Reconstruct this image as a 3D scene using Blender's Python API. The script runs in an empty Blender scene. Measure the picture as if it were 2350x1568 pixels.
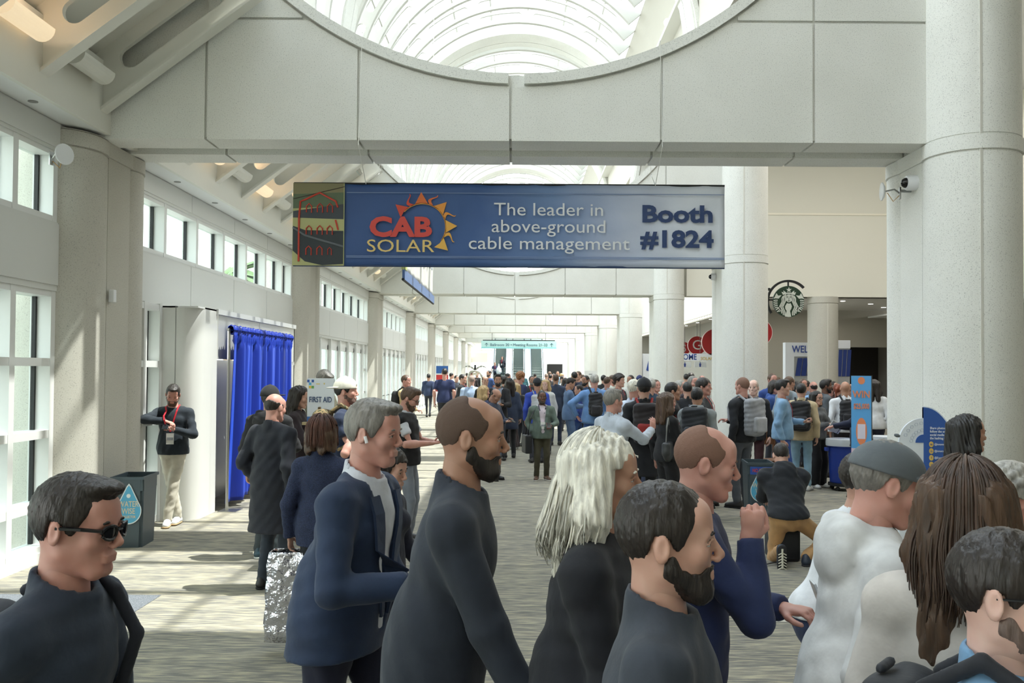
import bpy, bmesh, math, random
import numpy as np
from mathutils import Vector, Matrix, Euler
SC = bpy.context.scene
COL = SC.collection
rad = math.radians

# ---------------------------------------------------------------- camera, sky, sun, exposure
F = 2074.0; CAMZ = 1.92; VX = 1186.0; HZ = 852.0; RL = 0.0064
cam = bpy.data.cameras.new('camera'); cob = bpy.data.objects.new('camera', cam); COL.objects.link(cob)
cam.sensor_width = 36; cam.lens = F / 2350 * 36; cam.clip_start = 0.05; cam.clip_end = 600
PITCH = rad(1.25)
cob.location = (0, 0, CAMZ)
cob.rotation_euler = (Matrix.Rotation(rad(90) + PITCH, 4, 'X') @ Matrix.Rotation(math.atan(RL), 4, 'Z')).to_euler()
cam.shift_y = ((HZ - 784) - F * math.tan(PITCH)) / 2350
cam.shift_x = -(VX - 1175) / 2350
SC.camera = cob
SC.view_settings.view_transform = 'Standard'; SC.view_settings.look = 'None'
SC.view_settings.gamma = 1; SC.view_settings.use_curve_mapping = False
SC.view_settings.exposure = 0.76
w = bpy.data.worlds.new('sky'); SC.world = w; w.use_nodes = True
nt = w.node_tree; nt.nodes.clear()
wo = nt.nodes.new('ShaderNodeOutputWorld'); bg = nt.nodes.new('ShaderNodeBackground')
tc = nt.nodes.new('ShaderNodeTexCoord'); sx = nt.nodes.new('ShaderNodeSeparateXYZ'); cr = nt.nodes.new('ShaderNodeValToRGB')
cr.color_ramp.elements[0].position = 0.0; cr.color_ramp.elements[0].color = (1.0, 0.99, 0.96, 1)
cr.color_ramp.elements[1].position = 0.9; cr.color_ramp.elements[1].color = (0.86, 0.93, 1.0, 1)
nt.links.new(tc.outputs['Generated'], sx.inputs[0]); nt.links.new(sx.outputs[2], cr.inputs[0])
nt.links.new(cr.outputs[0], bg.inputs[0]); nt.links.new(bg.outputs[0], wo.inputs[0])
bg.inputs[1].default_value = 3.2
sun = bpy.data.lights.new('sun', 'SUN'); sun.energy = 6.0; sun.angle = rad(0.6); sun.color = (1.0, 0.95, 0.86)
so = bpy.data.objects.new('sun', sun); COL.objects.link(so)
so.rotation_euler = Vector((-0.405, 0.0, -1.0)).to_track_quat('-Z', 'Y').to_euler(); so.location = (6, 10, 25)

def area(name, loc, rot, sx_, sy_, e, col=(1, 1, 1)):
    l = bpy.data.lights.new(name, 'AREA'); l.shape = 'RECTANGLE'; l.size = sx_; l.size_y = sy_; l.energy = e; l.color = col
    o = bpy.data.objects.new(name, l); COL.objects.link(o); o.location = loc; o.rotation_euler = rot
    return o

def W(px, py, Y):
    """world point at depth Y that the photograph shows at pixel (px, py)"""
    x = px - VX; y = py - HZ
    return Vector(((x + RL * y) / F * Y, Y, CAMZ - (y - RL * x) / F * Y))

# ---------------------------------------------------------------- materials
def lin(c):
    c = [v / 255.0 if max(c) > 1 else v for v in c]
    return tuple((v / 12.92 if v <= 0.04045 else ((v + 0.055) / 1.055) ** 2.4) for v in c) + (1.0,)
MC = {}
def mat(kind, col=(200, 200, 200), **k):
    key = (kind, tuple(col), tuple(sorted(k.items())))
    if key in MC: return MC[key]
    m = bpy.data.materials.new(kind); m.use_nodes = True; nt = m.node_tree; N = nt.nodes; L = nt.links
    b = N['Principled BSDF']; out = N['Material Output']; c = lin(col)
    b.inputs['Base Color'].default_value = c; b.inputs['Roughness'].default_value = k.get('rough', 0.6)
    m.diffuse_color = c
    def tex(scale, detail=3, stretch=None, kind_='ShaderNodeTexNoise', coord='Object'):
        t = N.new(kind_); t.inputs['Scale'].default_value = scale
        if 'Detail' in t.inputs: t.inputs['Detail'].default_value = detail
        tcn = N.new('ShaderNodeTexCoord'); mp = N.new('ShaderNodeMapping')
        L.new(tcn.outputs[coord], mp.inputs[0]); L.new(mp.outputs[0], t.inputs['Vector'])
        if stretch: mp.inputs['Scale'].default_value = stretch
        return t
    def ramp(src, stops, mode='LINEAR'):
        r = N.new('ShaderNodeValToRGB'); L.new(src, r.inputs[0]); r.color_ramp.interpolation = mode
        e = r.color_ramp.elements
        e[0].position, e[0].color = stops[0]; e[1].position, e[1].color = stops[-1]
        for p, cc in stops[1:-1]:
            q = e.new(p); q.color = cc
        return r
    def bump(src, s, d=0.01):
        bn = N.new('ShaderNodeBump'); bn.inputs['Strength'].default_value = s; bn.inputs['Distance'].default_value = d
        L.new(src, bn.inputs['Height']); L.new(bn.outputs[0], b.inputs['Normal'])
    def sc(f): return (c[0] * f, c[1] * f, c[2] * f, 1)
    if kind == 'precast':
        t = tex(100, 2); r = ramp(t.outputs[0], [(0.30, sc(0.62)), (0.41, sc(0.97)), (0.62, sc(1.02)), (0.75, sc(0.93))])
        t2 = tex(1.3, 4); mx = N.new('ShaderNodeMix'); mx.data_type = 'RGBA'; mx.blend_type = 'MULTIPLY'; mx.inputs[0].default_value = 1
        r2 = ramp(t2.outputs[0], [(0.3, (0.94, 0.94, 0.93, 1)), (0.7, (1.02, 1.02, 1.02, 1))])
        L.new(r.outputs[0], mx.inputs[6]); L.new(r2.outputs[0], mx.inputs[7]); L.new(mx.outputs[2], b.inputs['Base Color'])
        b.inputs['Roughness'].default_value = 0.8; bump(t.outputs[0], 0.12, 0.003)
    elif kind == 'cloth':
        t = tex(k.get('fold', 9), 4); r = ramp(t.outputs[0], [(0.3, sc(0.82)), (0.7, sc(1.12))]); L.new(r.outputs[0], b.inputs['Base Color'])
        b.inputs['Roughness'].default_value = k.get('rough', 0.85); bump(t.outputs[0], k.get('bs', 0.35), 0.02)
        b.inputs['Sheen Weight'].default_value = 0.08
    elif kind == 'knit':
        t = tex(120, 1, (1, 1, 2.5)); r = ramp(t.outputs[0], [(0.35, sc(0.6)), (0.65, sc(1.6))]); L.new(r.outputs[0], b.inputs['Base Color'])
        b.inputs['Roughness'].default_value = 0.9; bump(t.outputs[0], 0.4, 0.004)
    elif kind == 'skin':
        t = tex(14, 4); r = ramp(t.outputs[0], [(0.3, (c[0] * 0.97, c[1] * 0.86, c[2] * 0.83, 1)), (0.7, sc(1.05))]); L.new(r.outputs[0], b.inputs['Base Color'])
        b.inputs['Roughness'].default_value = 0.5; b.inputs['Subsurface Weight'].default_value = 0.12
        b.inputs['Subsurface Radius'].default_value = (0.02, 0.008, 0.004); b.inputs['Subsurface Scale'].default_value = 0.4
    elif kind == 'hair':
        t = tex(55, 3, (1, 1, 0.16)); r = ramp(t.outputs[0], [(0.32, sc(0.62)), (0.68, sc(1.25))]); L.new(r.outputs[0], b.inputs['Base Color'])
        b.inputs['Roughness'].default_value = k.get('rough', 0.5); bump(t.outputs[0], k.get('bs', 0.6), 0.008)
    elif kind == 'camo':
        t = tex(14, 2); r = ramp(t.outputs[0], [(0.40, sc(1)), (0.47, lin((92, 80, 58))), (0.53, lin((138, 120, 88))), (0.6, lin((70, 72, 50)))], 'CONSTANT')
        L.new(r.outputs[0], b.inputs['Base Color']); b.inputs['Roughness'].default_value = 0.9
    elif kind == 'carpet':
        a = tex(1.0, 5, (0.9, 7.0, 1)); a2 = tex(1.0, 6, (5, 48, 1)); a3 = tex(260, 1)
        r = ramp(a.outputs[0], [(0.36, lin((104, 102, 97))), (0.5, lin((130, 127, 119))), (0.62, lin((168, 160, 140)))])
        r2 = ramp(a2.outputs[0], [(0.36, lin((98, 96, 93))), (0.5, lin((138, 135, 126))), (0.62, lin((192, 182, 152)))])
        mx = N.new('ShaderNodeMix'); mx.data_type = 'RGBA'; mx.inputs[0].default_value = 0.62
        L.new(r.outputs[0], mx.inputs[6]); L.new(r2.outputs[0], mx.inputs[7])
        m2 = N.new('ShaderNodeMix'); m2.data_type = 'RGBA'; m2.blend_type = 'MULTIPLY'; m2.inputs[0].default_value = 0.5
        r3 = ramp(a3.outputs[0], [(0.3, (0.6, 0.6, 0.6, 1)), (0.7, (1.25, 1.25, 1.25, 1))])
        L.new(mx.outputs[2], m2.inputs[6]); L.new(r3.outputs[0], m2.inputs[7]); L.new(m2.outputs[2], b.inputs['Base Color'])
        b.inputs['Roughness'].default_value = 0.95; bump(a3.outputs[0], 0.3, 0.004)
    elif kind == 'speckle':
        t = tex(160, 2); r = ramp(t.outputs[0], [(0.35, sc(0.5)), (0.65, sc(1.4))]); L.new(r.outputs[0], b.inputs['Base Color']); b.inputs['Roughness'].default_value = 0.95
    elif kind == 'glass':
        N.remove(b); tr = N.new('ShaderNodeBsdfTransparent'); gl = N.new('ShaderNodeBsdfGlossy'); mx = N.new('ShaderNodeMixShader')
        tr.inputs[0].default_value = c; gl.inputs['Roughness'].default_value = 0.03
        mx.inputs[0].default_value = k.get('f', 0.07)
        L.new(tr.outputs[0], mx.inputs[1]); L.new(gl.outputs[0], mx.inputs[2]); L.new(mx.outputs[0], out.inputs[0])
    elif kind == 'metal':
        b.inputs['Metallic'].default_value = k.get('m', 1.0); b.inputs['Roughness'].default_value = k.get('rough', 0.3)
        if k.get('brush'):
            t = tex(30, 2, (1, 1, 30)); bump(t.outputs[0], 0.05, 0.002)
    elif kind == 'foil':
        b.inputs['Metallic'].default_value = 0.9; b.inputs['Roughness'].default_value = 0.18
        t = tex(11, 3); bump(t.outputs[0], 1.0, 0.05)
    elif kind == 'velvet':
        b.inputs['Roughness'].default_value = 0.38; b.inputs['Specular IOR Level'].default_value = 0.35
        b.inputs['Sheen Weight'].default_value = 0.5; b.inputs['Sheen Tint'].default_value = lin((60, 110, 255)); t = tex(60, 3, (1, 1, 0.1)); bump(t.outputs[0], 0.25, 0.006)
    elif kind == 'emit':
        b.inputs['Emission Color'].default_value = c; b.inputs['Emission Strength'].default_value = k.get('e', 2.0)
    elif kind == 'banner':
        # printed banner cloth: blue fading to pale grey on the right, brightened for backlight
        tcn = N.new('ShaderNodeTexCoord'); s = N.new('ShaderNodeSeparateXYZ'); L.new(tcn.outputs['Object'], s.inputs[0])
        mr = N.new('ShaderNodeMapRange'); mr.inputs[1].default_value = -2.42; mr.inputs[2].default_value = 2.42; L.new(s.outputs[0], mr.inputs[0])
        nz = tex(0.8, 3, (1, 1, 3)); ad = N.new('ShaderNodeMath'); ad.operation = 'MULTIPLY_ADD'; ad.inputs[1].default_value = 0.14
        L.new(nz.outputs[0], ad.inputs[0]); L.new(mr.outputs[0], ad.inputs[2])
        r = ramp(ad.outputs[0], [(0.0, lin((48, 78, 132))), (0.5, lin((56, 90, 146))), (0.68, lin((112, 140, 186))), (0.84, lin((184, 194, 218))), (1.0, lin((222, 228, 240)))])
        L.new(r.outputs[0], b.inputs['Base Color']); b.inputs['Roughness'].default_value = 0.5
        t = tex(3.2, 3, (1, 1, 1)); bump(t.outputs[0], 0.35, 0.03)
    else:
        if k.get('emit'):
            b.inputs['Emission Color'].default_value = c; b.inputs['Emission Strength'].default_value = k['emit']
        if k.get('bump'):
            t = tex(k['bump'], 3); bump(t.outputs[0], 0.2, 0.01)
        if k.get('metal'): b.inputs['Metallic'].default_value = k['metal']
    MC[key] = m; return m

CONC = mat('precast', (226, 226, 220)); CONC_SHADED = mat('precast', (194, 191, 181))  # second precast is a darker copy: shade on the left columns put into colour
WHITE = mat('white_paint', (226, 227, 225), rough=0.45); WALL = mat('wall_paint', (212, 213, 209), rough=0.5)
STEELW = mat('white_steel', (222, 221, 212), rough=0.45); RIBM = mat('rib_paint', (178, 177, 169), rough=0.5); BEIGE = mat('beige_wall', (226, 223, 211), rough=0.8)
BLACKM = mat('black_gasket', (22, 24, 26), rough=0.5); GLASS = mat('glass', (232, 240, 238)); GLASSV = mat('glass', (246, 250, 252), f=0.04)

# ---------------------------------------------------------------- mesh helpers
class MB:
    def __init__(s): s.v = []; s.f = []; s.m = []; s.cur = 0
    def add(s, vs, fs):
        o = len(s.v); s.v += [tuple(v) for v in vs]; s.f += [tuple(i + o for i in f) for f in fs]; s.m += [s.cur] * len(fs)
    def box(s, a, b):
        x0, y0, z0 = a; x1, y1, z1 = b
        s.add([(x0, y0, z0), (x1, y0, z0), (x1, y1, z0), (x0, y1, z0), (x0, y0, z1), (x1, y0, z1), (x1, y1, z1), (x0, y1, z1)],
              [(0, 3, 2, 1), (4, 5, 6, 7), (0, 1, 5, 4), (1, 2, 6, 5), (2, 3, 7, 6), (3, 0, 4, 7)])
    def tube(s, pts, r, n=8, flat=None):
        pts = [Vector(p) for p in pts]; rs = r if isinstance(r, (list, tuple)) else [r] * len(pts); vs = []; fs = []
        up = Vector((0, 0, 1))
        for i, p in enumerate(pts):
            d = (pts[min(i + 1, len(pts) - 1)] - pts[max(i - 1, 0)]).normalized()
            u = d.cross(up) if abs(d.z) < 0.97 else d.cross(Vector((0, 1, 0)))
            u.normalize(); q = u.cross(d)
            for j in range(n):
                a = 2 * math.pi * j / n
                vs.append(p + u * math.cos(a) * rs[i] + q * math.sin(a) * rs[i] * (flat or 1))
        for i in range(len(pts) - 1):
            for j in range(n):
                k = (j + 1) % n; fs.append((i * n + j, i * n + k, (i + 1) * n + k, (i + 1) * n + j))
        fs.append(tuple(range(n))[::-1]); fs.append(tuple((len(pts) - 1) * n + j for j in range(n)))
        s.add(vs, fs)
    def lathe(s, prof, n=24, c=(0, 0, 0)):
        vs = []; fs = []
        for r, z in prof:
            for j in range(n):
                a = 2 * math.pi * j / n; vs.append((c[0] + r * math.cos(a), c[1] + r * math.sin(a), c[2] + z))
        for i in range(len(prof) - 1):
            for j in range(n):
                k = (j + 1) % n; fs.append((i * n + j, i * n + k, (i + 1) * n + k, (i + 1) * n + j))
        fs.append(tuple(range(n))[::-1]); fs.append(tuple((len(prof) - 1) * n + j for j in range(n)))
        s.add(vs, fs)
    def strip(s, cols, y0, y1, mp=None):
        """cols: (u, lo, hi) samples of a plate, thick from y0 to y1; mp maps (u, v) to (x, z)"""
        mp = mp or (lambda u, v: (u, v)); vs = []; fs = []
        for u, lo, hi in cols:
            for v, y in ((lo, y0), (hi, y0), (lo, y1), (hi, y1)):
                x, z = mp(u, v); vs.append((x, y, z))
        for i in range(len(cols) - 1):
            a = 4 * i; b = a + 4
            fs += [(a, b, b + 1, a + 1), (a + 2, a + 3, b + 3, b + 2), (a + 1, b + 1, b + 3, a + 3), (a, a + 2, b + 2, b)]
        fs += [(0, 1, 3, 2)]; e = 4 * (len(cols) - 1); fs += [(e, e + 2, e + 3, e + 1)]
        s.add(vs, fs)
    def prism(s, poly, y0, y1):
        """convex or simple polygon in x,z extruded along y"""
        n = len(poly); vs = [(x, y0, z) for x, z in poly] + [(x, y1, z) for x, z in poly]
        fs = [tuple(range(n)), tuple(range(n, 2 * n))[::-1]] + [(i, n + i, n + (i + 1) % n, (i + 1) % n) for i in range(n)]
        s.add(vs, fs)
    def mesh(s, name, mats, smooth=False):
        me = bpy.data.meshes.new(name); me.from_pydata(s.v, [], s.f)
        for m in (mats if isinstance(mats, (list, tuple)) else [mats]): me.materials.append(m)
        if s.cur: me.polygons.foreach_set('material_index', s.m)
        if smooth:
            me.polygons.foreach_set('use_smooth', [True] * len(me.polygons))
        bm = bmesh.new(); bm.from_mesh(me); bmesh.ops.recalc_face_normals(bm, faces=bm.faces)
        if smooth == 'auto':
            for e in bm.edges:
                if len(e.link_faces) == 2 and e.calc_face_angle(0) > 0.6: e.smooth = False
        bm.to_mesh(me); bm.free(); me.update(); return me
    def obj(s, name, mats, parent=None, smooth=False, loc=None):
        o = bpy.data.objects.new(name, s.mesh(name, mats, smooth)); COL.objects.link(o)
        if parent: o.parent = parent
        if loc: o.location = loc
        return o
def inst(name, me, parent=None, loc=(0, 0, 0), rot=None):
    o = bpy.data.objects.new(name, me); COL.objects.link(o); o.location = loc
    if parent: o.parent = parent
    if rot: o.rotation_euler = rot
    return o
def tag(o, label=None, cat=None, group=None, kind=None):
    if label: o['label'] = label
    if cat: o['category'] = cat
    if group: o['group'] = group
    if kind: o['kind'] = kind
    return o
def empty(name, loc=(0, 0, 0), rz=0.0):
    o = bpy.data.objects.new(name, None); COL.objects.link(o); o.location = loc; o.rotation_euler = (0, 0, rz); o.empty_display_size = 0.1
    return o
def boxobj(name, a, b, m, parent=None, bevel=0):
    mb = MB(); mb.box(a, b); o = mb.obj(name, m, parent)
    if bevel:
        bm = bmesh.new(); bm.from_mesh(o.data); bmesh.ops.bevel(bm, geom=bm.edges[:], offset=bevel, segments=2, affect='EDGES', profile=0.5)
        bm.to_mesh(o.data); bm.free()
    return o
ORD = 'first second third fourth fifth sixth seventh eighth ninth tenth eleventh twelfth thirteenth fourteenth fifteenth sixteenth seventeenth eighteenth nineteenth twentieth'.split()
ORD += ['twenty-' + o for o in ORD[:9]] + ['thirtieth'] + ['thirty-' + o for o in ORD[:9]]
def text(body, size, m, parent, loc, rot=(rad(90), 0, 0), bold=0.0, xs=1.0, ext=0.004, align='CENTER', name='lettering', sp=1.0, shear=0):
    cu = bpy.data.curves.new(name, 'FONT'); cu.body = body; cu.size = size; cu.align_x = align; cu.align_y = 'CENTER'
    cu.extrude = ext; cu.offset = bold * 0.42; cu.resolution_u = 3; cu.space_character = sp; cu.space_line = 0.8; cu.shear = shear
    t = bpy.data.objects.new(name, cu); COL.objects.link(t)
    dg = bpy.context.evaluated_depsgraph_get(); me = bpy.data.meshes.new_from_object(t.evaluated_get(dg)); bpy.data.objects.remove(t)
    me.name = name; me.materials.clear(); me.materials.append(m)
    o = bpy.data.objects.new(name, me); COL.objects.link(o); o.parent = parent; o.location = loc; o.rotation_euler = rot; o.scale = (xs, 1, 1)
    return o
# ================================================================ the hall
S = 9.6; NF = 8; XL = -4.68; ZB = CAMZ + 531 / 216.0; RC = 3.83; ZC = 8.92; ZT = 13.6; MOD = S / 8
YEND = 96.0; YBACK = -7.0
# floor
mb = MB(); mb.box((-4.75, YBACK, -0.12), (16, YEND + 12, 0)); floor = mb.obj('floor', mat('carpet')); tag(floor, kind='structure')
mb = MB(); mb.box((-4.75, YBACK, 0.0), (-3.0, 7.7, 0.004)); tag(mb.obj('floor', mat('speckle', (108, 112, 118))), kind='structure')

# ---- portal frames
def circ(x, r): return ZC - math.sqrt(max(r * r - x * x, 0))
fr = {}
def cols_lower(x0, x1, z0, z1, r, n=14):
    out = []
    for i in range(n + 1):
        x = x0 + (x1 - x0) * i / n
        hi = z1 if abs(x) >= r else min(z1, circ(x, r))
        out.append((x, z0, hi))
    return out
def frame_back(y0, y1, zb, name):
    mb = MB(); n = 40
    mb.strip([(-RC + 2 * RC * i / n, zb, circ(-RC + 2 * RC * i / n, RC)) for i in range(n + 1)], y0, y1)
    mb.strip([(-RC + 2 * RC * i / n, 2 * ZC - circ(-RC + 2 * RC * i / n, RC), ZT) for i in range(n + 1)], y0, y1)
    mb.box((-4.9, y0, zb), (-RC, y1, 6.6)); mb.box((-4.3, y0, 6.6), (-RC, y1, ZT)); mb.box((RC, y0, zb), (4.9, y1, ZT))
    return mb.mesh(name, CONC)
core = MB()
me_front = frame_back(0.03, 0.42, ZB + 0.03, 'frame_core'); me_mid = frame_back(0.42, 0.70, ZB + 0.10, 'frame_core'); me_rear = frame_back(0.73, 1.13, ZB + 0.03, 'frame_core')
XJ = [-4.9, -3.34, -1.71, -0.083, 1.53, 3.16, 4.42]; ZJ = [ZB, 5.68, 7.35, 9.0]
panels = []
G = 0.014
for i in range(6):
    for j in range(3):
        x0, x1, z0, z1 = XJ[i] + G, XJ[i + 1] - G, ZJ[j] + (G if j else 0), ZJ[j + 1] - G
        rr = RC + 0.13
        c = [q for q in cols_lower(x0, x1, z0, z1, rr, 24) if q[2] > q[1] + 0.01]
        if len(c) < 2: continue
        if i == 0 and j > 0: continue
        mb = MB(); mb.strip(c, 0.0, 0.42)
        panels.append((mb.mesh('panel', CONC), j))
def ring(r0, r1, a0, a1, y0, y1, m, n=48, name='arch_trim'):
    mb = MB(); mb.strip([(a0 + (a1 - a0) * i / n, r0, r1) for i in range(n + 1)], y0, y1, lambda u, v: (v * math.cos(u), ZC + v * math.sin(u)))
    return mb.mesh(name, m)
trims = [ring(RC - 0.004, RC + 0.105, rad(270.9), rad(360), -0.035, 0.3, CONC), ring(RC - 0.004, RC + 0.105, rad(180), rad(268.4), -0.035, 0.3, CONC), ring(RC - 0.004, RC + 0.105, 0, rad(180), -0.035, 0.3, CONC)]
for n in range(1, NF + 1):
    e = empty('portal_beam', (0, S * n, 0))
    tag(e, f'{ORD[n-1]} speckled precast portal beam with circular opening, counted from the camera', 'beam', 'portal beams across the hall')
    for me in (me_front, me_mid, me_rear): inst('frame_core', me, e)
    for me, j in panels:
        inst('panel', me, e)
        if j == 0: inst('panel', me, e, (0, 0.70, 0))
    for me in trims: inst('arch_trim', me, e)

# ---- columns
def column_mesh(zt, r=0.48, joint=True, side=1):
    out = []
    mb = MB(); n = 40; prof = [(r, 0), (r, ZB - 0.18), (r - 0.012, ZB - 0.175), (r - 0.012, ZB - 0.165), (r + 0.012, ZB - 0.16), (r + 0.012, ZB - 0.012), (r - 0.012, ZB - 0.008), (r - 0.012, ZB + 0.004), (r, ZB + 0.008), (r, zt)]
    mb.lathe(prof, n); out.append(('shaft', mb.mesh('shaft', CONC if side > 0 else CONC_SHADED, 'auto')))
    mb = MB(); mb.lathe(prof, n, (0, 0.95, 0)); out.append(('shaft', mb.mesh('shaft', CONC if side > 0 else CONC_SHADED, 'auto')))
    mb = MB(); mb.box((-0.44, 0.2, 0), (0.44, 0.75, ZB - 0.12)); mb.box((-0.39, 0.0, 0), (0.39, 0.95, ZB - 0.1)); mb.box((-0.46, -0.05, ZB - 0.16), (0.46, 1.0, ZB if side > 0 else ZB)); out.append(('pier', mb.mesh('pier', CONC if side > 0 else CONC_SHADED)))
    # pale sealed joint running up the shaft
    mb = MB(); a = rad(-106) if side > 0 else rad(-20)
    if side > 0:
        mb.box((r * math.cos(a) - 0.012, r * math.sin(a) - 0.006, 0), (r * math.cos(a) + 0.012, r * math.sin(a) + 0.03, zt)); out.append(('joint_strip', mb.mesh('joint_strip', mat('sealant', (214, 212, 203)))))
    return out
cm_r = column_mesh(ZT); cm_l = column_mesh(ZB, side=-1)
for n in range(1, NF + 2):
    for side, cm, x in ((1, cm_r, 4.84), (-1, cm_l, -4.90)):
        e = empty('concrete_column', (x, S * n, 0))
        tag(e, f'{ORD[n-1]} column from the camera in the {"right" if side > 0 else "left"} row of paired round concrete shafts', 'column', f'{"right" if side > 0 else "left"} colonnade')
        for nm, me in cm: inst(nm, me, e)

# ---- left wall: solid bands + window bays
wallL = boxobj('wall_left', (XL - 0.25, YBACK, 2.70), (XL, YEND, 3.40), WALL); tag(wallL, kind='structure')
boxobj('fascia_band', (XL - 0.25, YBACK, 4.12), (XL - 0.0, YEND, 5.2), WALL, wallL)
boxobj('fascia_band', (XL - 0.25, YBACK, 0), (XL, YEND, 0.10), WHITE, wallL)
for n in range(-1, NF + 1):
    y0 = S * n + 1.35; y1 = S * (n + 1) - 0.42
    # panel joints in the solid band (raised metal panels)
    for k in range(4):
        a = y0 + (y1 - y0) * k / 4 + 0.008; b = y0 + (y1 - y0) * (k + 1) / 4 - 0.008
        boxobj('panel', (XL, a, 2.76), (XL + 0.012, b, 3.385), WALL, wallL)
        if n < 4: boxobj('panel', (XL, a, 4.155), (XL + 0.012, b, 4.40), WALL, wallL)
def window_frame(y0, y1, z0, z1, posts, rails, nm, glass=True, pw=0.09):
    """posts and rails of one glazed bay with a pane object per opening"""
    w_ = empty(nm, (XL, y0, 0)); tag(w_, kind='structure')
    d0, d1 = -0.22, -0.01
    for p in posts:
        boxobj('mullion', (d0, p - y0 - pw / 2, z0), (d1, p - y0 + pw / 2, z1), WHITE, w_)
    for i in range(len(posts) - 1):
        a = posts[i] - y0 + pw / 2; b = posts[i + 1] - y0 - pw / 2
        for r in rails:
            boxobj('rail', (d0, a, r - 0.04), (d1 - 0.005, b, r + 0.04), WHITE, w_)
        for j in range(len(rails) - 1):
            if glass: boxobj('pane', (-0.175, a, rails[j] + 0.04), (-0.165, b, rails[j + 1] - 0.04), GLASS, w_)
            boxobj('gasket', (-0.19, b - 0.03, rails[j] + 0.04), (-0.15, b, rails[j + 1] - 0.04), BLACKM, w_)
    return w_
wn = 1
for n in range(-1, NF + 1):
    y0 = S * n + 1.38; y1 = S * (n + 1) - 0.42
    posts = [S * n + MOD * k for k in range(1, 8)]; posts[0] = y0 + 0.05; posts.append(y1 - 0.05)
    window_frame(y0, y1, 3.40, 4.14, posts, [3.42, 4.11], f'window_{wn}'); wn += 1
    if n == 1:
        (window_frame(10.3, 11.5, 0.0, 2.74, [10.35, 10.95, 11.42], [0.05, 0.55, 1.26, 1.98, 2.69], f'window_{wn}').location.__setitem__(0, -4.49)); wn += 1
        tag(boxobj('wall_left', (XL - 0.25, 16.45, 0), (XL, 18.8, 2.72), WALL), kind='structure')
    elif n < 2:
        window_frame(y0, y1, 0.08, 2.72, posts[::2] + [posts[-1]] if n != 0 else [posts[0], posts[2], posts[4], posts[6], posts[7]], [0.12, 0.55, 1.26, 1.98, 2.68], f'window_{wn}'); wn += 1
    else:
        # row of glazed doors
        dd = empty(f'door_{n-1}', (XL, y0, 0)); tag(dd, kind='structure')
        for k in range(len(posts)):
            p = posts[k] - y0; boxobj('door_jamb', (-0.22, p - 0.05, 0), (0.0, p + 0.05, 2.72), WHITE, dd)
            if k == len(posts) - 1: break
            a = p + 0.05; b = posts[k + 1] - y0 - 0.05
            last = k == len(posts) - 2
            lf = MB(); st = 0.10 if not last else 0.03
            lf.box((-0.12, a, 0.05), (-0.07, a + st, 2.55)); lf.box((-0.12, b - st, 0.05), (-0.07, b, 2.55)); lf.box((-0.12, a, 2.43), (-0.07, b, 2.70)); lf.box((-0.12, a, 0.02), (-0.07, b, 0.22))
            if last: lf.box((-0.12, a, 1.2), (-0.07, b, 1.27)); lf.box((-0.12, a, 1.9), (-0.07, b, 1.97))
            leaf = lf.obj('door_leaf', WHITE, dd)
            boxobj('pane', (-0.1, a + st, 0.22), (-0.092, b - st, 2.43), GLASS, leaf)
            if not last:
                hb = MB(); hb.tube([(-0.03, a + 0.1, 1.02), (-0.03, b - 0.1, 1.02)], 0.014, 6); hb.box((-0.07, a + 0.1, 1.0), (-0.03, a + 0.13, 1.04)); hb.box((-0.07, b - 0.13, 1.0), (-0.03, b - 0.1, 1.04)); hb.obj('push_bar', mat('metal', (70, 72, 74)), leaf)

# ---- left soffit, fascia, rafters, lamps
AL = rad(37); XF = -4.4; ZF = 4.61; LR = 2.12; DR = 0.5
def raf(u, v): return (XF + u * math.cos(AL) - v * math.sin(AL), ZF + u * math.sin(AL) + v * math.cos(AL))
mb = MB()
sl0, sl1, v0, v1 = 0.5, 1.8, 0.15, 0.37; rr = (v1 - v0) / 2
us = [-0.05, 0.2, 0.4]; mb.strip([(0.0, 0, DR), (sl0, 0, DR)], -0.03, 0.03, raf); mb.strip([(sl1, 0, DR), (LR, 0, DR)], -0.03, 0.03, raf)
def slot(u):
    if u < sl0 + rr: h = math.sqrt(max(rr * rr - (sl0 + rr - u) ** 2, 0))
    elif u > sl1 - rr: h = math.sqrt(max(rr * rr - (u - sl1 + rr) ** 2, 0))
    else: h = rr
    return h
uu = [sl0 + rr * (1 - math.cos(rad(a))) for a in range(0, 91, 15)] + [sl1 - rr * (1 - math.cos(rad(a))) for a in range(90, -1, -15)]
vm = (v0 + v1) / 2
mb.strip([(u, 0, vm - slot(u)) for u in uu], -0.03, 0.03, raf); mb.strip([(u, vm + slot(u), DR) for u in uu], -0.03, 0.03, raf)
mb.strip([(0.0, -0.03, 0.0), (LR, -0.03, 0.0)], -0.08, 0.08, raf)
tri = MB(); tri.box((XF - 0.05, -0.03, ZF - 0.02), (XF + 0.02, 0.03, ZF + 0.6))
RAFT = mb.mesh('rafter', STEELW)
mb = MB()
mb.strip([(-math.pi * i / 12, 0.105, 0.115) for i in range(13)], 0, 0.62, lambda u, v: (v * math.cos(u), v * math.sin(u)))
mb.strip([(-math.pi * i / 12, 0, 0.115) for i in range(13)], -0.012, 0.0, lambda u, v: (v * math.cos(u), v * math.sin(u)))
mb.strip([(-math.pi * i / 12, 0, 0.115) for i in range(13)], 0.62, 0.632, lambda u, v: (v * math.cos(u), v * math.sin(u)))
SHADE = mb.mesh('lamp_shade', STEELW); SHADEL = SHADE.copy(); SHADEL.materials.clear(); SHADEL.materials.append(mat('lit_lampshade', (250, 226, 190), emit=0.35))
ceilL = boxobj('ceiling', (XL - 0.02, YBACK, 4.415), (XF, YEND, 4.47), WHITE); tag(ceilL, kind='structure')
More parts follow.
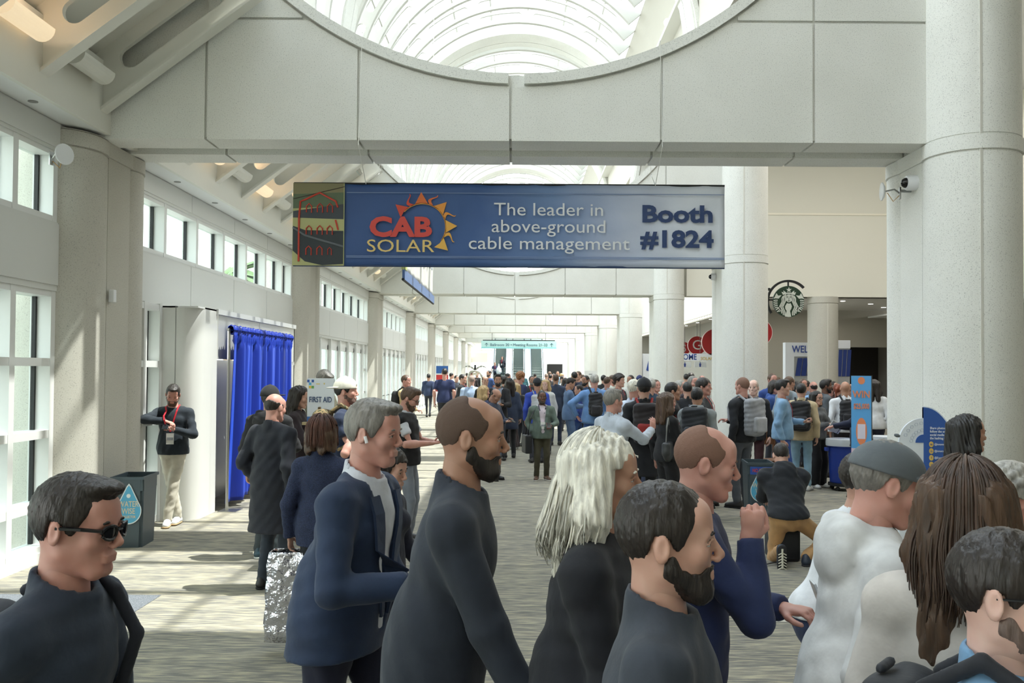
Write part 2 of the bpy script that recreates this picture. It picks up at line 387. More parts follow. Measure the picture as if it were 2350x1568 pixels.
boxobj('fascia_board', (XF, YBACK, 4.413), (XF + 0.05, YEND, 5.15), STEELW, ceilL)
mb = MB(); a = raf(-0.4, DR); b = raf(LR + 0.1, DR); mb.add([(a[0], YBACK, a[1]), (b[0], YBACK, b[1]), (b[0], YEND, b[1]), (a[0], YEND, a[1]), (a[0], YBACK, a[1] + 0.1), (b[0], YBACK, b[1] + 0.1), (b[0], YEND, b[1] + 0.1), (a[0], YEND, a[1] + 0.1)],
      [(0, 1, 2, 3), (4, 7, 6, 5), (0, 4, 5, 1), (1, 5, 6, 2), (2, 6, 7, 3), (3, 7, 4, 0)]); mb.obj('roof_deck', STEELW, ceilL)
k0 = int(YBACK / MOD)
li = 0; lit_n = {True: 0, False: 0}
for k in range(k0, int(YEND / MOD)):
    y = k * MOD + 1.03
    inst('rafter', RAFT, ceilL, (0, y if k % 8 else y + 0.25, 0))
    if 0 < y < 60 and k % 8 != 7:
        lit = k % 2 == 1
        # a lamp in every module beside the fascia
        e = empty('wall_lamp', (XF + 0.17, y + 0.3, 4.93)); li += 1
        ln = lit_n[lit]; lit_n[lit] += 1
        tag(e, f'{ORD[ln]} {"lit warm" if lit else "unlit white"} half-round lamp under the left eaves, counted from the camera', 'lamp', 'lit eaves lamps' if lit else 'unlit eaves lamps')
        inst('lamp_shade', SHADEL if lit else SHADE, e)
        if lit and y < 24:
            pl = bpy.data.lights.new('lamp_bulb', 'POINT'); pl.energy = 1.6; pl.color = (1, 0.72, 0.48); pl.shadow_soft_size = 0.05
            po = bpy.data.objects.new('lamp_bulb', pl); COL.objects.link(po); po.parent = e; po.location = (0, 0.3, 0.08)
        if y < 40: boxobj('bracket', (-0.12, 0.25, -0.02), (0.0, 0.33, 0.02), STEELW, e)
for n in range(0, 6):
    for k in range(5):
        y = S * n + 2.4 + k * 1.5
        mb = MB(); mb.lathe([(0.045, 0), (0.045, -0.006), (0.034, -0.008)], 12); o = mb.obj('recessed_light', mat('trim_ring', (140, 140, 136)), None, loc=(-4.54, y, 4.415))
        tag(o, f'{ORD[n * 5 + k]} small recessed downlight from the camera in the soffit over the left windows', 'light', 'soffit downlights along the left wall')

# ---- glazed vault
A0, A1 = rad(40), rad(225); ribm = MB(); RI, RO = 3.97, 4.36
pol = lambda u, v: (v * math.cos(u), ZC + v * math.sin(u))
nseg = 8; seg = (A1 - A0) / nseg; sv0, sv1 = 4.06, 4.27; rs_ = (sv1 - sv0) / 2; rm = (sv0 + sv1) / 2; ra = rs_ / rm
prev = A0
for i in range(nseg):
    c0 = A0 + seg * i + seg * 0.10; c1 = A0 + seg * (i + 1) - seg * 0.10
    if i == 0: c0 = A0 + seg * 0.35
    ribm.strip([(prev, RI, RO), (c0, RI, RO)], -0.035, 0.035, pol)
    us = [c0 + ra * (1 - math.cos(rad(q))) for q in range(0, 91, 18)] + [c0 + ra + (c1 - c0 - 2 * ra) * q / 6 for q in range(1, 6)] + [c1 - ra * (1 - math.cos(rad(q))) for q in range(90, -1, -18)]
    def hs(u):
        e = min(u - c0, c1 - u)
        return rs_ if e >= ra else rm * math.sqrt(max(ra * ra - (ra - e) ** 2, 0))
    ribm.strip([(u, RI, rm - hs(u)) for u in us], -0.035, 0.035, pol); ribm.strip([(u, rm + hs(u), RO) for u in us], -0.035, 0.035, pol)
    prev = c1
ribm.strip([(prev, RI, RO), (A1, RI, RO)], -0.035, 0.035, pol)
ribm.strip([(A0 + (A1 - A0) * i / 48, RI - 0.025, RI) for i in range(49)], -0.07, 0.07, pol)
RIB = ribm.mesh('rib', RIBM)
NA = 12; da = (A1 - A0) / NA
PANES = []
for i in range(NA):
    mb = MB(); mb.strip([(A0 + da * (i + q / 3), 4.42, 4.426) for q in range(4)], 0.04, MOD - 0.04, pol); PANES.append(mb)
pane_me = [m.mesh('pane', GLASSV) for m in PANES]; solid_me = [m.mesh('sun_block_panel', BEIGE) for m in PANES[:5]]
mb = MB(); mb.strip([(rad(20) + rad(20) * i / 8, 4.36, 4.5) for i in range(9)], YBACK, YEND, pol); mb.box((3.85, YBACK, 8.6), (4.05, YEND, 10.5)); vault = mb.obj('ceiling', mat('soffit_plaster', (196, 193, 182), rough=0.8)); tag(vault, kind='structure')
boxobj('ledge', (3.55, YBACK, 10.22), (4.1, YEND, 10.32), STEELW, vault)
kmin, kmax = -5, 79
rest = MB()
for k in range(kmin, kmax):
    y = k * MOD + 0.6
    inst('rib', RIB, vault, (0, y, 0))
    for i in range(NA):
        if k < 5 and i < 5: inst('sun_block_panel', solid_me[i], vault, (0, y, 0))  # unseen solid panels added to keep the sun off the near floor
        elif 4 <= k < 29: inst('pane', pane_me[i], vault, (0, y, 0))
        else: rest.add([(v[0], v[1] + y, v[2]) for v in PANES[i].v], PANES[i].f)
o = rest.obj('glazing', GLASSV, vault); o['kind'] = 'stuff'
for i in range(NA + 1):
    u = A0 + da * i; mb = MB(); x, z = pol(u, 4.39); q = 0.03
    mb.tube([(x, YBACK, z), (x, YEND, z)], 0.032, 4); mb.obj('purlin', RIBM, vault)
    if 0 < i < NA:
        for k in range(6, 26): pass
# louvre slots + globe lamps on the ledge of the vault
for k in range(10):
    y = 12.2 + 2.4 * k
    e = empty('globe_lamp', (3.62, y, 10.42)); tag(e, f'{ORD[k]} white globe lamp from the camera on the ledge beside the glazed vault', 'lamp', 'globe lamps on the vault ledge')
    mb = MB(); mb.lathe([(0.01, -0.1), (0.07, -0.08), (0.1, -0.02), (0.1, 0.03), (0.06, 0.09), (0.01, 0.1)], 12); mb.obj('globe', mat('opal', (245, 245, 240), rough=0.3), e, 'auto')
    mb = MB(); mb.box((-0.05, -0.05, -0.12), (0.05, 0.05, -0.08)); mb.obj('lamp_base', STEELW, e)
# ---- end walls
tag(boxobj('wall_back', (-9, YBACK - 0.3, 0), (16, YBACK, 14), BEIGE), kind='structure')

# ---- lobby to the right of the colonnade
bulk = boxobj('wall_lobby', (5.4, 28.75, 4.35), (14.2, 29.3, 7.0), BEIGE); tag(bulk, kind='structure')
boxobj('upper_wall', (5.4, 28.95, 7.0), (14.2, 29.3, 9.6), BEIGE, bulk)
boxobj('cove_lip', (5.4, 28.72, 6.96), (14.2, 28.78, 7.02), mat('cove_strip', (240, 234, 218)), bulk)
tag(boxobj('wall_right', (13.6, YBACK, 4.05), (13.9, 28.8, 9.6), BEIGE), kind='structure')
wr = boxobj('wall_right', (15.0, YBACK, 0), (15.2, 44, 4.05), mat('grey_wall', (150, 148, 140), rough=0.7)); tag(wr, kind='structure')
boxobj('fascia_trim', (13.5, YBACK, 3.95), (13.62, 28.7, 4.08), WHITE, wr)
tag(boxobj('ceiling', (4.1, YBACK, 9.6), (14.0, 29.3, 9.75), WHITE), kind='structure')
tag(boxobj('ceiling', (13.6, YBACK, 4.06), (15.2, 44, 4.12), WHITE), kind='structure')
# low lobby behind the bulkhead
low = boxobj('ceiling', (8.0, 29.0, 4.35), (15.2, 62, 4.45), mat('ceiling_paint', (206, 204, 197))); tag(low, kind='structure')
bk = boxobj('wall_lobby', (9.3, 35.0, 0), (11.25, 35.2, 4.35), mat('taupe_wall', (150, 146, 134), rough=0.8)); tag(bk, kind='structure')
boxobj('wall_panel', (11.25, 35.0, 2.93), (15.2, 35.2, 4.35), mat('taupe_wall', (150, 146, 134), rough=0.8), bk)
boxobj('shade_sheet', (11.2, 37.5, 0), (15.2, 37.7, 3.2), mat('room_shade', (38, 34, 30)), bk)  # dark sheet behind the doorway, its colour stands for the unlit room
fas = boxobj('trim_1', (7.9, 29.3, 4.28), (8.1, 62, 6.4), WHITE); tag(fas, kind='structure')
mb = MB(); mb.box((7.86, 29.3, 4.14), (8.0, 62, 4.3)); mb.obj('fascia_rail', mat('grey_rail', (178, 176, 168)), fas)
for k in range(60):
    boxobj('fascia_bulb', (7.835, 29.6 + k * 0.52, 4.19), (7.865, 29.85 + k * 0.52, 4.25), mat('emit', (255, 246, 220), e=1.6), fas)
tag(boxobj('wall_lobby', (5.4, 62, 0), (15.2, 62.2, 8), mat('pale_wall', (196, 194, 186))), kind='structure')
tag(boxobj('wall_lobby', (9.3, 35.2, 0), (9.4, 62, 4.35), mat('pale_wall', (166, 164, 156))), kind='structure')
tag(boxobj('ceiling', (4.9, 29.3, 8.0), (8.1, 62, 8.1), WHITE), kind='structure')
# lobby column under the bulkhead
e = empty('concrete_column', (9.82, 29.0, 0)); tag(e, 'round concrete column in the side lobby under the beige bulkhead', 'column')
mb = MB(); mb.lathe([(0.47, 0), (0.47, 4.12), (0.455, 4.13), (0.455, 4.14), (0.48, 4.15), (0.48, 4.35)], 40); mb.obj('shaft', CONC_SHADED, e, 'auto')
boxobj('joint_strip', (-0.012, -0.478, 0), (0.012, -0.46, 4.12), mat('sealant', (214, 212, 203)), e)
for i, (x, y) in enumerate([(10.9, 30.2), (12.3, 31.4), (11.6, 33.2), (13.4, 33), (9.0, 31), (8.8, 38), (8.8, 41), (8.8, 44), (8.8, 47), (8.8, 50)]):
    e = empty('ceiling_light', (x, y, 4.345)); tag(e, f'round recessed light in the low side lobby ceiling, {ORD[i]} counting back from the camera', 'light', 'lobby ceiling lights')
    mb = MB(); mb.lathe([(0.1, 0), (0.1, -0.01), (0.085, -0.012)], 14); mb.obj('trim_ring', WHITE, e)
    mb = MB(); mb.lathe([(0.08, -0.013), (0.08, -0.016)], 14); mb.obj('lens', mat('emit', (255, 250, 238), e=6.0), e)
area('lobby_light', (11, 32, 4.2), (0, 0, 0), 4, 3, 60, (1, 0.96, 0.9))
area('lobby_high_fill', (9.5, 18, 9.4), (0, 0, 0), 6, 14, 430, (1, 0.97, 0.92))  # added fill that brightens the beige lobby walls, no fixture behind it
area('cove_light', (9.8, 28.865, 6.98), (rad(180), 0, 0), 8.6, .12, 45, (1, 0.95, 0.86))
area('lobby_far_light', (6.6, 45, 7.8), (0, 0, 0), 2.5, 20, 240, (1, 0.97, 0.92))

# ---- far end: window wall, escalators, overhead sign
fw = empty('window_90', (0, YEND, 0)); tag(fw, kind='structure')
for i in range(9): boxobj('mullion', (-5 + i * 1.25 - 0.05, 0, 0), (-5 + i * 1.25 + 0.05, 0.15, 9), WHITE, fw)
for z in (0.1, 2.1, 4.1, 6.1, 8.1): boxobj('rail', (-5, 0.02, z - 0.06), (5, 0.13, z + 0.06), WHITE, fw)
for i in range(8):
    for z in (0.1, 2.1, 4.1, 6.1): boxobj('pane', (-4.95 + i * 1.25, 0.06, z + 0.06), (-3.8 + i * 1.25, 0.07, z + 1.94), GLASS, fw)
tag(boxobj('trim_2', (-5.0, 88.5, 4.6), (5, YEND, 4.95), WHITE), kind='structure')
esc_me = None
for i, px in enumerate((1146, 1190, 1234.5)):
    x = (px - VX) / F * 78 - (1234.5 - VX) / F * 0; x = W(px, 855, 70).x
    e = empty('escalator', (x, 69.0, 0)); e.scale = (.84, 1, 1); tag(e, ['left escalator of the three under the turquoise sign, two people riding', 'middle escalator of the three under the turquoise sign, empty', 'right escalator of the three under the turquoise sign, empty'][i], 'escalator', 'escalators at the far end')
    if esc_me is None:
        mb = MB(); mb.box((-0.5, 0, 0), (0.5, 0.42, 0.2)); st = mb.mesh('step', mat('escalator_step', (124, 131, 125), rough=0.5))
        mb = MB()
        for s_ in (-1, 1):
            mb.prism([(0, 0), (1.0, 0), (11.5, 6.2), (11.5, 7.1), (10.8, 7.1), (0.6, 0.95), (0, 0.9)], s_ * 0.56 - 0.02, s_ * 0.56 + 0.02)
        vs = [(v[1], v[0], v[2]) for v in mb.v]; mb.v = vs; bal = mb.mesh('balustrade', mat('glass', (214, 228, 232), f=0.1))
        mb = MB()
        for s_ in (-1, 1): mb.tube([(s_ * 0.56, 0, 0.85), (s_ * 0.56, 0.1, 0.97), (s_ * 0.56, 0.7, 1.0), (s_ * 0.56, 10.8, 7.14), (s_ * 0.56, 11.5, 7.14)], 0.035, 6)
        hr = mb.mesh('handrail', mat('handrail', (40, 44, 46)))
        mb = MB()
        for s_ in (-1, 1): mb.prism([(0, 0), (1.0, 0), (11.5, 6.0), (11.5, 6.25), (0.8, 0.28), (0, 0.2)], s_ * 0.70 - 0.15, s_ * 0.70 + 0.15)
        mb.v = [(v[1], v[0], v[2]) for v in mb.v]; sk = mb.mesh('skirt', mat('white_cladding', (236, 238, 240), rough=0.35))
        esc_me = True
    for k in range(28): inst('step', st, e, (0, 0.6 + k * 0.36, k * 0.205 - 0.05))
    inst('balustrade', bal, e); inst('handrail', hr, e); inst('skirt', sk, e)
tag(boxobj('trim_3', (-5, 90, 2.75), (-2.9, 90.2, 3.7), BEIGE), kind='structure')
tag(boxobj('trim_3', (3.2, 90, 2.3), (5, 90.2, 3.6), BEIGE), kind='structure')
q = boxobj('black_booth', (2.7, 80, 0), (4.05, 82, 2.56), BLACKM); tag(q, 'black draped booth to the right of the escalators at the far end', 'booth')
# sign
c = W(1191, 791.5, 66.9)
e = empty('hanging_sign', (c.x, 66.9, c.z)); e.scale = (.99,) * 3; tag(e, 'pale turquoise overhead sign for ballroom and meeting rooms above the escalators', 'sign')
boxobj('sign_panel', (-2.82, 0, -0.29), (2.82, 0.12, 0.29), mat('turquoise', (176, 212, 210), rough=0.4), e)
boxobj('lower_band', (-2.82, -0.01, -0.29), (2.82, 0.0, -0.17), mat('turquoise2', (140, 200, 202), rough=0.4), e)
boxobj('top_rail', (-2.7, 0.02, 0.29), (2.7, 0.1, 0.36), BLACKM, e)
dk = mat('sign_ink', (48, 92, 108))
text('Ballroom 20 \u2022 Meeting Rooms 21-33', 0.29, dk, e, (0, -0.02, -0.02), xs=1.0)
for sx_ in (-2.42, 2.45):
    mb = MB(); mb.box((sx_ - 0.015, -0.02, -0.14), (sx_ + 0.015, -0.005, 0.12))
    for s_ in (-1, 1): mb.prism([(sx_, 0.13), (sx_ + s_ * 0.11, 0.02), (sx_ + s_ * 0.11, -0.02), (sx_, 0.09)], -0.02, -0.005)
    mb.obj('arrow', dk, e)
for s_ in (-2, 2):
    mb = MB(); mb.tube([(s_, 0.06, 0.36), (s_, 0.06, 0.9), (s_, 0.32, 0.95)], 0.02, 6); mb.obj('hanger', BLACKM, e)

# ---- outside: plaza, colonnade, pale building, palms
outg = boxobj('ground', (-60, -20, -0.3), (XL - 0.3, 130, -0.05), mat('plaza', (176, 172, 164), rough=0.8)); tag(outg, kind='structure')
for i in range(14):
    e = empty('outdoor_column', (-7.9, 3.0 + i * 4.8, -0.05)); tag(e, 'pale round plaza column outside the left windows', 'column', 'plaza columns outside the left windows')
    mb = MB(); mb.lathe([(0.30, 0), (0.30, 4.0), (0.36, 4.1), (0.36, 4.4)], 20); mb.obj('shaft', mat('pale_concrete', (204, 206, 202)), e, 'auto')
b = boxobj('plaza_building', (-40, 12, -0.05), (-24, 34, 7.5), mat('pale_stucco', (212, 214, 212))); tag(b, 'low pale building across the plaza outside the left windows', 'building')
for i in range(6):
    for z in (1, 4.2): boxobj('window', (-24.05, 13.5 + i * 3.3, z), (-23.98, 15.6 + i * 3.3, z + 1.8), mat('far_glass', (120, 150, 160), rough=0.2), b)
rnd = random.Random(5)
def palm(x, y, h, i):
    e = empty('palm_tree', (x, y, -0.05)); tag(e, f'{ORD[i]} palm tree from the camera outside the left windows', 'palm tree', 'palms on the plaza')
    mb = MB(); mb.tube([(0, 0, 0), (0.1, 0, h * 0.5), (0.05, 0.1, h)], [0.2, 0.16, 0.14], 8); mb.obj('trunk', mat('palm_bark', (130, 115, 92)), e)
    mb = MB()
    for k in range(26):
        a = rnd.random() * 6.28; el = rnd.uniform(-0.5, 0.9); L = rnd.uniform(1.3, 1.9); p0 = Vector((0.05, 0.1, h)); pts = []
        for t in range(6):
            s_ = t / 5; d = Vector((math.cos(a), math.sin(a), 0)); pts.append(p0 + d * L * s_ + Vector((0, 0, el * L * s_ - 1.0 * s_ * s_)))
        for t in range(5):
            sd = Vector((-math.sin(a), math.cos(a), 0)); wd = 0.22 * (1 - t / 6)
            for s2 in (-1, 1):
                mb.add([pts[t], pts[t + 1], pts[t + 1] + sd * s2 * wd * 0.9 - Vector((0, 0, 0.12)), pts[t] + sd * s2 * wd - Vector((0, 0, 0.12))], [(0, 1, 2, 3)])
    mb.obj('fronds', mat('palm_leaf', (96, 120, 74)), e)
palm(-9.5, 6.5, 3.4, 0); palm(-11, 14, 4.6, 1); palm(-12, 22, 5.0, 2); palm(-10, 31, 5.2, 3)
for i, y in enumerate((5.2, 9.4, 13)):
    o = MB(); r = random.Random(i)
    for k in range(60):
        p = Vector((r.uniform(-.8, .8), r.uniform(-.8, .8), r.uniform(0.1, 1.1))); q = Vector((r.uniform(-1, 1), r.uniform(-1, 1), r.uniform(-.3, 1))) * 0.25; s2 = q.cross(Vector((0.3, 0.9, 0.1))).normalized() * 0.12
        o.add([p, p + q * 0.5 + s2, p + q, p + q * 0.5 - s2], [(0, 1, 2, 3)])
    ob = o.obj('shrub', mat('shrub_leaf', (110, 140, 96)), None, loc=(-6.3, y, -0.05)); tag(ob, f'leafy green plaza shrub outside the left windows, {ORD[i]} from the camera', 'shrub', 'plaza shrubs')
# ================================================================ fixtures and signs
# brushed metal vestibule with a rounded corner on the left wall
v = empty('vestibule', (0, 0, 0)); tag(v, 'white metal vestibule box with rounded corner projecting from the left window wall', 'vestibule')
MET = mat('metal', (214, 214, 210), rough=0.36, m=0.35, brush=1)
mb = MB(); X0, X1, Ya, Yb, Zt = -4.62, -4.05, 11.46, 16.45, 2.72; R = 0.26
def vest(z0, z1, off=0.0):
    pts = [(X0, Ya - off)] + [(X1 - R + (R + off) * math.sin(a), Ya + R - (R + off) * math.cos(a)) for a in [rad(q) for q in range(0, 91, 10)]] + [(X1 + off, Ya + 0.75)]
    return pts
P_ = vest(0, 0); n = len(P_); inner = [(x - 0.12 if i > 1 else x, y + 0.12 if i < n - 1 else y) for i, (x, y) in enumerate(P_)]
vs = [(x, y, 0) for x, y in P_] + [(x, y, Zt) for x, y in P_]
mb.add(vs, [(i, i + 1, n + i + 1, n + i) for i in range(n - 1)])
mb.obj('corner_panel', mat('white_metal', (222, 222, 218), rough=0.3), v, 'auto')
boxobj('seam', (-4.335, Ya - 0.004, 0), (-4.325, Ya, Zt), mat('seam', (150, 150, 146)), v)
boxobj('roof', (X0, Ya, Zt - 0.02), (X1, Yb, Zt), WHITE, v)
boxobj('side_panel', (X1 - 0.1, Ya + 0.78, 2.06), (X1, 14.2, Zt - 0.03), MET, v); boxobj('side_panel', (X1 - 0.1, 14.21, 2.06), (X1, Yb, Zt - 0.03), MET, v)
boxobj('top_rail', (X1 - 0.02, Ya + 0.7, Zt - 0.06), (X1 + 0.03, Yb, Zt + 0.01), WHITE, v)
boxobj('side_panel', (X1 - 0.1, 15.5, 0), (X1, Yb, 2.0), MET, v); boxobj('recess_back', (X1 - 0.5, Ya + 0.75, 0), (X1 - 0.45, 15.5, 2.06), MET, v)
boxobj('end_panel', (X0, Yb - 0.05, 0), (X1, Yb, Zt - 0.02), MET, v); boxobj('recess_side', (X1 - 0.48, Ya + 0.72, 0), (X1 - 0.02, Ya + 0.76, 2.06), MET, v)
# curtain
cu = empty('curtain', (0, 0, 0)); tag(cu, 'royal blue velvet curtain gathered on a rod in front of the metal vestibule', 'curtain')
mb = MB(); rows = 40; cols = 240; vs = []; fs = []
rr_ = random.Random(3); ph = [rr_.uniform(0, 6.28) for _ in range(6)]
def fold(t, h):
    a = 0.030 + 0.03 * h
    return a * (math.sin(t * 52 + ph[0] + 0.6 * math.sin(h * 2 + ph[4])) * 0.6 + 0.5 * math.sin(t * 83 + ph[1]) + 0.5 * math.sin(t * 29 + ph[2] + h))
for j in range(rows + 1):
    h = j / rows; z = 2.43 - h * (2.33 + 0.0)
    for i in range(cols + 1):
        t = i / cols; g = fold(t, h) if j > 2 else 0.02 * math.sin(t * 190 + j)
        y = 12.35 + (3.2 - 0.02 * h) * t + (0.06 * h * (0.5 - t)) + (-0.1 * h if t < 0.05 else 0)
        zz = z - (0.0 if h < 0.95 else 0.03 * math.sin(t * 9)) + (0.08 * h * t if h > 0.9 else 0)
        vs.append((-3.88 + g - 0.06 * h * (1 - t), y, zz))
for j in range(rows):
    for i in range(cols):
        a = j * (cols + 1) + i; fs.append((a, a + 1, a + cols + 2, a + cols + 1))
mb.add(vs, fs); BLUEV = mat('velvet', (24, 44, 138)); co = mb.obj('drape', BLUEV, cu, True)
sm = co.modifiers.new('solid', 'SOLIDIFY'); sm.thickness = 0.006
mb = MB(); vs = []; fs = []
for i in range(181):
    t = i / 180
    for j in range(9):
        a = j / 8 * 2 * math.pi; r = 0.045 + 0.012 * math.sin(t * 260) + 0.006 * math.sin(t * 97 + j)
        vs.append((-3.90 + r * math.cos(a), 12.3 + 3.3 * t, 2.46 + r * 1.2 * math.sin(a)))
for i in range(180):
    for j in range(8): fs.append((i * 9 + j, i * 9 + j + 1, (i + 1) * 9 + j + 1, (i + 1) * 9 + j))
mb.add(vs, fs); mb.obj('gathered_heading', BLUEV, cu, True)
for y in (12.3, 15.62):
    mb = MB(); mb.tube([(-3.92, y, 0.0), (-3.92, y, 2.47)], 0.022, 8); mb.box((-4.0, y - 0.15, 0), (-3.75, y + 0.15, 0.012)); mb.obj('stand_pole', mat('metal', (190, 190, 188)), cu)
mb = MB(); mb.tube([(-3.92, 12.25, 2.46), (-3.92, 15.66, 2.46)], 0.02, 8); mb.obj('rod', mat('metal', (190, 190, 188)), cu)

# main banner
c = W(1168.5, 517, 10.15)
bn = empty('banner', (c.x, 10.15, c.z)); tag(bn, 'wide blue vinyl banner advertising cable management with a booth number, under the nearest beam', 'banner')
mb = MB(); nx, nz = 80, 16; vs = []; fs = []; HWb, HHb = 2.43, 0.462
for j in range(nz + 1):
    for i in range(nx + 1):
        x = -HWb + 2 * HWb * i / nx; z = HHb - 2 * HHb * j / nz
        y = 0.008 * math.sin(x * 3.1 + z * 2.2) + 0.005 * math.sin(x * 9 - z * 7) + 0.003 * math.sin(x * 17 + z * 12)
        vs.append((x, y, z))
for j in range(nz):
    for i in range(nx): a = j * (nx + 1) + i; fs.append((a, a + 1, a + nx + 2, a + nx + 1))
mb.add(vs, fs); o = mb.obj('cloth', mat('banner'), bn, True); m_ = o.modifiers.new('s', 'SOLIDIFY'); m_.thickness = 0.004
for nm, z0, z1, colr in (('top_hem', 0.38, 0.462, (38, 62, 108)), ('bottom_hem', -0.462, -0.365, (78, 112, 166))):
    pass
mb = MB(); mb.tube([(-HWb, 0.012, HHb + 0.005), (HWb, 0.012, HHb + 0.005)], 0.012, 8); mb.obj('top_pole', BLACKM, bn)
mb = MB(); mb.tube([(-HWb, 0.012, -HHb), (HWb, 0.012, -HHb)], 0.012, 8); mb.obj('bottom_pole', mat('dark_blue', (38, 60, 100)), bn)
for z in (0.36, -0.355, -0.37): boxobj('stitching', (-1.83, -0.022, z - 0.004), (HWb - 0.01, -0.02, z + 0.004), mat('stitch', (120, 140, 180)), bn)
def BP(px, pz): return ((px - 1168.5) * 10.15 / F, -(pz - 517 - (px - 1168.5) * 0.0064) * 10.15 / F)   # banner coordinates of a printed mark
yb = -0.026
def blabel(body, px, pz, size, colr, bold=0.0, xs=1.0, sp=1.0):
    x, z = BP(px, pz); return text(body, size, mat('ink', colr, rough=0.5), bn, (x, yb, z), bold=bold, xs=xs, ext=0.001, sp=sp)
blabel('CAB', 919, 523, 0.30, (206, 74, 66), 0.03, 1.2)
blabel('SOLAR', 919, 566, 0.20, (226, 196, 122), 0.0, 1.26)
blabel('The leader in', 1260, 482, 0.205, (226, 228, 232), 0.0, 1.13)
blabel('above-ground', 1260, 521, 0.205, (226, 228, 232), 0.0, 1.13)
blabel('cable management', 1260, 560, 0.205, (226, 228, 232), 0.0, 1.19)
blabel('Booth', 1555, 493, 0.262, (44, 66, 112), 0.022, 1.24)
blabel('#1824', 1555, 551, 0.262, (44, 66, 112), 0.022, 1.2)
# sun emblem: arc with straight and wavy rays
cx, cz = BP(969, 521); R0 = 54 * 10.15 / F; SUNS = [(206, 74, 52), (218, 110, 50), (226, 150, 62), (228, 170, 74), (230, 180, 84)]
mb = MB(); mb.strip([(rad(140) - rad(175) * i / 40, R0 - 0.006, R0 + 0.006) for i in range(41)], yb - 0.001, yb + 0.001, lambda u, q: (cx + q * math.cos(u), cz + q * math.sin(u))); mb.obj('sun_arc', mat('ink', (226, 160, 70), rough=0.5), bn)
for k, a in enumerate((140, 92, 46, 2, -42)):
    a = rad(a); h = 0.10; b_ = rad(17); mb = MB()
    tip = (cx + (R0 + 0.13) * math.cos(a), cz + (R0 + 0.13) * math.sin(a))
    mb.prism([(cx + R0 * math.cos(a - b_), cz + R0 * math.sin(a - b_)), tip, (cx + R0 * math.cos(a + b_), cz + R0 * math.sin(a + b_)), (cx + R0 * 1.02 * math.cos(a), cz + R0 * 1.02 * math.sin(a))], yb - 0.001, yb + 0.001)
    mb.obj('sun_ray', mat('ink', SUNS[k], rough=0.5), bn)
for k, a in enumerate((116, 69, 24, -20)):
    mb = MB(); pts = []
    for i in range(9):
        t = i / 8; aa = rad(a + 7 * math.sin(t * 5.0) - 3 + t * 5); r = R0 + 0.135 * t
        pts.append((aa, r, (1 - t) * 0.022 + 0.003))
    mb.strip([(r, aa - wd / r, aa + wd / r) for aa, r, wd in pts], yb - 0.001, yb + 0.001, lambda u, q: (cx + u * math.cos(q), cz + u * math.sin(q)))
    mb.obj('sun_flame', mat('ink', SUNS[k], rough=0.5), bn)
# printed photograph of red cable hangers at the left end
def bpoly(nm, pts, colr, dy=0.0):
    mb = MB(); mb.prism([BP(*p) for p in pts], yb + 0.004 - dy, yb + 0.006 - dy); return mb.obj(nm, mat('ink', colr, rough=0.5), bn)
def bline(nm, pts, wd, colr, dy=0.003):
    mb = MB(); mb.tube([(BP(*p)[0], yb + 0.004 - dy, BP(*p)[1]) for p in pts], wd, 6, 1); o = mb.obj(nm, mat('ink', colr, rough=0.5), bn); return o
pg = bpoly('printed_picture', [(672, 419), (790, 420), (790, 610), (671, 609)], (176, 176, 124))
bpoly('picture_band', [(672, 419), (788, 420), (788, 450), (672, 455)], (128, 122, 90), 0.001)
bpoly('picture_band', [(672, 445), (788, 441), (788, 472), (672, 478)], (88, 104, 80), 0.0015)
bpoly('picture_cable', [(672, 484), (788, 468), (788, 503), (672, 499)], (58, 64, 72), 0.002)
bpoly('picture_cable', [(672, 518), (700, 528), (788, 530), (788, 606), (740, 609), (700, 600), (672, 575)], (44, 52, 58), 0.002)
bline('picture_cable', [(672, 522), (700, 540), (740, 552), (788, 566)], 0.012, (96, 102, 108), 0.004)
bline('picture_cable', [(672, 456), (735, 441), (790, 428)], 0.004, (60, 52, 48), 0.003)
RED = (196, 66, 50)
bline('picture_hanger', [(686, 600), (686, 500), (689, 462), (700, 458), (733, 442), (770, 462), (775, 476)], 0.011, RED, 0.006)
bline('picture_hanger', [(770, 505), (776, 528)], 0.010, RED, 0.006)
for px in (709, 734, 757):
    for pz in (478, 529, 576):
        s_ = 0.7 if (px == 757 and pz == 576) else 1
        bline('picture_hook', [(px - 6 * s_, pz + 9), (px - 6 * s_, pz - 5 * s_), (px, pz - 11 * s_), (px + 6 * s_, pz - 5 * s_), (px + 6 * s_, pz + 10)], 0.007 * s_, RED, 0.008)
# suspension lines
for sx_, px in ((-1, 838), (1, 1505)):
    x = (px - 1168.5) * 10.15 / F
    mb = MB(); zt = circ(c.x + x, RC) - c.z + 0.02
    mb.tube([(x, 0, HHb), (x - 0.02 * sx_, -0.62, 0.75), (x - 0.05 * sx_, -0.63, zt), (x - 0.05 * sx_, 0.2, zt + 0.03), (x - 0.05 * sx_, 0.66, zt), (x + 0.05, 0.64, 0.72), (x, 0, HHb)], 0.004, 5); mb.obj('cable', mat('white_cable', (228, 228, 222)), bn)

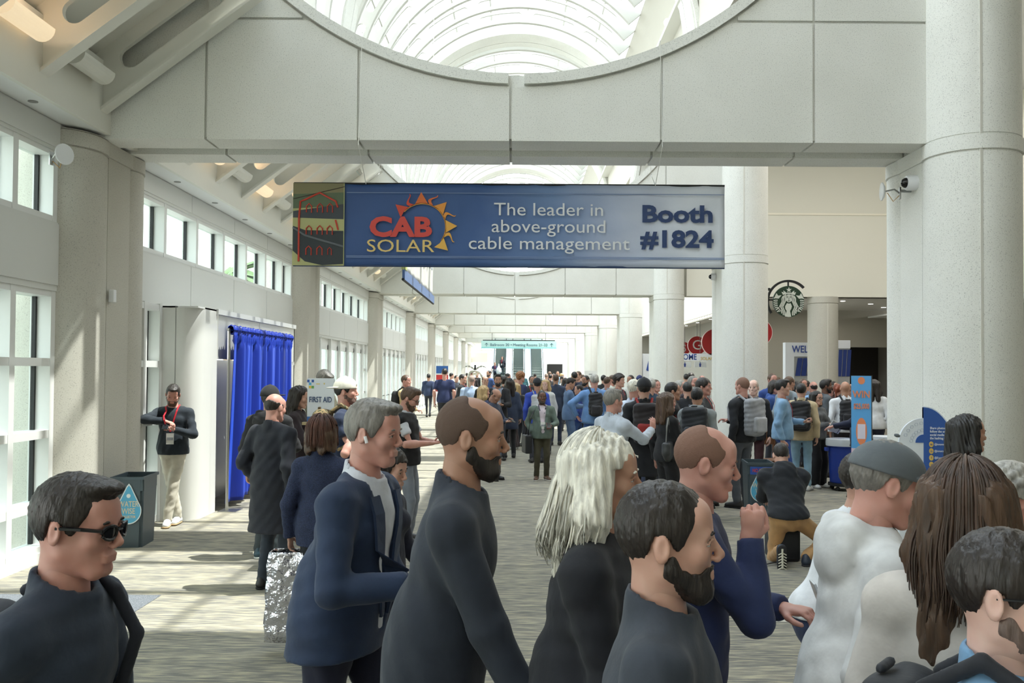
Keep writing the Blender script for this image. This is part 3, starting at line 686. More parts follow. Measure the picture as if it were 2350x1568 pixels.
# second banner, edge-on along the hall
b2 = empty('banner', (-1.48, 11.7, 3.1)); tag(b2, 'white vinyl banner with blue lower stripe hung lengthwise behind the big blue banner', 'banner')
mb = MB(); nx = 60; vs = []; fs = []
for j in range(11):
    for i in range(nx + 1):
        vs.append((0.012 * math.sin(i * 0.8 + j * 0.3) + 0.008 * math.sin(i * 0.31), 4.2 * i / nx, 0.12 + 0.83 * j / 10))
for j in range(10):
    for i in range(nx): a = j * (nx + 1) + i; fs.append((a, a + 1, a + nx + 2, a + nx + 1))
mb.add(vs, fs); o = mb.obj('cloth', mat('white_vinyl', (224, 224, 218), rough=0.4), b2, True); o.modifiers.new('s', 'SOLIDIFY').thickness = 0.004
boxobj('stripe', (-0.012, 0, 0.0), (0.02, 4.2, 0.13), mat('stripe_blue', (92, 118, 166), rough=0.4), b2); boxobj('colour_edge', (-0.022, 0, 0.13), (0.03, 0.18, 0.95), mat('green_edge', (188, 196, 120), rough=0.4), b2)
mb = MB(); mb.tube([(0, -0.03, 0.0), (0, 4.22, 0.0)], 0.018, 8); mb.tube([(0, 0, 0.96), (0, 4.2, 0.96)], 0.015, 8); mb.obj('pole', BLACKM, b2)
for y in (0.3, 3.9):
    mb = MB(); mb.tube([(0, y, 0.96), (0.0, y, 5.2)], 0.004, 4); mb.obj('cable', mat('white_cable', (228, 228, 222)), b2)
text('SUMMIT & EXPO', 0.34, mat('ink', (72, 96, 118)), b2, (0.03, 2.5, 0.62), rot=(rad(90), 0, rad(90)), ext=0.001)

# cameras and wireless dishes
def dish(x, y, z, face, lab, n_=1):
    e = empty('wireless_dish', (x, y, z), face); tag(e, lab, 'antenna')
    mb = MB(); mb.lathe([(0.015, 0.0), (0.07, 0.008), (0.105, 0.03), (0.10, 0.04), (0.0, 0.045)], 24); o = mb.obj('dish', mat('white_plastic', (226, 228, 230), rough=0.3), e, 'auto'); o.rotation_euler = (rad(90), 0, 0)
    mb = MB(); mb.tube([(0, 0.0, 0), (0, 0.10, 0.02), (0, 0.16, -0.03)], 0.01, 6); mb.box((-0.03, 0.15, -0.09), (0.03, 0.165, 0.04)); mb.obj('bracket', mat('metal', (170, 172, 172)), e)
    mb = MB(); mb.tube([(0.02, 0.02, -0.02), (0.03, 0.08, -0.12), (0.0, 0.15, -0.05)], 0.005, 5); mb.obj('wire', mat('brass_wire', (176, 140, 84)), e)
p = W(150, 358, 9.0); dish(p.x, p.y - 0.1, p.z, rad(62), 'small white wireless dish mounted high on the nearest left column')
p = W(2021, 438, 10.1); dish(4.12, p.y, p.z, rad(-100), 'small white wireless dish bracketed on the pier of the nearest right column')
def domecam(px, py, Y, x, lab, s_=1):
    p = W(px, py, Y); e = empty('security_camera', (x, Y, p.z)); tag(e, lab, 'camera')
    mb = MB(); mb.lathe([(0.085 * s_, 0), (0.085 * s_, 0.09 * s_), (0.075 * s_, 0.11 * s_)], 24); o = mb.obj('housing', mat('white_plastic', (226, 228, 230), rough=0.3), e, 'auto'); o.rotation_euler = (0, rad(-90), 0)
    mb = MB(); mb.lathe([(0.058 * s_, 0.10 * s_), (0.055 * s_, 0.125 * s_), (0.035 * s_, 0.155 * s_), (0.005, 0.165 * s_)], 20); o = mb.obj('dome_lens', mat('dark_dome', (16, 17, 20), rough=0.08), e, 'auto'); o.rotation_euler = (0, rad(-90), 0)
q_ = boxobj('camera_arm', (4.27, 10.06, p.z - .015), (4.41, 10.085, p.z + .015), mat('metal', (170, 172, 172))); q_.parent = bpy.data.objects['wireless_dish.001']; bpy.context.view_layer.update(); q_.matrix_parent_inverse = q_.parent.matrix_world.inverted()
domecam(2078, 418, 9.95, 4.40, 'white dome security camera with dark lens on the nearest right column pier')
domecam(1633, 635, 20.0, 4.39, 'grey security camera on the second right column pier', 0.9)
p = W(267, 680, 9.85); e = boxobj('wall_sensor', (-4.44, 9.8, p.z - 0.07), (-4.38, 9.87, p.z + 0.07), mat('white_plastic', (226, 228, 230), rough=0.3), None, 0.008); tag(e, 'small white sensor box on the nearest left column pier', 'sensor')

# coffee sign
SY = 20.45; c = W(1811, 692, SY)
cs = empty('cafe_sign', (c.x, SY, c.z)); tag(cs, 'round green and white coffee sign with crowned figure in a black ring bracket', 'sign')
GRN = mat('sign_green', (36, 62, 44), rough=0.4); CRM = mat('sign_cream', (214, 220, 212), rough=0.4); u_ = SY / F  # one photo pixel in metres here
U = 36 * SY / F
mb = MB(); n = 64; mb.prism([(U * math.cos(2 * math.pi * i / n), U * math.sin(2 * math.pi * i / n)) for i in range(n)], 0, 0.06); mb.obj('disc', GRN, cs)
Rk = 36.0
def SP(x, z): return ((x - 930) / 447 * U, -(z - 900) / 447 * U)   # marks measured on the disc face
def relief(pts, nm='emblem', y=-0.012, closed=True):
    mb = MB(); mb.prism([SP(*q) for q in pts], y, 0.0)
    o = mb.obj(nm, CRM, cs)
    bm = bmesh.new(); bm.from_mesh(o.data); bmesh.ops.triangulate(bm, faces=[f for f in bm.faces if len(f.verts) > 4]); bm.to_mesh(o.data); bm.free(); return o
def ribbon(pts, wd, nm='hair_strand', y=-0.012):
    q = [SP(*t) for t in pts]; L_ = []; R_ = []; mb = MB(); vs = []
    for i, p in enumerate(q):
        a = q[max(i - 1, 0)]; b = q[min(i + 1, len(q) - 1)]; dx, dz = b[0] - a[0], b[1] - a[1]; l = math.hypot(dx, dz) or 1; k = wd / 447 * U / 2
        for s_ in (1, -1):
            for yy in (y, 0): vs.append((p[0] - s_ * dz / l * k, yy, p[1] + s_ * dx / l * k))
    fs = []
    for i in range(len(q) - 1):
        a = 4 * i; b = a + 4; fs += [(a, a + 2, b + 2, b), (a, b, b + 1, a + 1), (a + 2, a + 3, b + 3, b + 2)]
    mb.add(vs, fs); return mb.obj(nm, CRM, cs)
star = []
for i in range(10):
    a = rad(90 + i * 36); r = 84 if i % 2 == 0 else 34; star.append((935 + r * math.cos(a), 570 - r * math.sin(a)))
relief(star, 'star')
relief([(722, 622), (790, 650), (775, 585), (838, 628), (862, 655), (935, 640), (1008, 655), (1030, 628), (1090, 588), (1080, 650), (1138, 630), (1105, 718), (1010, 690), (935, 682), (850, 690), (765, 712)], 'crown')
face = [(935 + 92 * math.cos(rad(a)) * (1 if a < 180 else 1), 800 - (105 if a < 180 else 125) * math.sin(rad(a))) for a in range(0, 360, 12)]
relief(face, 'face')
def dark(pts, y=-0.016):
    mb = MB(); q = [SP(*t) for t in pts]; mb.tube([(x, y, z) for x, z in q], 0.0045, 5); return mb.obj('face_line', GRN, cs)
for s_ in (-1, 1):
    dark([(935 + s_ * 80, 765), (935 + s_ * 50, 748), (935 + s_ * 20, 765)]); dark([(935 + s_ * 72, 790), (935 + s_ * 48, 780), (935 + s_ * 26, 792)])
dark([(915, 850), (935, 862), (952, 850)]); dark([(895, 882), (932, 892), (965, 880)]); dark([(935, 790), (930, 830)])
relief([(880, 950), (935, 962), (985, 950), (1020, 1040), (1000, 1110), (965, 1170), (985, 1260), (1000, 1335), (930, 1344), (820, 1328), (850, 1250), (872, 1170), (830, 1110), (825, 1040)], 'torso')
for s_ in (-1, 1):
    for k, x0 in enumerate((118, 165, 212)):
        pts = []
        for i in range(15):
            t = i / 14; z = 700 + k * 22 + t * (600 - k * 30); xx = x0 * (0.72 + 0.28 * min(1, t * 6)) + 34 * math.sin(t * 9.2 + 2.7) * min(1, t * 3) + (20 if t > 0.5 else 0)
            if math.hypot(xx, z - 900) < 432: pts.append((932 + s_ * xx, z))
        ribbon(pts, 30)
    relief([(932 + s_ * 435, 830), (932 + s_ * 350, 665), (932 + s_ * 305, 735), (932 + s_ * 205, 720), (932 + s_ * 290, 820), (932 + s_ * 380, 812)][::s_], 'tail_fin')
    for k in range(7):
        z = 868 + k * 52; r_out = math.sqrt(max(438 ** 2 - (z - 900) ** 2, 0)); L_ = 120 - k * 5
        ribbon([(932 + s_ * r_out, z + 14), (932 + s_ * (r_out - L_ * 0.5), z - 4), (932 + s_ * (r_out - L_), z - 2)], 26, 'tail_scale')
    relief([(932 + s_ * 345, 1100), (932 + s_ * 270, 1060), (932 + s_ * 225, 1040), (932 + s_ * 215, 1130), (932 + s_ * 290, 1160)][::s_], 'hand_shape')
# ring bracket
mb = MB(); r0, r1 = U * 45 / 36, U * 50 / 36
mb.strip([(rad(42) + rad(172) * i / 40, r0, r1) for i in range(41)], 0.0, 0.06, lambda u, q: (q * math.cos(u), q * math.sin(u))); mb.obj('ring_bracket', BLACKM, cs)
boxobj('bracket_arm', (-0.015, 0.02, U), (0.015, 0.05, r0), BLACKM, cs); boxobj('bracket_arm', (-r0, 0.02, 0.02), (-U, 0.05, 0.05), BLACKM, cs)
boxobj('wall_arm', (-U * 62 / 36 - 0.45, 0.0, U * 25 / 36), (-U * 42 / 36, 0.06, U * 31 / 36), BLACKM, cs); boxobj('wall_arm', (-U * 62 / 36 - 0.45, 0.0, 0.0), (-r0, 0.06, 0.05), BLACKM, cs)
# red letter discs
REDM = mat('sign_red', (150, 26, 28), rough=0.35)
def disc(px, py, Y, rpx, letter, lab):
    p = W(px, py, Y); r = rpx * Y / F; e = empty('letter_sign', (p.x, Y, p.z)); tag(e, lab, 'sign', 'red letter discs')
    mb = MB(); mb.prism([(r * math.cos(2 * math.pi * i / 48), r * math.sin(2 * math.pi * i / 48)) for i in range(48)], 0, 0.08); mb.obj('disc', REDM, e)
    mb = MB(); mb.strip([(2 * math.pi * i / 48, r * 0.985, r * 1.02) for i in range(49)], -0.01, 0.09, lambda u, q: (q * math.cos(u), q * math.sin(u))); mb.obj('rim', mat('pale_rim', (214, 190, 186)), e)
    if letter: text(letter, r * 1.5, mat('letter_grey', (190, 186, 182)), e, (0, -0.02, 0), bold=0.0)
    mb = MB(); mb.tube([(0, 0.04, r), (0, 0.04, (7.99 if Y > 29 else 9.6) - p.z)], 0.015, 6); mb.obj('hanger', mat('metal', (150, 150, 150)), e)
disc(1742, 763, 24, 31, '', 'plain red disc sign peeking out beside the second right column under the coffee sign')
disc(1600, 793, 44, 21, 'G', 'dark red round sign with a pale letter G hanging between the right columns')
disc(1642, 786, 40, 31, '', 'large red disc sign overlapping the letter G disc, half hidden by a column')
disc(1570, 800, 48, 15, 'S', 'small dark red disc sign left of the letter G disc, behind the third right column')
# white 'WELCOME' fascia boards
def booth(px0, px1, py0, py1, Y, body, cpx, size, lab, legs=True, sub=None):
    a = W(px0, py0, Y); b = W(px1, py1, Y); e = empty('welcome_sign', ((a.x + b.x) / 2, Y, 0)); tag(e, lab, 'sign')
    hw = (b.x - a.x) / 2
    boxobj('header_board', (-hw, 0, b.z), (hw, 0.3, a.z), mat('white_board', (228, 232, 238)), e)
    t = W(cpx, (py0 + py1) / 2, Y); text(body, size, mat('ink', (38, 70, 150)), e, (t.x - e.location.x, -0.012, (a.z + b.z) / 2), bold=0.008, xs=0.8)
    if legs:
        for s_ in (-1, 1): boxobj('post', (s_ * hw - (0.3 if s_ > 0 else 0), 0, 0), (s_ * hw + (0.3 if s_ < 0 else 0), 0.3, b.z), mat('white_board', (228, 232, 238)), e)
    return e, a, b
e, a, b = booth(1500, 1668, 811, 829, 40, 'WELCOME', 1563, 0.36, 'white overhead board reading WELCOME in blue seen between the right columns')
text('SOLAR', 0.2, mat('ink', (222, 190, 90)), e, (W(1622, 826, 40).x - e.location.x, -0.012, b.z + 0.1), xs=0.9)
e, a, b = booth(1803, 1905, 786, 819, 31, 'WELCOME', 1862, 0.34, 'white entrance booth with blue stripes and WELCOME header behind the lobby column')
for k in range(4):
    px = 1828 + k * 13; q = [W(px + 4, 822, 31), W(px + 15, 822, 31), W(px + 9, 863, 31), W(px - 2, 863, 31)]; mb = MB()
    mb.prism([(t.x - e.location.x, t.z) for t in q], 0.02, 0.05); mb.obj('blue_stripe', mat('ink', (34, 58, 128)), e)
boxobj('back_board', (-0.7, 0.06, 0), (0.75, 0.12, b.z), mat('grey_board', (176, 178, 178)), e)
e, a, b = booth(1920, 1952, 781, 800, 31.3, '', 1936, 0.3, 'narrow white booth panel with blue slanted stripes right of the lobby column', False)
hw = (b.x - a.x) / 2; boxobj('back_board', (-hw, 0.05, 0), (hw, 0.12, b.z), mat('grey_board', (176, 178, 178)), e)
for k in range(3):
    px = 1926 + k * 10; q = [W(px + 1, 803, 31.3), W(px + 9, 803, 31.3), W(px + 5, 864, 31.3), W(px - 3, 864, 31.3)]; mb = MB()
    mb.prism([(t.x - e.location.x, t.z) for t in q], 0.02, 0.05); mb.obj('blue_stripe', mat('ink', (34, 58, 128)), e)
e, a, b = booth(1476, 1510, 812, 870, 38.5, '', 1490, 0.3, 'white booth wall with a blue pennant shape behind the third right column', False)
q = [W(1489, 828, 38.4), W(1489, 852, 38.4), W(1484, 850, 38.4)]; mb = MB(); mb.prism([(t.x - e.location.x, t.z) for t in q], -0.03, -0.01); mb.obj('pennant', mat('ink', (38, 70, 150)), e)
boxobj('lower_wall', (-0.31, 0, 0), (0.31, 0.3, b.z), mat('white_board', (228, 232, 238)), e)
for px, lab in ((1572, 'white hanging restroom sign with blue figure, left one'), (1607, 'white hanging restroom sign with blue figure, right one')):
    p = W(px, 837, 43); e = empty('restroom_sign', (p.x, 43, p.z)); tag(e, lab, 'sign')
    boxobj('sign_panel', (-0.26, 0, -0.13), (0.3, 0.05, 0.13), mat('pale_board', (210, 214, 216)), e); mb = MB()
    mb.prism([(-0.05, 0.04), (0.05, 0.04), (0.03, -0.11), (-0.03, -0.11)], -0.01, 0); mb.prism([(0.03 * math.cos(t), 0.075 + 0.03 * math.sin(t)) for t in [k * 0.785 for k in range(8)]], -0.01, 0); mb.obj('figure_symbol', mat('ink', (38, 60, 130)), e)
    boxobj('hanger', (-0.01, 0.02, 0.13), (0.01, 0.04, 7.99 - p.z), mat('metal', (150, 150, 150)), e)

# bins
GREYB = mat('bin_grey', (66, 80, 88), rough=0.45); DROP = mat('ink', (84, 168, 206), rough=0.4); DROPW = mat('ink', (222, 230, 232), rough=0.4)
def slimbin(x, y, rz, lab, wide=0.28, deep=0.52, h=0.76, words=('WATER', 'WISE', 'COLLECTOR'), top=None, dx=0.0):
    e = empty('recycling_bin', (x, y, 0), rz); tag(e, lab, 'bin', 'recycling bins in the hall')
    bm = bmesh.new(); vs = []
    for z, k in ((0, 0.86), (h - 0.03, 0.98), (h - 0.03, 1.03), (h, 1.03)):
        vs.append([bm.verts.new((sx_ * wide / 2 * k, sy_ * deep / 2 * k, z)) for sx_, sy_ in ((-1, -1), (1, -1), (1, 1), (-1, 1))])
    for a_, b_ in zip(vs, vs[1:]):
        for i in range(4): bm.faces.new((a_[i], a_[(i + 1) % 4], b_[(i + 1) % 4], b_[i]))
    bm.faces.new(vs[0][::-1]); inn = [bm.verts.new((v_.co.x * 0.9, v_.co.y * 0.93, h)) for v_ in vs[-1]]; bot = [bm.verts.new((v_.co.x * 0.9, v_.co.y * 0.93, h - 0.15)) for v_ in vs[-1]]
    for i in range(4):
        j = (i + 1) % 4; bm.faces.new((vs[-1][i], vs[-1][j], inn[j], inn[i])); bm.faces.new((inn[i], inn[j], bot[j], bot[i]))
    bm.faces.new(bot)
    bmesh.ops.bevel(bm, geom=[e_ for e_ in bm.edges if abs(e_.verts[0].co.z - e_.verts[1].co.z) > 0.3], offset=0.03, segments=3, affect='EDGES')
    bmesh.ops.recalc_face_normals(bm, faces=bm.faces); me = bpy.data.meshes.new('bin_body'); bm.to_mesh(me); bm.free(); me.materials.append(GREYB); inst('bin_body', me, e)
    yf = -deep / 2 * 0.99 - 0.004
    def drop(s_, nm, m_, yy):
        pts = [(dx + s_ * 0.125 * math.cos(rad(a)), 0.40 + s_ * 0.135 * math.sin(rad(a))) for a in range(-200, 21, 12)] + [(dx + s_ * 0.02, 0.40 + s_ * 0.25), (dx, 0.40 + s_ * 0.275), (dx - s_ * 0.02, 0.40 + s_ * 0.25)]
        mb = MB(); mb.prism(pts, yy, yy + 0.003); mb.obj(nm, m_, e)
    drop(1.06, 'drop_outline', DROPW, yf); drop(0.98, 'drop_label', DROP, yf - 0.002)
    for i, (t, sz, z) in enumerate(zip(words, (0.085, 0.085, 0.036), (0.47, 0.395, 0.335))): text(t, sz, mat('ink', (206, 200, 176)), e, (dx, yf - 0.004, z), bold=0.003, xs=0.72, ext=0.001)
    mb = MB(); mb.lathe([(0.022, 0), (0.022, 0.004)], 12, (dx, 0, 0)); o = mb.obj('seal', DROPW, e); o.rotation_euler = (rad(90), 0, 0); o.location = (0, yf - 0.003, 0.56)
    if top:
        boxobj('top_label', (-wide * 0.4, yf - 0.003, h - 0.15), (wide * 0.4, yf, h - 0.05), mat('ink', (44, 84, 170)), e); text(top, 0.062, mat('ink', (206, 66, 60)), e, (0, yf - 0.006, h - 0.1), bold=0.003, xs=0.7, ext=0.001)
    return e
p = W(297, 1255, 9.85); slimbin(-4.18, 9.95, rad(5), 'dark grey recycling bin with blue water drop label against the nearest left column', wide=0.34, dx=0.02)
p = W(1744, 1190, 11.75); slimbin(p.x, 11.9, rad(-6), 'grey recycling bin with a red and blue NO TRASH label behind the kneeling man', wide=0.34, top='NO TRASH')
p = W(957, 960, 33); slimbin(p.x, 24.5, 0.1, 'grey recycling bin with drop label near the left doors beyond the vested man', wide=0.42, h=0.9)
p = W(1343, 965, 26); slimbin(p.x, 25.5, 0, 'plain grey bin beside the man in denim shirt', wide=0.4, h=0.86)
# blue wheeled bin
p = W(1933, 1112, 14.9); e = empty('trash_can', (p.x, 14.9, 0)); tag(e, 'large blue rolling trash can with white liner folded over its rim', 'trash can'); bx_, by_ = p.x, 14.9
BB = mat('bin_blue', (38, 66, 160), rough=0.4)
mb = MB(); mb.lathe([(0.20, 0.12), (0.21, 0.14), (0.235, 0.70), (0.262, 0.72), (0.262, 0.76), (0.245, 0.78)], 28); mb.obj('bin_body', BB, e, 'auto')
mb = MB(); mb.lathe([(0.272, 0.73), (0.276, 0.78), (0.27, 0.84), (0.24, 0.845), (0.22, 0.80), (0.21, 0.5)], 28); mb.obj('liner', mat('liner', (214, 220, 226), rough=0.3), e, 'auto')
for s_ in (-1, 1): boxobj('handle', (s_ * 0.27 - 0.03, -0.05, 0.64), (s_ * 0.27 + 0.03, 0.05, 0.70), BB, e, 0.01)
mb = MB(); mb.lathe([(0.20, 0.07), (0.24, 0.08), (0.24, 0.12), (0.2, 0.13)], 24); mb.obj('dolly', BLACKM, e, 'auto')
for k in range(4):
    a = 0.785 + k * 1.57; mb = MB(); mb.lathe([(0.035, -0.012), (0.035, 0.012)], 12); o = mb.obj('caster', BLACKM, e); o.rotation_euler = (rad(90), 0, 0); o.location = (0.19 * math.cos(a), 0.19 * math.sin(a), 0.036)
p = W(2000, 1110, 15.6); e = empty('trash_can', (p.x + .1, 15.3, 0)); tag(e, 'second trash can with pale liner behind the advertising totem', 'trash can')
mb = MB(); mb.lathe([(0.20, 0), (0.235, 0.72), (0.26, 0.76)], 28); mb.obj('bin_body', mat('bin_white', (206, 210, 212)), e, 'auto'); mb = MB(); mb.lathe([(0.27, 0.73), (0.27, 0.86), (0.2, 0.84)], 28); mb.obj('liner', mat('liner', (214, 220, 226), rough=0.3), e, 'auto')
# advertising totem
p = W(1976, 1000, 12.3); e = empty('advertising_totem', (p.x, 12.3, 0), rad(-24)); tag(e, 'narrow sky blue advertising totem with orange prize lettering and black side', 'sign')
boxobj('cabinet', (-0.13, 0.0, 0), (0.13, 0.16, 1.89), mat('black_side', (28, 30, 36), rough=0.4), e)
boxobj('front_panel', (-0.13, -0.006, 0.9), (0.125, 0.0, 1.885), mat('poster_blue', (92, 170, 232), rough=0.4), e); boxobj('lower_picture', (-0.13, -0.006, 0.05), (0.125, 0.0, 0.9), mat('poster_pink', (216, 196, 212), rough=0.4), e)
OR = mat('ink', (232, 140, 96)); text('WIN', 0.135, OR, e, (0, -0.012, 1.63), bold=0.006, xs=0.8); text('$25,000', 0.1, OR, e, (0, -0.012, 1.47), bold=0.005, xs=0.62)
for rx, rz_, zc, mm, nm, yy in ((0.045, 0.05, 1.82, OR, 'badge_oval', -0.012), (0.07, 0.185, 1.13, OR, 'orange_oval', -0.010), (0.05, 0.10, 1.13, mat('ink', (226, 220, 236)), 'blank_square', -0.013)):
    mb = MB(); mb.prism([(rx * math.cos(2 * math.pi * i / 28), zc + rz_ * math.sin(2 * math.pi * i / 28)) for i in range(28)] if 'oval' in nm else [(-rx, zc - rz_), (rx, zc - rz_), (rx, zc + rz_), (-rx, zc + rz_)], yy, -0.005); mb.obj(nm, mm, e)
for sx_ in (-0.06, 0.06):
    mb = MB(); mb.prism([(sx_ - 0.02, 0.35), (sx_ + 0.02, 0.35), (sx_ + 0.035, 0.62), (sx_ + 0.02, 0.72), (sx_, 0.80), (sx_ - 0.02, 0.72), (sx_ - 0.035, 0.62)], -0.01, -0.005); mb.obj('picture_figure', mat('ink', (110, 120, 150) if sx_ < 0 else (214, 160, 140)), e)
# social media sign: blue half dome + white half dome
p = W(2113, 1000, 8.35); e = empty('social_media_sign', (p.x, 8.3, 0)); tag(e, 'blue and white half-dome sign asking visitors to share photos, standing at the nearest right column', 'sign')
BL = mat('board_blue', (52, 92, 166), rough=0.4); u1 = 8.3 / F
zt = W(2113, 935, 8.3).z; r_ = 79 * u1
mb = MB(); pts = [(0, 0.3)] + [(0, zt)] + [(r_ * math.sin(rad(a)), zt - 0.55 + 0.55 * math.cos(rad(a))) for a in range(8, 91, 6)] + [(r_, 0.3)]
mb.prism([(x + (0.008 if x > 0 else 0), z + 0.008) for x, z in pts], 0.004, 0.03); mb.obj('white_edge', mat('board_white', (222, 230, 240)), e)
mb = MB(); mb.prism(pts, 0, 0.03); mb.obj('blue_board', BL, e)
wz = W(2113, 960, 8.3).z; wr_ = 56 * u1
mb = MB(); mb.strip([(rad(90) + rad(90) * i / 20, 0.0, wr_) for i in range(21)], 0.005, 0.03, lambda u, q: (q * math.cos(u), wz - wr_ + q * math.sin(u))); mb.box((-wr_, 0.005, 0.3), (0.0, 0.03, wz - wr_)); mb.obj('white_board', mat('board_white', (222, 228, 234)), e)
mb = MB(); mb.strip([(rad(90) + rad(90) * i / 12, 0.0, 0.075) for i in range(13)], -0.002, 0.03, lambda u, q: (q * math.cos(u), wz - wr_ + q * math.sin(u))); mb.obj('blue_centre', BL, e)
for k in range(11):
    a = rad(97 + (k % 6) * 15); q = (0.115 if k < 6 else 0.18); q = q if k < 6 else q; x, z = q * math.cos(a), wz - wr_ + q * math.sin(a)
    mb = MB(); mb.strip([(rad(60 * i), 0.014, 0.0165) for i in range(7)], 0.002, 0.006, lambda u, v_: (x + v_ * math.cos(u), z + v_ * math.sin(u))); mb.obj('hexagon_outline', mat('ink', (170, 180, 196)), e)
WH = mat('ink', (232, 236, 242))
for i, t in enumerate(('Share photos and', 'follow the action on', 'social media by using', 'the hashtag #iesna.')): text(t, 0.031, WH, e, (0.055, -0.004, W(0, 969 + i * 7.7, 8.3).z), align='LEFT', bold=0.0008, xs=0.86, ext=0.001)
for i, t in enumerate(('@ionaesna', '@ionaesna', '@EnergyStorageNA', '@ionaesna')):
    z = W(0, 1006 + i * 15.4, 8.3).z; text(t, 0.027, WH, e, (0.095, -0.004, z), align='LEFT', xs=0.86, ext=0.001)
    mb = MB(); mb.prism([(0.068 + 0.02 * math.cos(k * 0.3927), z + 0.026 * math.sin(k * 0.3927)) for k in range(16)], -0.004, 0); mb.obj('icon_disc', mat('ink', (222, 186, 96)), e)
    text(('in', 'o', 'f', 'u')[i], 0.03, BL, e, (0.068, -0.006, z), ext=0.001)
for x in (-0.15, 0.15): boxobj('foot', (x - 0.02, 0.0, 0), (x + 0.02, 0.03, 0.3), WHITE, e); boxobj('foot_plate', (x - 0.04, -0.12, 0), (x + 0.04, 0.15, 0.012), WHITE, e)
# first aid easel
p = W(734, 920, 9.6); e = empty('easel_sign', (p.x, 9.65, 0), rad(-10)); tag(e, 'white FIRST AID board on a pale wooden easel near the left columns', 'sign')
bd = empty('board_pivot'); bd.parent = e
bd = boxobj('board', (-0.15, 0, 1.36), (0.15, 0.02, 1.83), mat('board_white', (222, 226, 232)), e)
boxobj('blue_band', (-0.15, -0.002, 1.36), (0.15, 0.0, 1.42), mat('ink', (60, 110, 176)), e)
text('FIRST AID', 0.083, mat('ink', (36, 66, 110)), e, (0.0, -0.004, 1.60), bold=0.002, xs=0.72, ext=0.001)
for i, (x, z, cc) in enumerate(((-0.14, 1.80, (44, 84, 160)), (-0.09, 1.80, (44, 84, 160)), (-0.12, 1.77, (84, 170, 214)), (-0.12, 1.735, (230, 190, 70)), (-0.09, 1.735, (110, 170, 80)))): boxobj('logo_square', (x - 0.012, -0.003, z - 0.014), (x + 0.014, 0.0, z + 0.014), mat('ink', cc), e)
mb = MB(); mb.prism([(-0.05, 1.775), (-0.01, 1.775), (-0.01, 1.765), (-0.05, 1.765)], -0.003, 0); mb.prism([(0.03, 1.78), (0.05, 1.78), (0.04, 1.76)], -0.003, 0); mb.obj('logo_mark', mat('ink', (214, 190, 110)), e)
WOOD = mat('easel_wood', (184, 168, 130), rough=0.6)
for s_, yy in ((-0.15, 0.0), (0.15, 0.0), (0, 0.5)):
    mb = MB(); mb.tube([(s_ * 1.4, yy + 0.03, 0), (s_ * 0.5, 0.05, 1.75)], 0.022, 6); mb.obj('leg', WOOD, e)
boxobj('ledge', (-0.2, -0.02, 1.33), (0.2, 0.04, 1.36), WOOD, e)
bpy.data.objects.remove(bpy.data.objects['board_pivot'])
# tall red/blue flag poster and luggage-cart arch
p = W(1015, 860, 44); e = empty('flag_poster', (p.x, 44, 0)); tag(e, 'blue and red poster banner behind the tall man in a navy polo', 'poster')
boxobj('red_field', (-0.29, 0, 0.9), (0.29, 0.02, 1.72), mat('ink', (190, 44, 46)), e); boxobj('blue_field', (-0.29, 0, 1.78), (0.29, 0.02, 2.15), mat('ink', (44, 92, 160)), e); boxobj('white_stripe', (-0.29, 0, 1.72), (0.29, 0.02, 1.78), WHITE, e); boxobj('pole', (-0.02, 0.02, 0), (0.02, 0.05, 2.1), BLACKM, e)
p = W(1090, 900, 33); e = empty('display_arch', (p.x, 33, 0)); tag(e, 'chrome arch display with two white perforated arms spread above it', 'display')
mb = MB(); r0 = 15.5 * 33 / F; zc_ = W(0, 860, 33).z
mb.tube([(-r0, 0, 0), (-r0, 0, zc_)] + [(-r0 * math.cos(rad(a)), 0, zc_ + r0 * math.sin(rad(a))) for a in range(15, 180, 15)] + [(r0, 0, zc_), (r0, 0, 0)], 0.045, 8); mb.obj('arch', mat('metal', (222, 220, 210), rough=0.25), e, True)
for s_ in (-1, 1):
    mb = MB(); cols_ = []
    for i in range(13):
        t = i / 12; x = t * 0.43; zc2 = zc_ + r0 + 0.03 + 0.14 * math.sin(t * 2.6); cols_.append((s_ * x, zc2 - 0.05 * (1 - t * 0.7), zc2 + 0.05 * (1 - t * 0.7)))
    mb.strip(cols_, -0.015, 0.015); mb.obj('arm', mat('white_steel', (222, 221, 212), rough=0.45), e)
    for t in (0.25, 0.5, 0.75):
        mb = MB(); mb.prism([(s_ * t * 0.43 + 0.018 * math.cos(k), zc_ + r0 + 0.03 + 0.14 * math.sin(t * 2.6) + 0.018 * math.sin(k)) for k in [q * 0.785 for q in range(8)]], -0.02, -0.014); mb.obj('hole', BLACKM, e)
boxobj('name_plate', (-0.09, -0.02, zc_ + r0 - 0.16), (0.09, 0.0, zc_ + r0 - 0.06), mat('plate', (226, 220, 200)), e)
boxobj('black_motor', (-0.03, -0.04, zc_ + r0 + 0.04), (0.04, 0.04, zc_ + r0 + 0.22), BLACKM, e, 0.01)
boxobj('base', (-r0 - 0.05, -0.3, 0), (r0 + 0.05, 0.3, 0.06), BLACKM, e, 0.01)
# white counters beyond, notice board
p = W(1356, 880, 36); e = empty('notice_board', (p.x, 36, 0)); tag(e, 'white notice board standing near the right columns in the distance', 'notice board')
boxobj('board', (-0.24, 0, 1.2), (0.24, 0.02, 1.95), WHITE, e); boxobj('print_line', (-0.08, -0.004, 1.80), (0.16, 0, 1.83), mat('ink', (120, 124, 130)), e); boxobj('post', (-0.02, 0.02, 0), (0.02, 0.05, 1.9), WHITE, e)
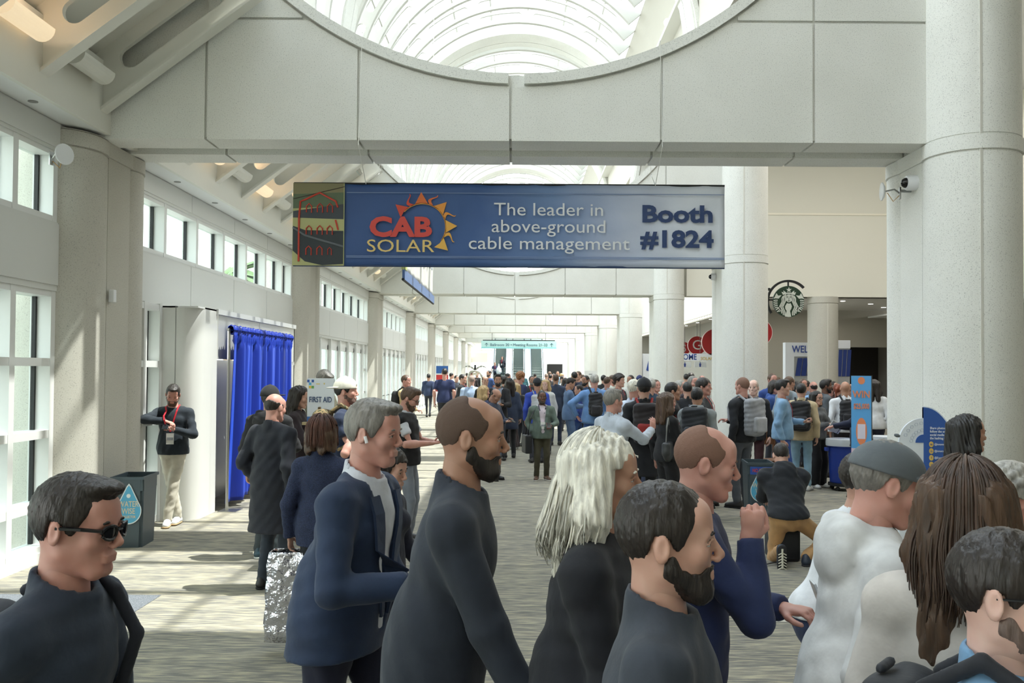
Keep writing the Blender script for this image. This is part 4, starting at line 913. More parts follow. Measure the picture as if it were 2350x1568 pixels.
# ================================================================ people: distance-field bodies turned into meshes
def V3(*a): return np.array(a, float)
class Fld:
    def __init__(s, lo, hi, h):
        s.h = h; s.lo = np.array(lo, float) - 2 * h; n = np.ceil((np.array(hi, float) + 2 * h - s.lo) / h).astype(int) + 1
        s.D = np.full(tuple(n), 0.3, np.float32); s.ax = [s.lo[i] + h * np.arange(n[i]) for i in range(3)]
    def blk(s, lo, hi):
        sl = []
        for i in range(3):
            a = max(0, int((lo[i] - s.lo[i]) / s.h)); b = min(s.D.shape[i], int((hi[i] - s.lo[i]) / s.h) + 2)
            if b <= a: return None, None
            sl.append(slice(a, b))
        G = np.meshgrid(*[s.ax[i][sl[i]] for i in range(3)], indexing='ij')
        return tuple(sl), G
    def comb(s, sl, d, k, op):
        A = s.D[sl]
        if op == 'u':
            if k > 0: hh = np.clip(0.5 + 0.5 * (A - d) / k, 0, 1); s.D[sl] = A * (1 - hh) + d * hh - k * hh * (1 - hh)
            else: s.D[sl] = np.minimum(A, d)
        elif op == 's':
            if k > 0: hh = np.clip(0.5 - 0.5 * (A + d) / k, 0, 1); s.D[sl] = A * (1 - hh) - d * hh + k * hh * (1 - hh)
            else: s.D[sl] = np.maximum(A, -d)
    def cap(s, a, b, ra, rb, k=0.02, op='u', fl=None, fk=1.0, cut=None):
        """tapered capsule; fl = unit axis along which it is flattened by fk; cut = (point, dir) keeps the side dir points away from"""
        a = np.asarray(a, float); b = np.asarray(b, float); m = max(ra, rb) + k + 2 * s.h
        sl, G = s.blk(np.minimum(a, b) - m, np.maximum(a, b) + m)
        if sl is None: return
        ab = b - a; L2 = max(float(ab @ ab), 1e-9); q = [G[i] - a[i] for i in range(3)]
        t = np.clip((q[0] * ab[0] + q[1] * ab[1] + q[2] * ab[2]) / L2, 0, 1)
        q = [q[i] - t * ab[i] for i in range(3)]
        if fl is not None:
            f = q[0] * fl[0] + q[1] * fl[1] + q[2] * fl[2]; f = f * (1 / fk - 1); q = [q[i] + f * fl[i] for i in range(3)]
        d = np.sqrt(q[0] ** 2 + q[1] ** 2 + q[2] ** 2) - (ra + (rb - ra) * t)
        if cut is not None:
            p, n = cut; d = np.maximum(d, (G[0] - p[0]) * n[0] + (G[1] - p[1]) * n[1] + (G[2] - p[2]) * n[2])
        s.comb(sl, d, k, op)
    def ell(s, c, r, k=0.02, op='u', R=None):
        c = np.asarray(c, float); r = np.asarray(r, float); m = max(r) + k + 2 * s.h
        sl, G = s.blk(c - m, c + m)
        if sl is None: return
        q = [G[i] - c[i] for i in range(3)]
        if R is not None: q = [q[0] * R[0, i] + q[1] * R[1, i] + q[2] * R[2, i] for i in range(3)]
        k0 = np.sqrt(sum((q[i] / r[i]) ** 2 for i in range(3))); k1 = np.sqrt(sum((q[i] / r[i] ** 2) ** 2 for i in range(3)))
        s.comb(sl, k0 * (k0 - 1) / np.maximum(k1, 1e-6), k, op)
    def box(s, c, r, rd, k=0.0, op='u', R=None):
        c = np.asarray(c, float); r = np.asarray(r, float); m = float(np.linalg.norm(r)) + k + 2 * s.h
        sl, G = s.blk(c - m, c + m)
        if sl is None: return
        q = [G[i] - c[i] for i in range(3)]
        if R is not None: q = [q[0] * R[0, i] + q[1] * R[1, i] + q[2] * R[2, i] for i in range(3)]
        q = [np.abs(q[i]) - r[i] + rd for i in range(3)]
        d = np.sqrt(sum(np.maximum(t, 0) ** 2 for t in q)) + np.minimum(np.maximum(np.maximum(q[0], q[1]), q[2]), 0) - rd
        s.comb(sl, d, k, op)
    def G(s): return np.meshgrid(*s.ax, indexing='ij', sparse=True)
    def cutmax(s, d): s.D = np.maximum(s.D, d)
    def wrinkle(s, amp, seed=0, wl=0.11, vz=1.0):
        if amp <= 0: return
        r = np.random.RandomState(seed); X, Y, Z = s.G(); a = 0
        for i in range(5):
            v = r.normal(size=3); v[2] *= vz; v /= np.linalg.norm(v); f = 2 * math.pi / (wl * (0.6 + 0.25 * i)); p = r.rand() * 6.28
            w2 = r.normal(size=3) * 9; w2[2] *= max(vz, .3)
            a = a + np.sin(f * (v[0] * X + v[1] * Y + v[2] * Z) + p + 1.2 * np.sin(w2[0] * X + w2[1] * Y + w2[2] * Z)) / (1 + 0.5 * i)
        s.D = s.D + (amp * a * 0.5).astype(np.float32)
    def mesh(s):
        D = s.D; h = s.h; S_ = D < 0; c = np.zeros(tuple(np.array(D.shape) - 1), np.int8)
        for i in (0, 1):
            for j in (0, 1):
                for k in (0, 1): c += S_[i:D.shape[0] - 1 + i, j:D.shape[1] - 1 + j, k:D.shape[2] - 1 + k]
        m = (c > 0) & (c < 8); ijk = np.argwhere(m)
        if len(ijk) == 0: return np.zeros((0, 3)), np.zeros((0, 4), int)
        idx = np.full(m.shape, -1, np.int64); idx[m] = np.arange(len(ijk)); acc = np.zeros((len(ijk), 3)); cnt = np.zeros(len(ijk))
        for ax in range(3):
            o = [0, 1, 2]; o.remove(ax)
            for u in (0, 1):
                for v in (0, 1):
                    a = np.zeros(3, int); a[o[0]] = u; a[o[1]] = v; b = a.copy(); b[ax] = 1
                    da = D[tuple((ijk + a).T)]; db = D[tuple((ijk + b).T)]; mm = (da < 0) != (db < 0); t = np.where(mm, da / np.where(mm, da - db, 1), 0)
                    acc[mm] += a + t[mm, None] * (b - a); cnt += mm
        v = s.lo + h * (ijk + acc / cnt[:, None]); F_ = []
        for ax in range(3):
            o = [0, 1, 2]; o.remove(ax); sh = [slice(1, -1)] * 3; sh[ax] = slice(0, -1); sh2 = [slice(1, -1)] * 3; sh2[ax] = slice(1, None)
            A = S_[tuple(sh)]; B = S_[tuple(sh2)]; e = np.argwhere(A != B); 
            if len(e) == 0: continue
            e = e + [0 if i == ax else 1 for i in range(3)]; fl = S_[tuple(e.T)]
            q = []
            for u, w_ in ((1, 1), (0, 1), (0, 0), (1, 0)):
                g = e.copy(); g[:, o[0]] -= u; g[:, o[1]] -= w_; q.append(idx[tuple(g.T)])
            q = np.stack(q, 1); flip = fl if ax != 1 else ~fl
            q[~flip] = q[~flip][:, ::-1]; F_.append(q)
        return v, np.concatenate(F_)
def npmesh(name, parts, mats):
    """parts: [(verts, quads, material index)]"""
    me = bpy.data.meshes.new(name); o = 0; VV = []; QQ = []; MM = []
    for v, q, m in parts:
        if len(v) == 0: continue
        VV.append(v); QQ.append(q + o); MM.append(np.full(len(q), m)); o += len(v)
    if not VV: return me
    v = np.concatenate(VV); q = np.concatenate(QQ); n = len(q)
    me.vertices.add(len(v)); me.vertices.foreach_set('co', v.astype(np.float32).ravel())
    me.loops.add(4 * n); me.loops.foreach_set('vertex_index', q.astype(np.int32).ravel())
    me.polygons.add(n); me.polygons.foreach_set('loop_start', np.arange(0, 4 * n, 4, dtype=np.int32)); me.polygons.foreach_set('loop_total', np.full(n, 4, np.int32))
    for m in mats: me.materials.append(m)
    me.polygons.foreach_set('material_index', np.concatenate(MM).astype(np.int32)); me.polygons.foreach_set('use_smooth', np.ones(n, bool))
    me.update(calc_edges=True); return me
SHM = {}
def shared(key, name, parts, mats):
    if key not in SHM: SHM[key] = npmesh(name, parts, [None] * len(mats))
    return SHM[key]
def instx(name, key, parts, mats, parent, R=None, t=(0, 0, 0), s=1.0, mirror=False):
    me = shared(key, name, parts, mats); o = bpy.data.objects.new(name, me); COL.objects.link(o); o.parent = parent
    R = np.eye(3) if R is None else R; M = Matrix.Identity(4)
    for i in range(3):
        for j in range(3): M[i][j] = float(R[i, j] * s * (-1 if (mirror and j == 0) else 1))
        M[i][3] = float(t[i])
    o.matrix_local = M
    for i, m in enumerate(mats): o.material_slots[i].link = 'OBJECT'; o.material_slots[i].material = m
    return o
def rotm(rx=0, ry=0, rz=0):
    return np.array((Matrix.Rotation(rad(rz), 3, 'Z') @ Matrix.Rotation(rad(ry), 3, 'Y') @ Matrix.Rotation(rad(rx), 3, 'X')))

# ---- heads (local: x left, -y face, z up, origin between the ears; 0.24 high)
HC = {}
def head_mesh(h, sex, nose=1.0):
    key = ('head', h, sex, nose)
    if key in HC: return HC[key]
    f = Fld((-.1, -.14, -.26), (.1, .125, .135), h); w = 0.95 if sex == 'f' else 1.0
    f.ell((0, .014, .03), (.075, .097, .092), 0); f.ell((0, -.03, -.038), (.057 * w, .060, .078), .03)
    f.cap((-.022, -.066, -.10), (.022, -.066, -.10), .017, .017, .02)
    for s_ in (-1, 1):
        f.cap((s_ * .052 * w, .0, -.06), (s_ * .022, -.062, -.099), .017, .016, .025); f.ell((s_ * .043, -.063, -.022), (.021, .02, .022), .02)
    f.cap((-.038, -.078, .02), (.038, -.078, .02), .011, .011, .02); f.ell((0, -.06, .05), (.055, .03, .04), .02)
    for s_ in (-1, 1): f.ell((s_ * .031, -.096, .002), (.018, .016, .012), .012, 's')
    if h < .0065:
        for s_ in (-1, 1):
            f.cap((s_ * .018, -.0865, .004), (s_ * .031, -.0905, .0105), .0030, .0036, .004); f.cap((s_ * .031, -.0905, .0105), (s_ * .044, -.083, .003), .0036, .0032, .004)
            f.cap((s_ * .020, -.0855, -.005), (s_ * .042, -.083, -.006), .0034, .0034, .004)
    f.cap((0, -.088, .012), (0, -.108, -.022), .0065, .0092, .012); f.ell((0, -.108, -.027), (.0105, .010, .009), .008)
    for s_ in (-1, 1): f.ell((s_ * .0125, -.101, -.034), (.008, .010, .007), .006)
    f.cap((-.02, -.089, -.060), (.02, -.089, -.060), .007, .007, .008); f.cap((-.017, -.089, -.071), (.017, -.089, -.071), .008, .008, .006)
    f.cap((-.024, -.099, -.0655), (.024, -.099, -.0655), .0028, .0028, .004, 's')
    for s_ in (-1, 1):
        R = rotm(0, 0, s_ * 22); f.ell((s_ * .079, .014, -.006), (.008, .019, .032), .006, 'u', R)
        if h < .006: f.ell((s_ * .089, .010, -.004), (.006, .010, .019), .004, 's', R)
    f.cap((0, .022, -.05), (0, .026, -.11), .050 if sex == 'f' else .057, .048 if sex == 'f' else .055, .03)
    HC[key] = f.mesh(); return HC[key]
ZL = (np.array([-.12, -.09, -.06, -.045, -.03, -.012, .0, .03, .055, .08, .14]), np.array([.085, .078, .060, .028, -.006, -.012, .012, .018, -.055, -.085, -.09]))
def hair_mesh(h, style):
    key = ('hair', h, style)
    if key in HC: return HC[key]
    f = Fld((-.17, -.2, -.46), (.17, .2, .2), h) if style in ('long', 'longwhite', 'longbrown') else Fld((-.15, -.22, -.22), (.15, .22, .2), h)
    t = dict(short=.0045, buzz=.0015, ring=.0025, side=.006, curly=.020, tall=.009, long=.010, longwhite=.012, longbrown=.010, bob=.016, pony=.008, thin=.0015, fringe=.012).get(style, .008)
    f.ell((0, .016, .032), (.077 + t, .100 + t, .094 + t), 0)
    X, Y, Z = f.G()
    if style in ('side', 'tall'): f.ell((0, -.045, .102), (.058, .055, .022 if style == 'side' else .036), .02)
    if style == 'curly':
        for i in range(60):
            a = i * 2.4; e = (i / 60) * 1.5; f.ell((.098 * math.cos(a) * math.cos(e), .016 + .12 * math.sin(a) * math.cos(e), .04 + .105 * math.sin(e)), (.022, .022, .022), .01)
    zl = np.interp(Y, *ZL)
    if h < .008 and style in ('short', 'side', 'tall', 'fringe', 'thin', 'ring'): f.wrinkle(.0028 if style not in ('thin', 'ring') else .0012, 8, .022, .5)
    if style in ('ring', 'thin'): f.cutmax(Z - (.030 if style == 'ring' else .098) - (0.25 if style == 'ring' else .75) * Y + .006 * np.sin(X * 90) + .005 * np.sin(Y * 130))
    if style in ('short', 'buzz', 'ring', 'side', 'curly', 'tall', 'thin', 'pony', 'fringe'):
        if style == 'fringe': zl = zl - .03 * (Y < -.05)
        zl = zl + .003 * np.sin(Y * 210 + X * 50); f.cutmax((zl - Z) * .75)
        if style == 'pony': f.cap((0, .11, .06), (0, .155, .02), .022, .028, .01); f.cap((0, .155, .02), (.01, .13, -.15), .028, .012, .01)
    else:
        f.cutmax((zl - .012 - Z) * .75)
        if style == 'bob':
            for s_ in (-1, 1): f.cap((s_ * .075, .02, .03), (s_ * .085, .03, -.09), .035, .035, .03)
            f.cap((-.05, .07, .0), (-.05, .075, -.10), .05, .045, .03); f.cap((.05, .07, .0), (.05, .075, -.10), .05, .045, .03)
            f.cutmax(-.125 - Z + .02 * np.sin(X * 60)); f.cutmax(-(Y + .045 + 0 * X) * (1.0 * (Z < .03)) - 1.0 * (Z >= .03))
        else:
            big = style == 'longwhite'; L = -.235 if style == 'long' else (-.27 if big else -.33); o = .018 if big else .004
            for s_ in (-1, 1):
                f.cap((s_ * .072, .015, .05), (s_ * (.092 + o), .025, -.10), .034 + o, .040 + o, .04); f.cap((s_ * (.09 + o), .025, -.10), (s_ * (.095), .03, L), .038 + o, .026, .03)
                f.cap((s_ * .045, .075, .04), (s_ * .055, .095, L), .055, .045, .03)
            f.cutmax(-(Y + .032) * (1.0 * (Z < .035)) - 1.0 * (Z >= .035))
            f.ell((0, .02, -.2), (.052, .05, .3), .01, 's') if not big else None
        f.wrinkle(.005 if style == 'bob' else .006, 4, .035, .08)
    HC[key] = f.mesh(); return HC[key]
def cap_mesh(h, back=False, flat=False):
    key = ('cap', h, back, flat)
    if key in HC: return HC[key]
    f = Fld((-.13, -.24, -.03), (.13, .25, .17), h); X, Y, Z = f.G()
    f.ell((0, .012, .034), (.094, .116, .112 if not flat else .095), 0); f.cutmax(.028 - Z)
    s_ = 1 if back else -1
    f.cap((-.045, s_ * .10 + (.02 if back else 0), .038), (.045, s_ * .10 + (.02 if back else 0), .038), .07, .07, .01, 'u', V3(0, 0, 1), .10)
    if back: f.ell((0, -.118, .05), (.032, .04, .022), .004, 's')
    f.ell((0, .012, .148), (.010, .010, .006), .004)
    HC[key] = f.mesh(); return HC[key]
def beanie_mesh(h):
    f = Fld((-.13, -.16, -.06), (.13, .16, .2), h); X, Y, Z = f.G(); f.ell((0, .016, .036), (.09, .112, .11), 0); f.cutmax(-.005 - Z + Y * .25); return f.mesh()
def beard_mesh(h, full=1.0):
    key = ('beard', h, full)
    if key in HC: return HC[key]
    f = Fld((-.09, -.13, -.17), (.09, .04, .02), h); X, Y, Z = f.G(); t = .002 + .0045 * full
    f.ell((0, -.03, -.040), (.057 + t, .060 + t, .078 + t), 0); f.cap((-.022, -.066, -.10), (.022, -.066, -.10), .018 + t * 1.5, .018 + t * 1.5, .02)
    for s_ in (-1, 1): f.cap((s_ * .055, .0, -.05), (s_ * .022, -.062, -.099), .017 + t, .016 + t, .02)
    if full > 1.5: f.ell((0, -.075, -.125), (.035, .03, .035), .02)
    f.wrinkle(.0022, 3, .016, .6); top = np.interp(Y, [-.12, -.085, -.06, -.03, -.012, .004], [-.047, -.048, -.062, -.052, -.02, .0]) + .002 * np.sin(Y * 300); f.cutmax((Z - top) * .8); f.cutmax(Y - .004 + .12 * (Z + .0) * (Z < -.03))
    f.cap((-.019, -.10, -.0655), (.019, -.10, -.0655), .0085, .0085, .003, 's'); f.ell((0, -.105, -.03), (.02, .03, .016), .003, 's')
    HC[key] = f.mesh(); return HC[key]
def strands(p, col, n, L, spread, seed=1, wave=.012, r0=.0042, back=118, t=.012):
    rr2 = random.Random(seed); mb = MB(); Hx = p['Hx']
    cols3 = [tuple(min(255, int(c * f_)) for c in col) for f_ in (.84, .95, 1.06)]
    for i in range(n):
        az = rad(rr2.uniform(-back, back)); el0 = rad(rr2.uniform(35, 84)); ph_ = rr2.uniform(0, 6.28); Ls = L * rr2.uniform(.78, 1.05); tt = t + rr2.uniform(0, .010); sp = spread * rr2.uniform(.3, 1.1); pts = []; rs = []
        for q in range(8):
            e = el0 + (rad(-8) - el0) * q / 7; pts.append(V3((.078 + tt) * math.cos(e) * math.sin(az), .016 + (.101 + tt) * math.cos(e) * math.cos(az), .032 + (.095 + tt) * math.sin(e)))
        b = pts[-1].copy(); o = V3(math.sin(az), math.cos(az) * .6, 0)
        for q in range(1, 9):
            u = q / 8; pts.append(b + V3(0, 0, -1) * Ls * u + o * sp * math.sin(u * 2.2) + V3(math.cos(ph_), math.sin(ph_), 0) * wave * math.sin(u * 7 + ph_) * u)
        m = len(pts)
        for q in range(m): rs.append(r0 * (1 - .8 * (q / (m - 1)) ** 3) * (0.5 + .5 * min(1, q / 2)))
        mb.cur = i % 3; mb.tube([Vector(Hx(q_)) for q_ in pts], rs, 4)
    mb.cur = 2; me = mb.mesh('hair_strands', [mat('hair', c, rough=.5) for c in cols3], True)
    o = inst('hair_strands', me, p['root']); o['kind'] = 'stuff'; return o
# ---- hands (local: wrist at origin, fingers along +x, palm faces -z, thumb side +y)
def hand_mesh(h, curl, pinch=0):
    key = ('hand', h, curl, pinch)
    if key in HC: return HC[key]
    f = Fld((-.06, -.07, -.09), (.21, .09, .05), h); k = .006 if h < .008 else .004
    f.cap((-.05, 0, 0), (.0, 0, 0), .029, .026, 0, 'u', V3(0, 0, 1), .78); f.cap((.0, .0, 0), (.05, .004, -.002), .027, .036, .02, 'u', V3(0, 0, 1), .5)
    f.cap((.05, -.012, -.002), (.075, -.02, -.002), .02, .018, .012, 'u', V3(0, 0, 1), .6); f.cap((.05, .014, -.002), (.078, .02, -.002), .02, .018, .012, 'u', V3(0, 0, 1), .6)
    for i, (y, L, r) in enumerate(((.031, .070, .0088), (.011, .079, .0092), (-.010, .073, .0088), (-.029, .057, .0078))):
        c = curl + i * 6; p = V3(.082 - .004 * abs(i - 1.2), y, -.002); a = 0
        for j, fr in enumerate((.44, .31, .25)):
            a += rad(c * (0.75, 1.0, 0.8)[j]); q = p + V3(math.cos(a), 0, -math.sin(a)) * L * fr; f.cap(p, q, r * (1 - .08 * j), r * (.93 - .08 * j), .003); p = q
    tp = V3(.012, .024, -.006); a1 = tp + V3(.026, .026, -.012); a2 = a1 + V3(.028, .010 - .012 * pinch, -.010 - .012 * pinch); a3 = a2 + V3(.024, -.002 - .006 * pinch, -.006 - .01 * pinch)
    f.cap(tp, a1, .014, .0115, .01); f.cap(a1, a2, .0112, .0100, .004); f.cap(a2, a3, .0098, .0085, .003)
    HC[key] = f.mesh(); return HC[key]
def ik(a, c, l1, l2, hint):
    a = np.asarray(a, float); c = np.asarray(c, float); d = c - a; L = np.linalg.norm(d); m = (l1 + l2) * .999
    if L > m: c = a + d / L * m; d = c - a; L = m
    u = d / L; x = (l1 * l1 - l2 * l2 + L * L) / (2 * L); y = math.sqrt(max(l1 * l1 - x * x, 0)); hint = np.asarray(hint, float); hint = hint - u * (hint @ u); n = np.linalg.norm(hint)
    return a + u * x + (hint / n * y if n > 1e-6 else 0), c
SKIN = dict(pale=(218, 184, 170), mid=(198, 158, 140), tan=(180, 140, 118), olive=(170, 130, 108), brown=(108, 76, 60), red=(200, 152, 138))
HAIRC = dict(black=(28, 25, 24), dark=(42, 35, 31), brown=(86, 64, 48), grey=(128, 124, 118), silver=(168, 165, 158), white=(232, 228, 214), blond=(190, 160, 112), red=(130, 62, 40), ginger=(150, 100, 62))
ARM = dict(down=((.245, .02, .83), (.3, .6, -.2), 22, None), pocket=((.20, -.05, .90), (.4, .7, 0), 12, None), phone=((.075, -.32, 1.10), (.6, .3, -.7), 45, None),
           phone_hi=((.05, -.30, 1.24), (.6, .2, -.8), 45, None), fold=((-.08, -.20, 1.13), (.5, -.1, -.8), 30, None), strap=((.12, -.16, 1.27), (.6, .2, -.8), 70, None),
           fwd=((.24, -.24, .90), (.2, .8, -.3), 25, None), back=((.25, .24, .87), (.2, .9, -.1), 25, None), face=((.06, -.24, 1.44), (.6, .1, -.9), 50, None), cross=((.02, -.26, 1.02), (.6, .4, -.5), 30, None), behind=((.08, .2, .95), (.8, .4, 0), 30, None))
STUFFN = [0]
def person(label, px=None, top=None, Y=8.0, face=0, pos=None, H=None, z0=0.0, sex='m', wd=1.0, skin='mid', hair='short', hc='dark', beard=None, bc=None, tops='shirt', tc_=(60, 70, 90), hem=None, sl=1.0,
           inner=None, legs='trousers', lc=(50, 52, 60), shoe=(30, 28, 28), shoe_sole=None, armL='down', armR='down', lean=0, nod=0, yaw=0, tilt=0, stance='stand', glasses=None, lanyard=None, badge=None,
           capc=None, capback=False, knit=False, group=None, extra=None, dx=0.0, eyes=True, cust=None, thick=0.0, hidefeet=False, twist=0, collar=False, hood=False, capflat=False, tmat=None, kk=None):
    near = Y < 7; mid = Y < 18
    hz = HZ + RL * ((px or VX) - VX)
    if H is None: H = CAMZ - (top - hz) * Y / F
    HW = (0.158 if sex == 'f' else 0.178) * (0.5 + 0.5 * wd)
    # skeleton in local space
    Rl = rotm(lean, 0, twist); crouch = 0.0
    Rl0 = rotm(lean, 0, 0)
    P = V3(0, 0, .965); dz = 0
    if cust and 'pelvis' in cust: P = V3(*cust['pelvis'])
    if stance.startswith('walk'): P[2] -= .035
    if cust and 'pelvis' in cust: P = V3(*cust['pelvis'])
    up = lambda *q: P + Rl @ V3(*q)
    N = up(0, .01, .485); chest = up(0, 0, .30)
    drop = 0.0
    headc = N + rotm(lean * .6 + nod * .45, 0, 0) @ V3(0, -.014, .178)
    Rh = rotm(lean * .3 + nod, tilt, 0) ; Rh = rotm(0, 0, yaw) @ Rh
    sh = {s_: up(s_ * HW, .012, .415) for s_ in (-1, 1)}; hp = {s_: P + V3(s_ * .088, 0, -.03) for s_ in (-1, 1)}
    hz_top = (headc + Rh @ V3(0, .01, .122 + (.02 if (capc or hair in ('curly', 'tall')) else 0)))[2]
    k = kk or H / hz_top; k = min(max(k, .8), 1.25)
    A = {}
    for s_, spec in ((1, armL), (-1, armR)):
        if isinstance(spec, str): t, hint, curl, fd = ARM[spec]
        else: t, hint, curl, fd = (tuple(spec) + (25, None))[:4] if len(spec) < 4 else spec
        t = V3(s_ * t[0], t[1], t[2]); 
        if isinstance(armL if s_ > 0 else armR, str): t = P + Rl0 @ (t - V3(0, 0, .93))
        e, w_ = ik(sh[s_], t, .285, .255, V3(s_ * hint[0], hint[1], hint[2])); A[s_] = (sh[s_], e, w_, curl, fd)
    Lg = {}
    if cust and 'feet' in cust: ft = cust['feet']
    elif stance == 'walk': ft = {1: ((.075, -.27, .085), (0, -1, 0), 12), -1: ((-.075, .32, .14), (0, -1, 0), -38)}
    elif stance == 'walk2': ft = {-1: ((-.075, -.27, .085), (0, -1, 0), 12), 1: ((.075, .32, .14), (0, -1, 0), -38)}
    elif stance == 'cross': ft = {1: ((-.03, -.10, .085), (.1, -1, 0), 0), -1: ((.05, .10, .085), (-.1, -1, 0), 0)}
    else: ft = {1: ((.10, .01, .085), (.25, -1, 0), 0), -1: ((-.10, -.01, .085), (-.25, -1, 0), 0)}
    for s_ in (1, -1):
        f_, dr, pt = ft[s_]; kn, an = ik(hp[s_], V3(*f_), .44, .42, V3(0, -1, .1) if not (cust and 'knee' in cust) else V3(*cust['knee'][s_])); Lg[s_] = (hp[s_], kn, an, V3(*dr) / np.linalg.norm(dr), pt)
    # root
    if pos is None:
        hx = (Rh @ V3(0, 0, 0) + headc) * k; th = rad(face)
        ox = hx[0] * math.cos(th) - hx[1] * math.sin(th); oy = hx[0] * math.sin(th) + hx[1] * math.cos(th)
        X = (px - VX + RL * ((top or 855) - HZ)) / F * Y - ox + dx; pos = (X, Y - oy)
    if stance != 'stand' or lean or cust: pass
    root = empty('person', (pos[0], pos[1], z0), rad(face)); root.scale = (k, k, k)
    tag(root, label, 'person', group)
    hB = max(Y * .0016, .014) if not near else .0115; hB = min(hB, .036)
    hH = .0046 if near else (.0064 if Y < 12.5 else (.0098 if mid else .015)); hHa = .0052 if near else (.0075 if Y < 12.5 else (.010 if mid else .014))
    seed = int(abs(pos[0] * 71 + pos[1] * 37)) + len(label)
    fab = lambda c: tmat or (mat('knit', c) if knit else mat('cloth', c))
    fy = Rl @ V3(0, 1, 0)
    g = lambda lo, hi, h: Fld(lo, hi, h)
    allp = [N, P, headc] + [q for a in A.values() for q in a[:3]]
    def torso(f, t, zlow=None, full=True):
        f.ell(up(0, 0, .31), V3(.158 * wd + t, (.108 if sex == 'm' else .105) * (0.4 + 0.6 * wd) + t, .20), 0, 'u', Rl)
        if sex == 'f':
            for s_ in (-1, 1): f.ell(up(s_ * .065, -.085, .33), V3(.06, .055, .065) + t * .5, .03)
        f.ell(up(0, -.012 * wd, .13), V3((.138 if sex == 'm' else .128) * wd + t, .105 * wd ** 1.3 + t, .17), .04, 'u', Rl)
        f.ell(P + V3(0, .005, -.0), V3((.166 if sex == 'm' else .176) * wd + t, .126 * (0.4 + .6 * wd) + t, .15), .04)
        f.cap(sh[-1], sh[1], .050 + t, .050 + t, .05, 'u', fy, .9)
        for s_ in (1, -1): f.cap(N + (N - P) * .015, sh[s_] + (N - P) * .035, .040 + t * .6, .026 + t, .06)
    # -- body
    bm_ = .045
    lo = np.min([a for a in allp] + [V3(*ft[s_][0]) for s_ in (1, -1)], 0) - .22; hi = np.max(allp, 0) + .22; lo[2] = -.02
    fb = Fld(lo, hi, bm_); torso(fb, -.03)
    parts = []
    for s_ in (1, -1):
        a, e, w_, curl, fd = A[s_]; fb.cap(a, e, .042, .034, .03); fb.cap(e, w_, .034, .024, .01)
        h0, kn, an, dr, pt = Lg[s_]; fb.cap(h0, kn, .070, .048, .03); fb.cap(kn, an, .046, .034, .01)
    parts.append(fb.mesh() + (0,))
    hv, hq = head_mesh(hH, sex); hs = 1.0 * (1.0 / k) ** 0.5
    Hx = lambda v: (v * hs) @ Rh.T + headc
    parts.append((Hx(hv), hq, 0))
    n0 = headc + Rh @ V3(0, .024, -.085); n1 = N - (N - P) * .04; fn = Fld(np.minimum(n0, n1) - .1, np.maximum(n0, n1) + .1, max(hHa, .006)); fn.cap(n0, n1, .048 if sex == 'f' else .055, .056 if sex == 'f' else .064, 0); parts.append(fn.mesh() + (0,))
    for s_ in (1, -1):
        a, e, w_, curl, fd = A[s_]; fore = (w_ - e) / np.linalg.norm(w_ - e)
        if sl < .9:   # bare forearm at fine resolution
            ff = Fld(np.minimum(e, w_) - .08, np.maximum(e, w_) + .08, max(hHa, .006)); ff.cap(e - fore * .06, e + fore * .05, .042, .043, .01); ff.cap(e, w_, .043, .026, .02); parts.append(ff.mesh() + (0,))
        spec = armL if s_ > 0 else armR
        if spec == 'pocket': continue
        d = V3(*fd) if fd is not None else fore
        d = d / np.linalg.norm(d)
        inward = V3(-s_, 0, 0) if abs(d[2]) > .6 else V3(0, 0, 1) * (1 if (isinstance(spec, str) and 'phone' in spec) else -1)
        zc = -(inward - d * (inward @ d)); zc /= np.linalg.norm(zc); yc = np.cross(zc, d)
        hv, hq = hand_mesh(hHa, curl, 1 if curl > 40 else 0); fy_ = 1
        if s_ * 1 < 0 : fy_ = 1
        want = V3(0, -1, 0) if abs(d[2]) > .6 else V3(-s_, 0, 0)
        if yc @ want < 0: fy_ = -1
        vv = hv.copy(); vv[:, 1] *= fy_
        q_ = hq if fy_ > 0 else hq[:, ::-1]
        parts.append((w_ + (vv * (1.0 if sex == 'm' else .9)) @ np.stack([d, yc, zc]), q_, 0))
    SK = mat('skin', SKIN[skin])
    body = inst('body', npmesh('body', parts, [SK]), root)
    # -- face details
    if eyes and Y < 25:
        for s_ in (-1, 1):
            fe = Fld((-.02, -.02, -.02), (.02, .02, .02), .0035 if near else .005); fe.ell((0, 0, 0), (.0118, .0118, .0118), 0)
            v, q = HC.setdefault(('eye', near), fe.mesh()); c = v[q].mean(1); mi = np.where((np.hypot(c[:, 0], c[:, 2]) < .0066), 1, 0)
            instx('eye', ('eye', near), [(v, q[mi == 0], 0), (v, q[mi == 1], 1)], [mat('eye_white', (214, 208, 202), rough=.25), mat('iris', (44, 32, 26), rough=.15)], root, Rh, Hx(V3(s_ * .031, -.0765, .002)), hs)
            fe = Fld((-.03, -.02, -.02), (.03, .02, .02), .003 if near else .005); fe.cap((-.017, .004, -.001), (.004, -.001, .002), .0028, .004, .002); fe.cap((.004, -.001, .002), (.014, .003, -.001), .004, .003, .002)
            v, q = HC.setdefault(('brow', near), fe.mesh()); instx('eyebrow', ('brow', near), [(v, q, 0)], [mat('hair', HAIRC[bc or hc])], root, Rh, Hx(V3(s_ * .032, -.091, .024)), hs, s_ < 0)
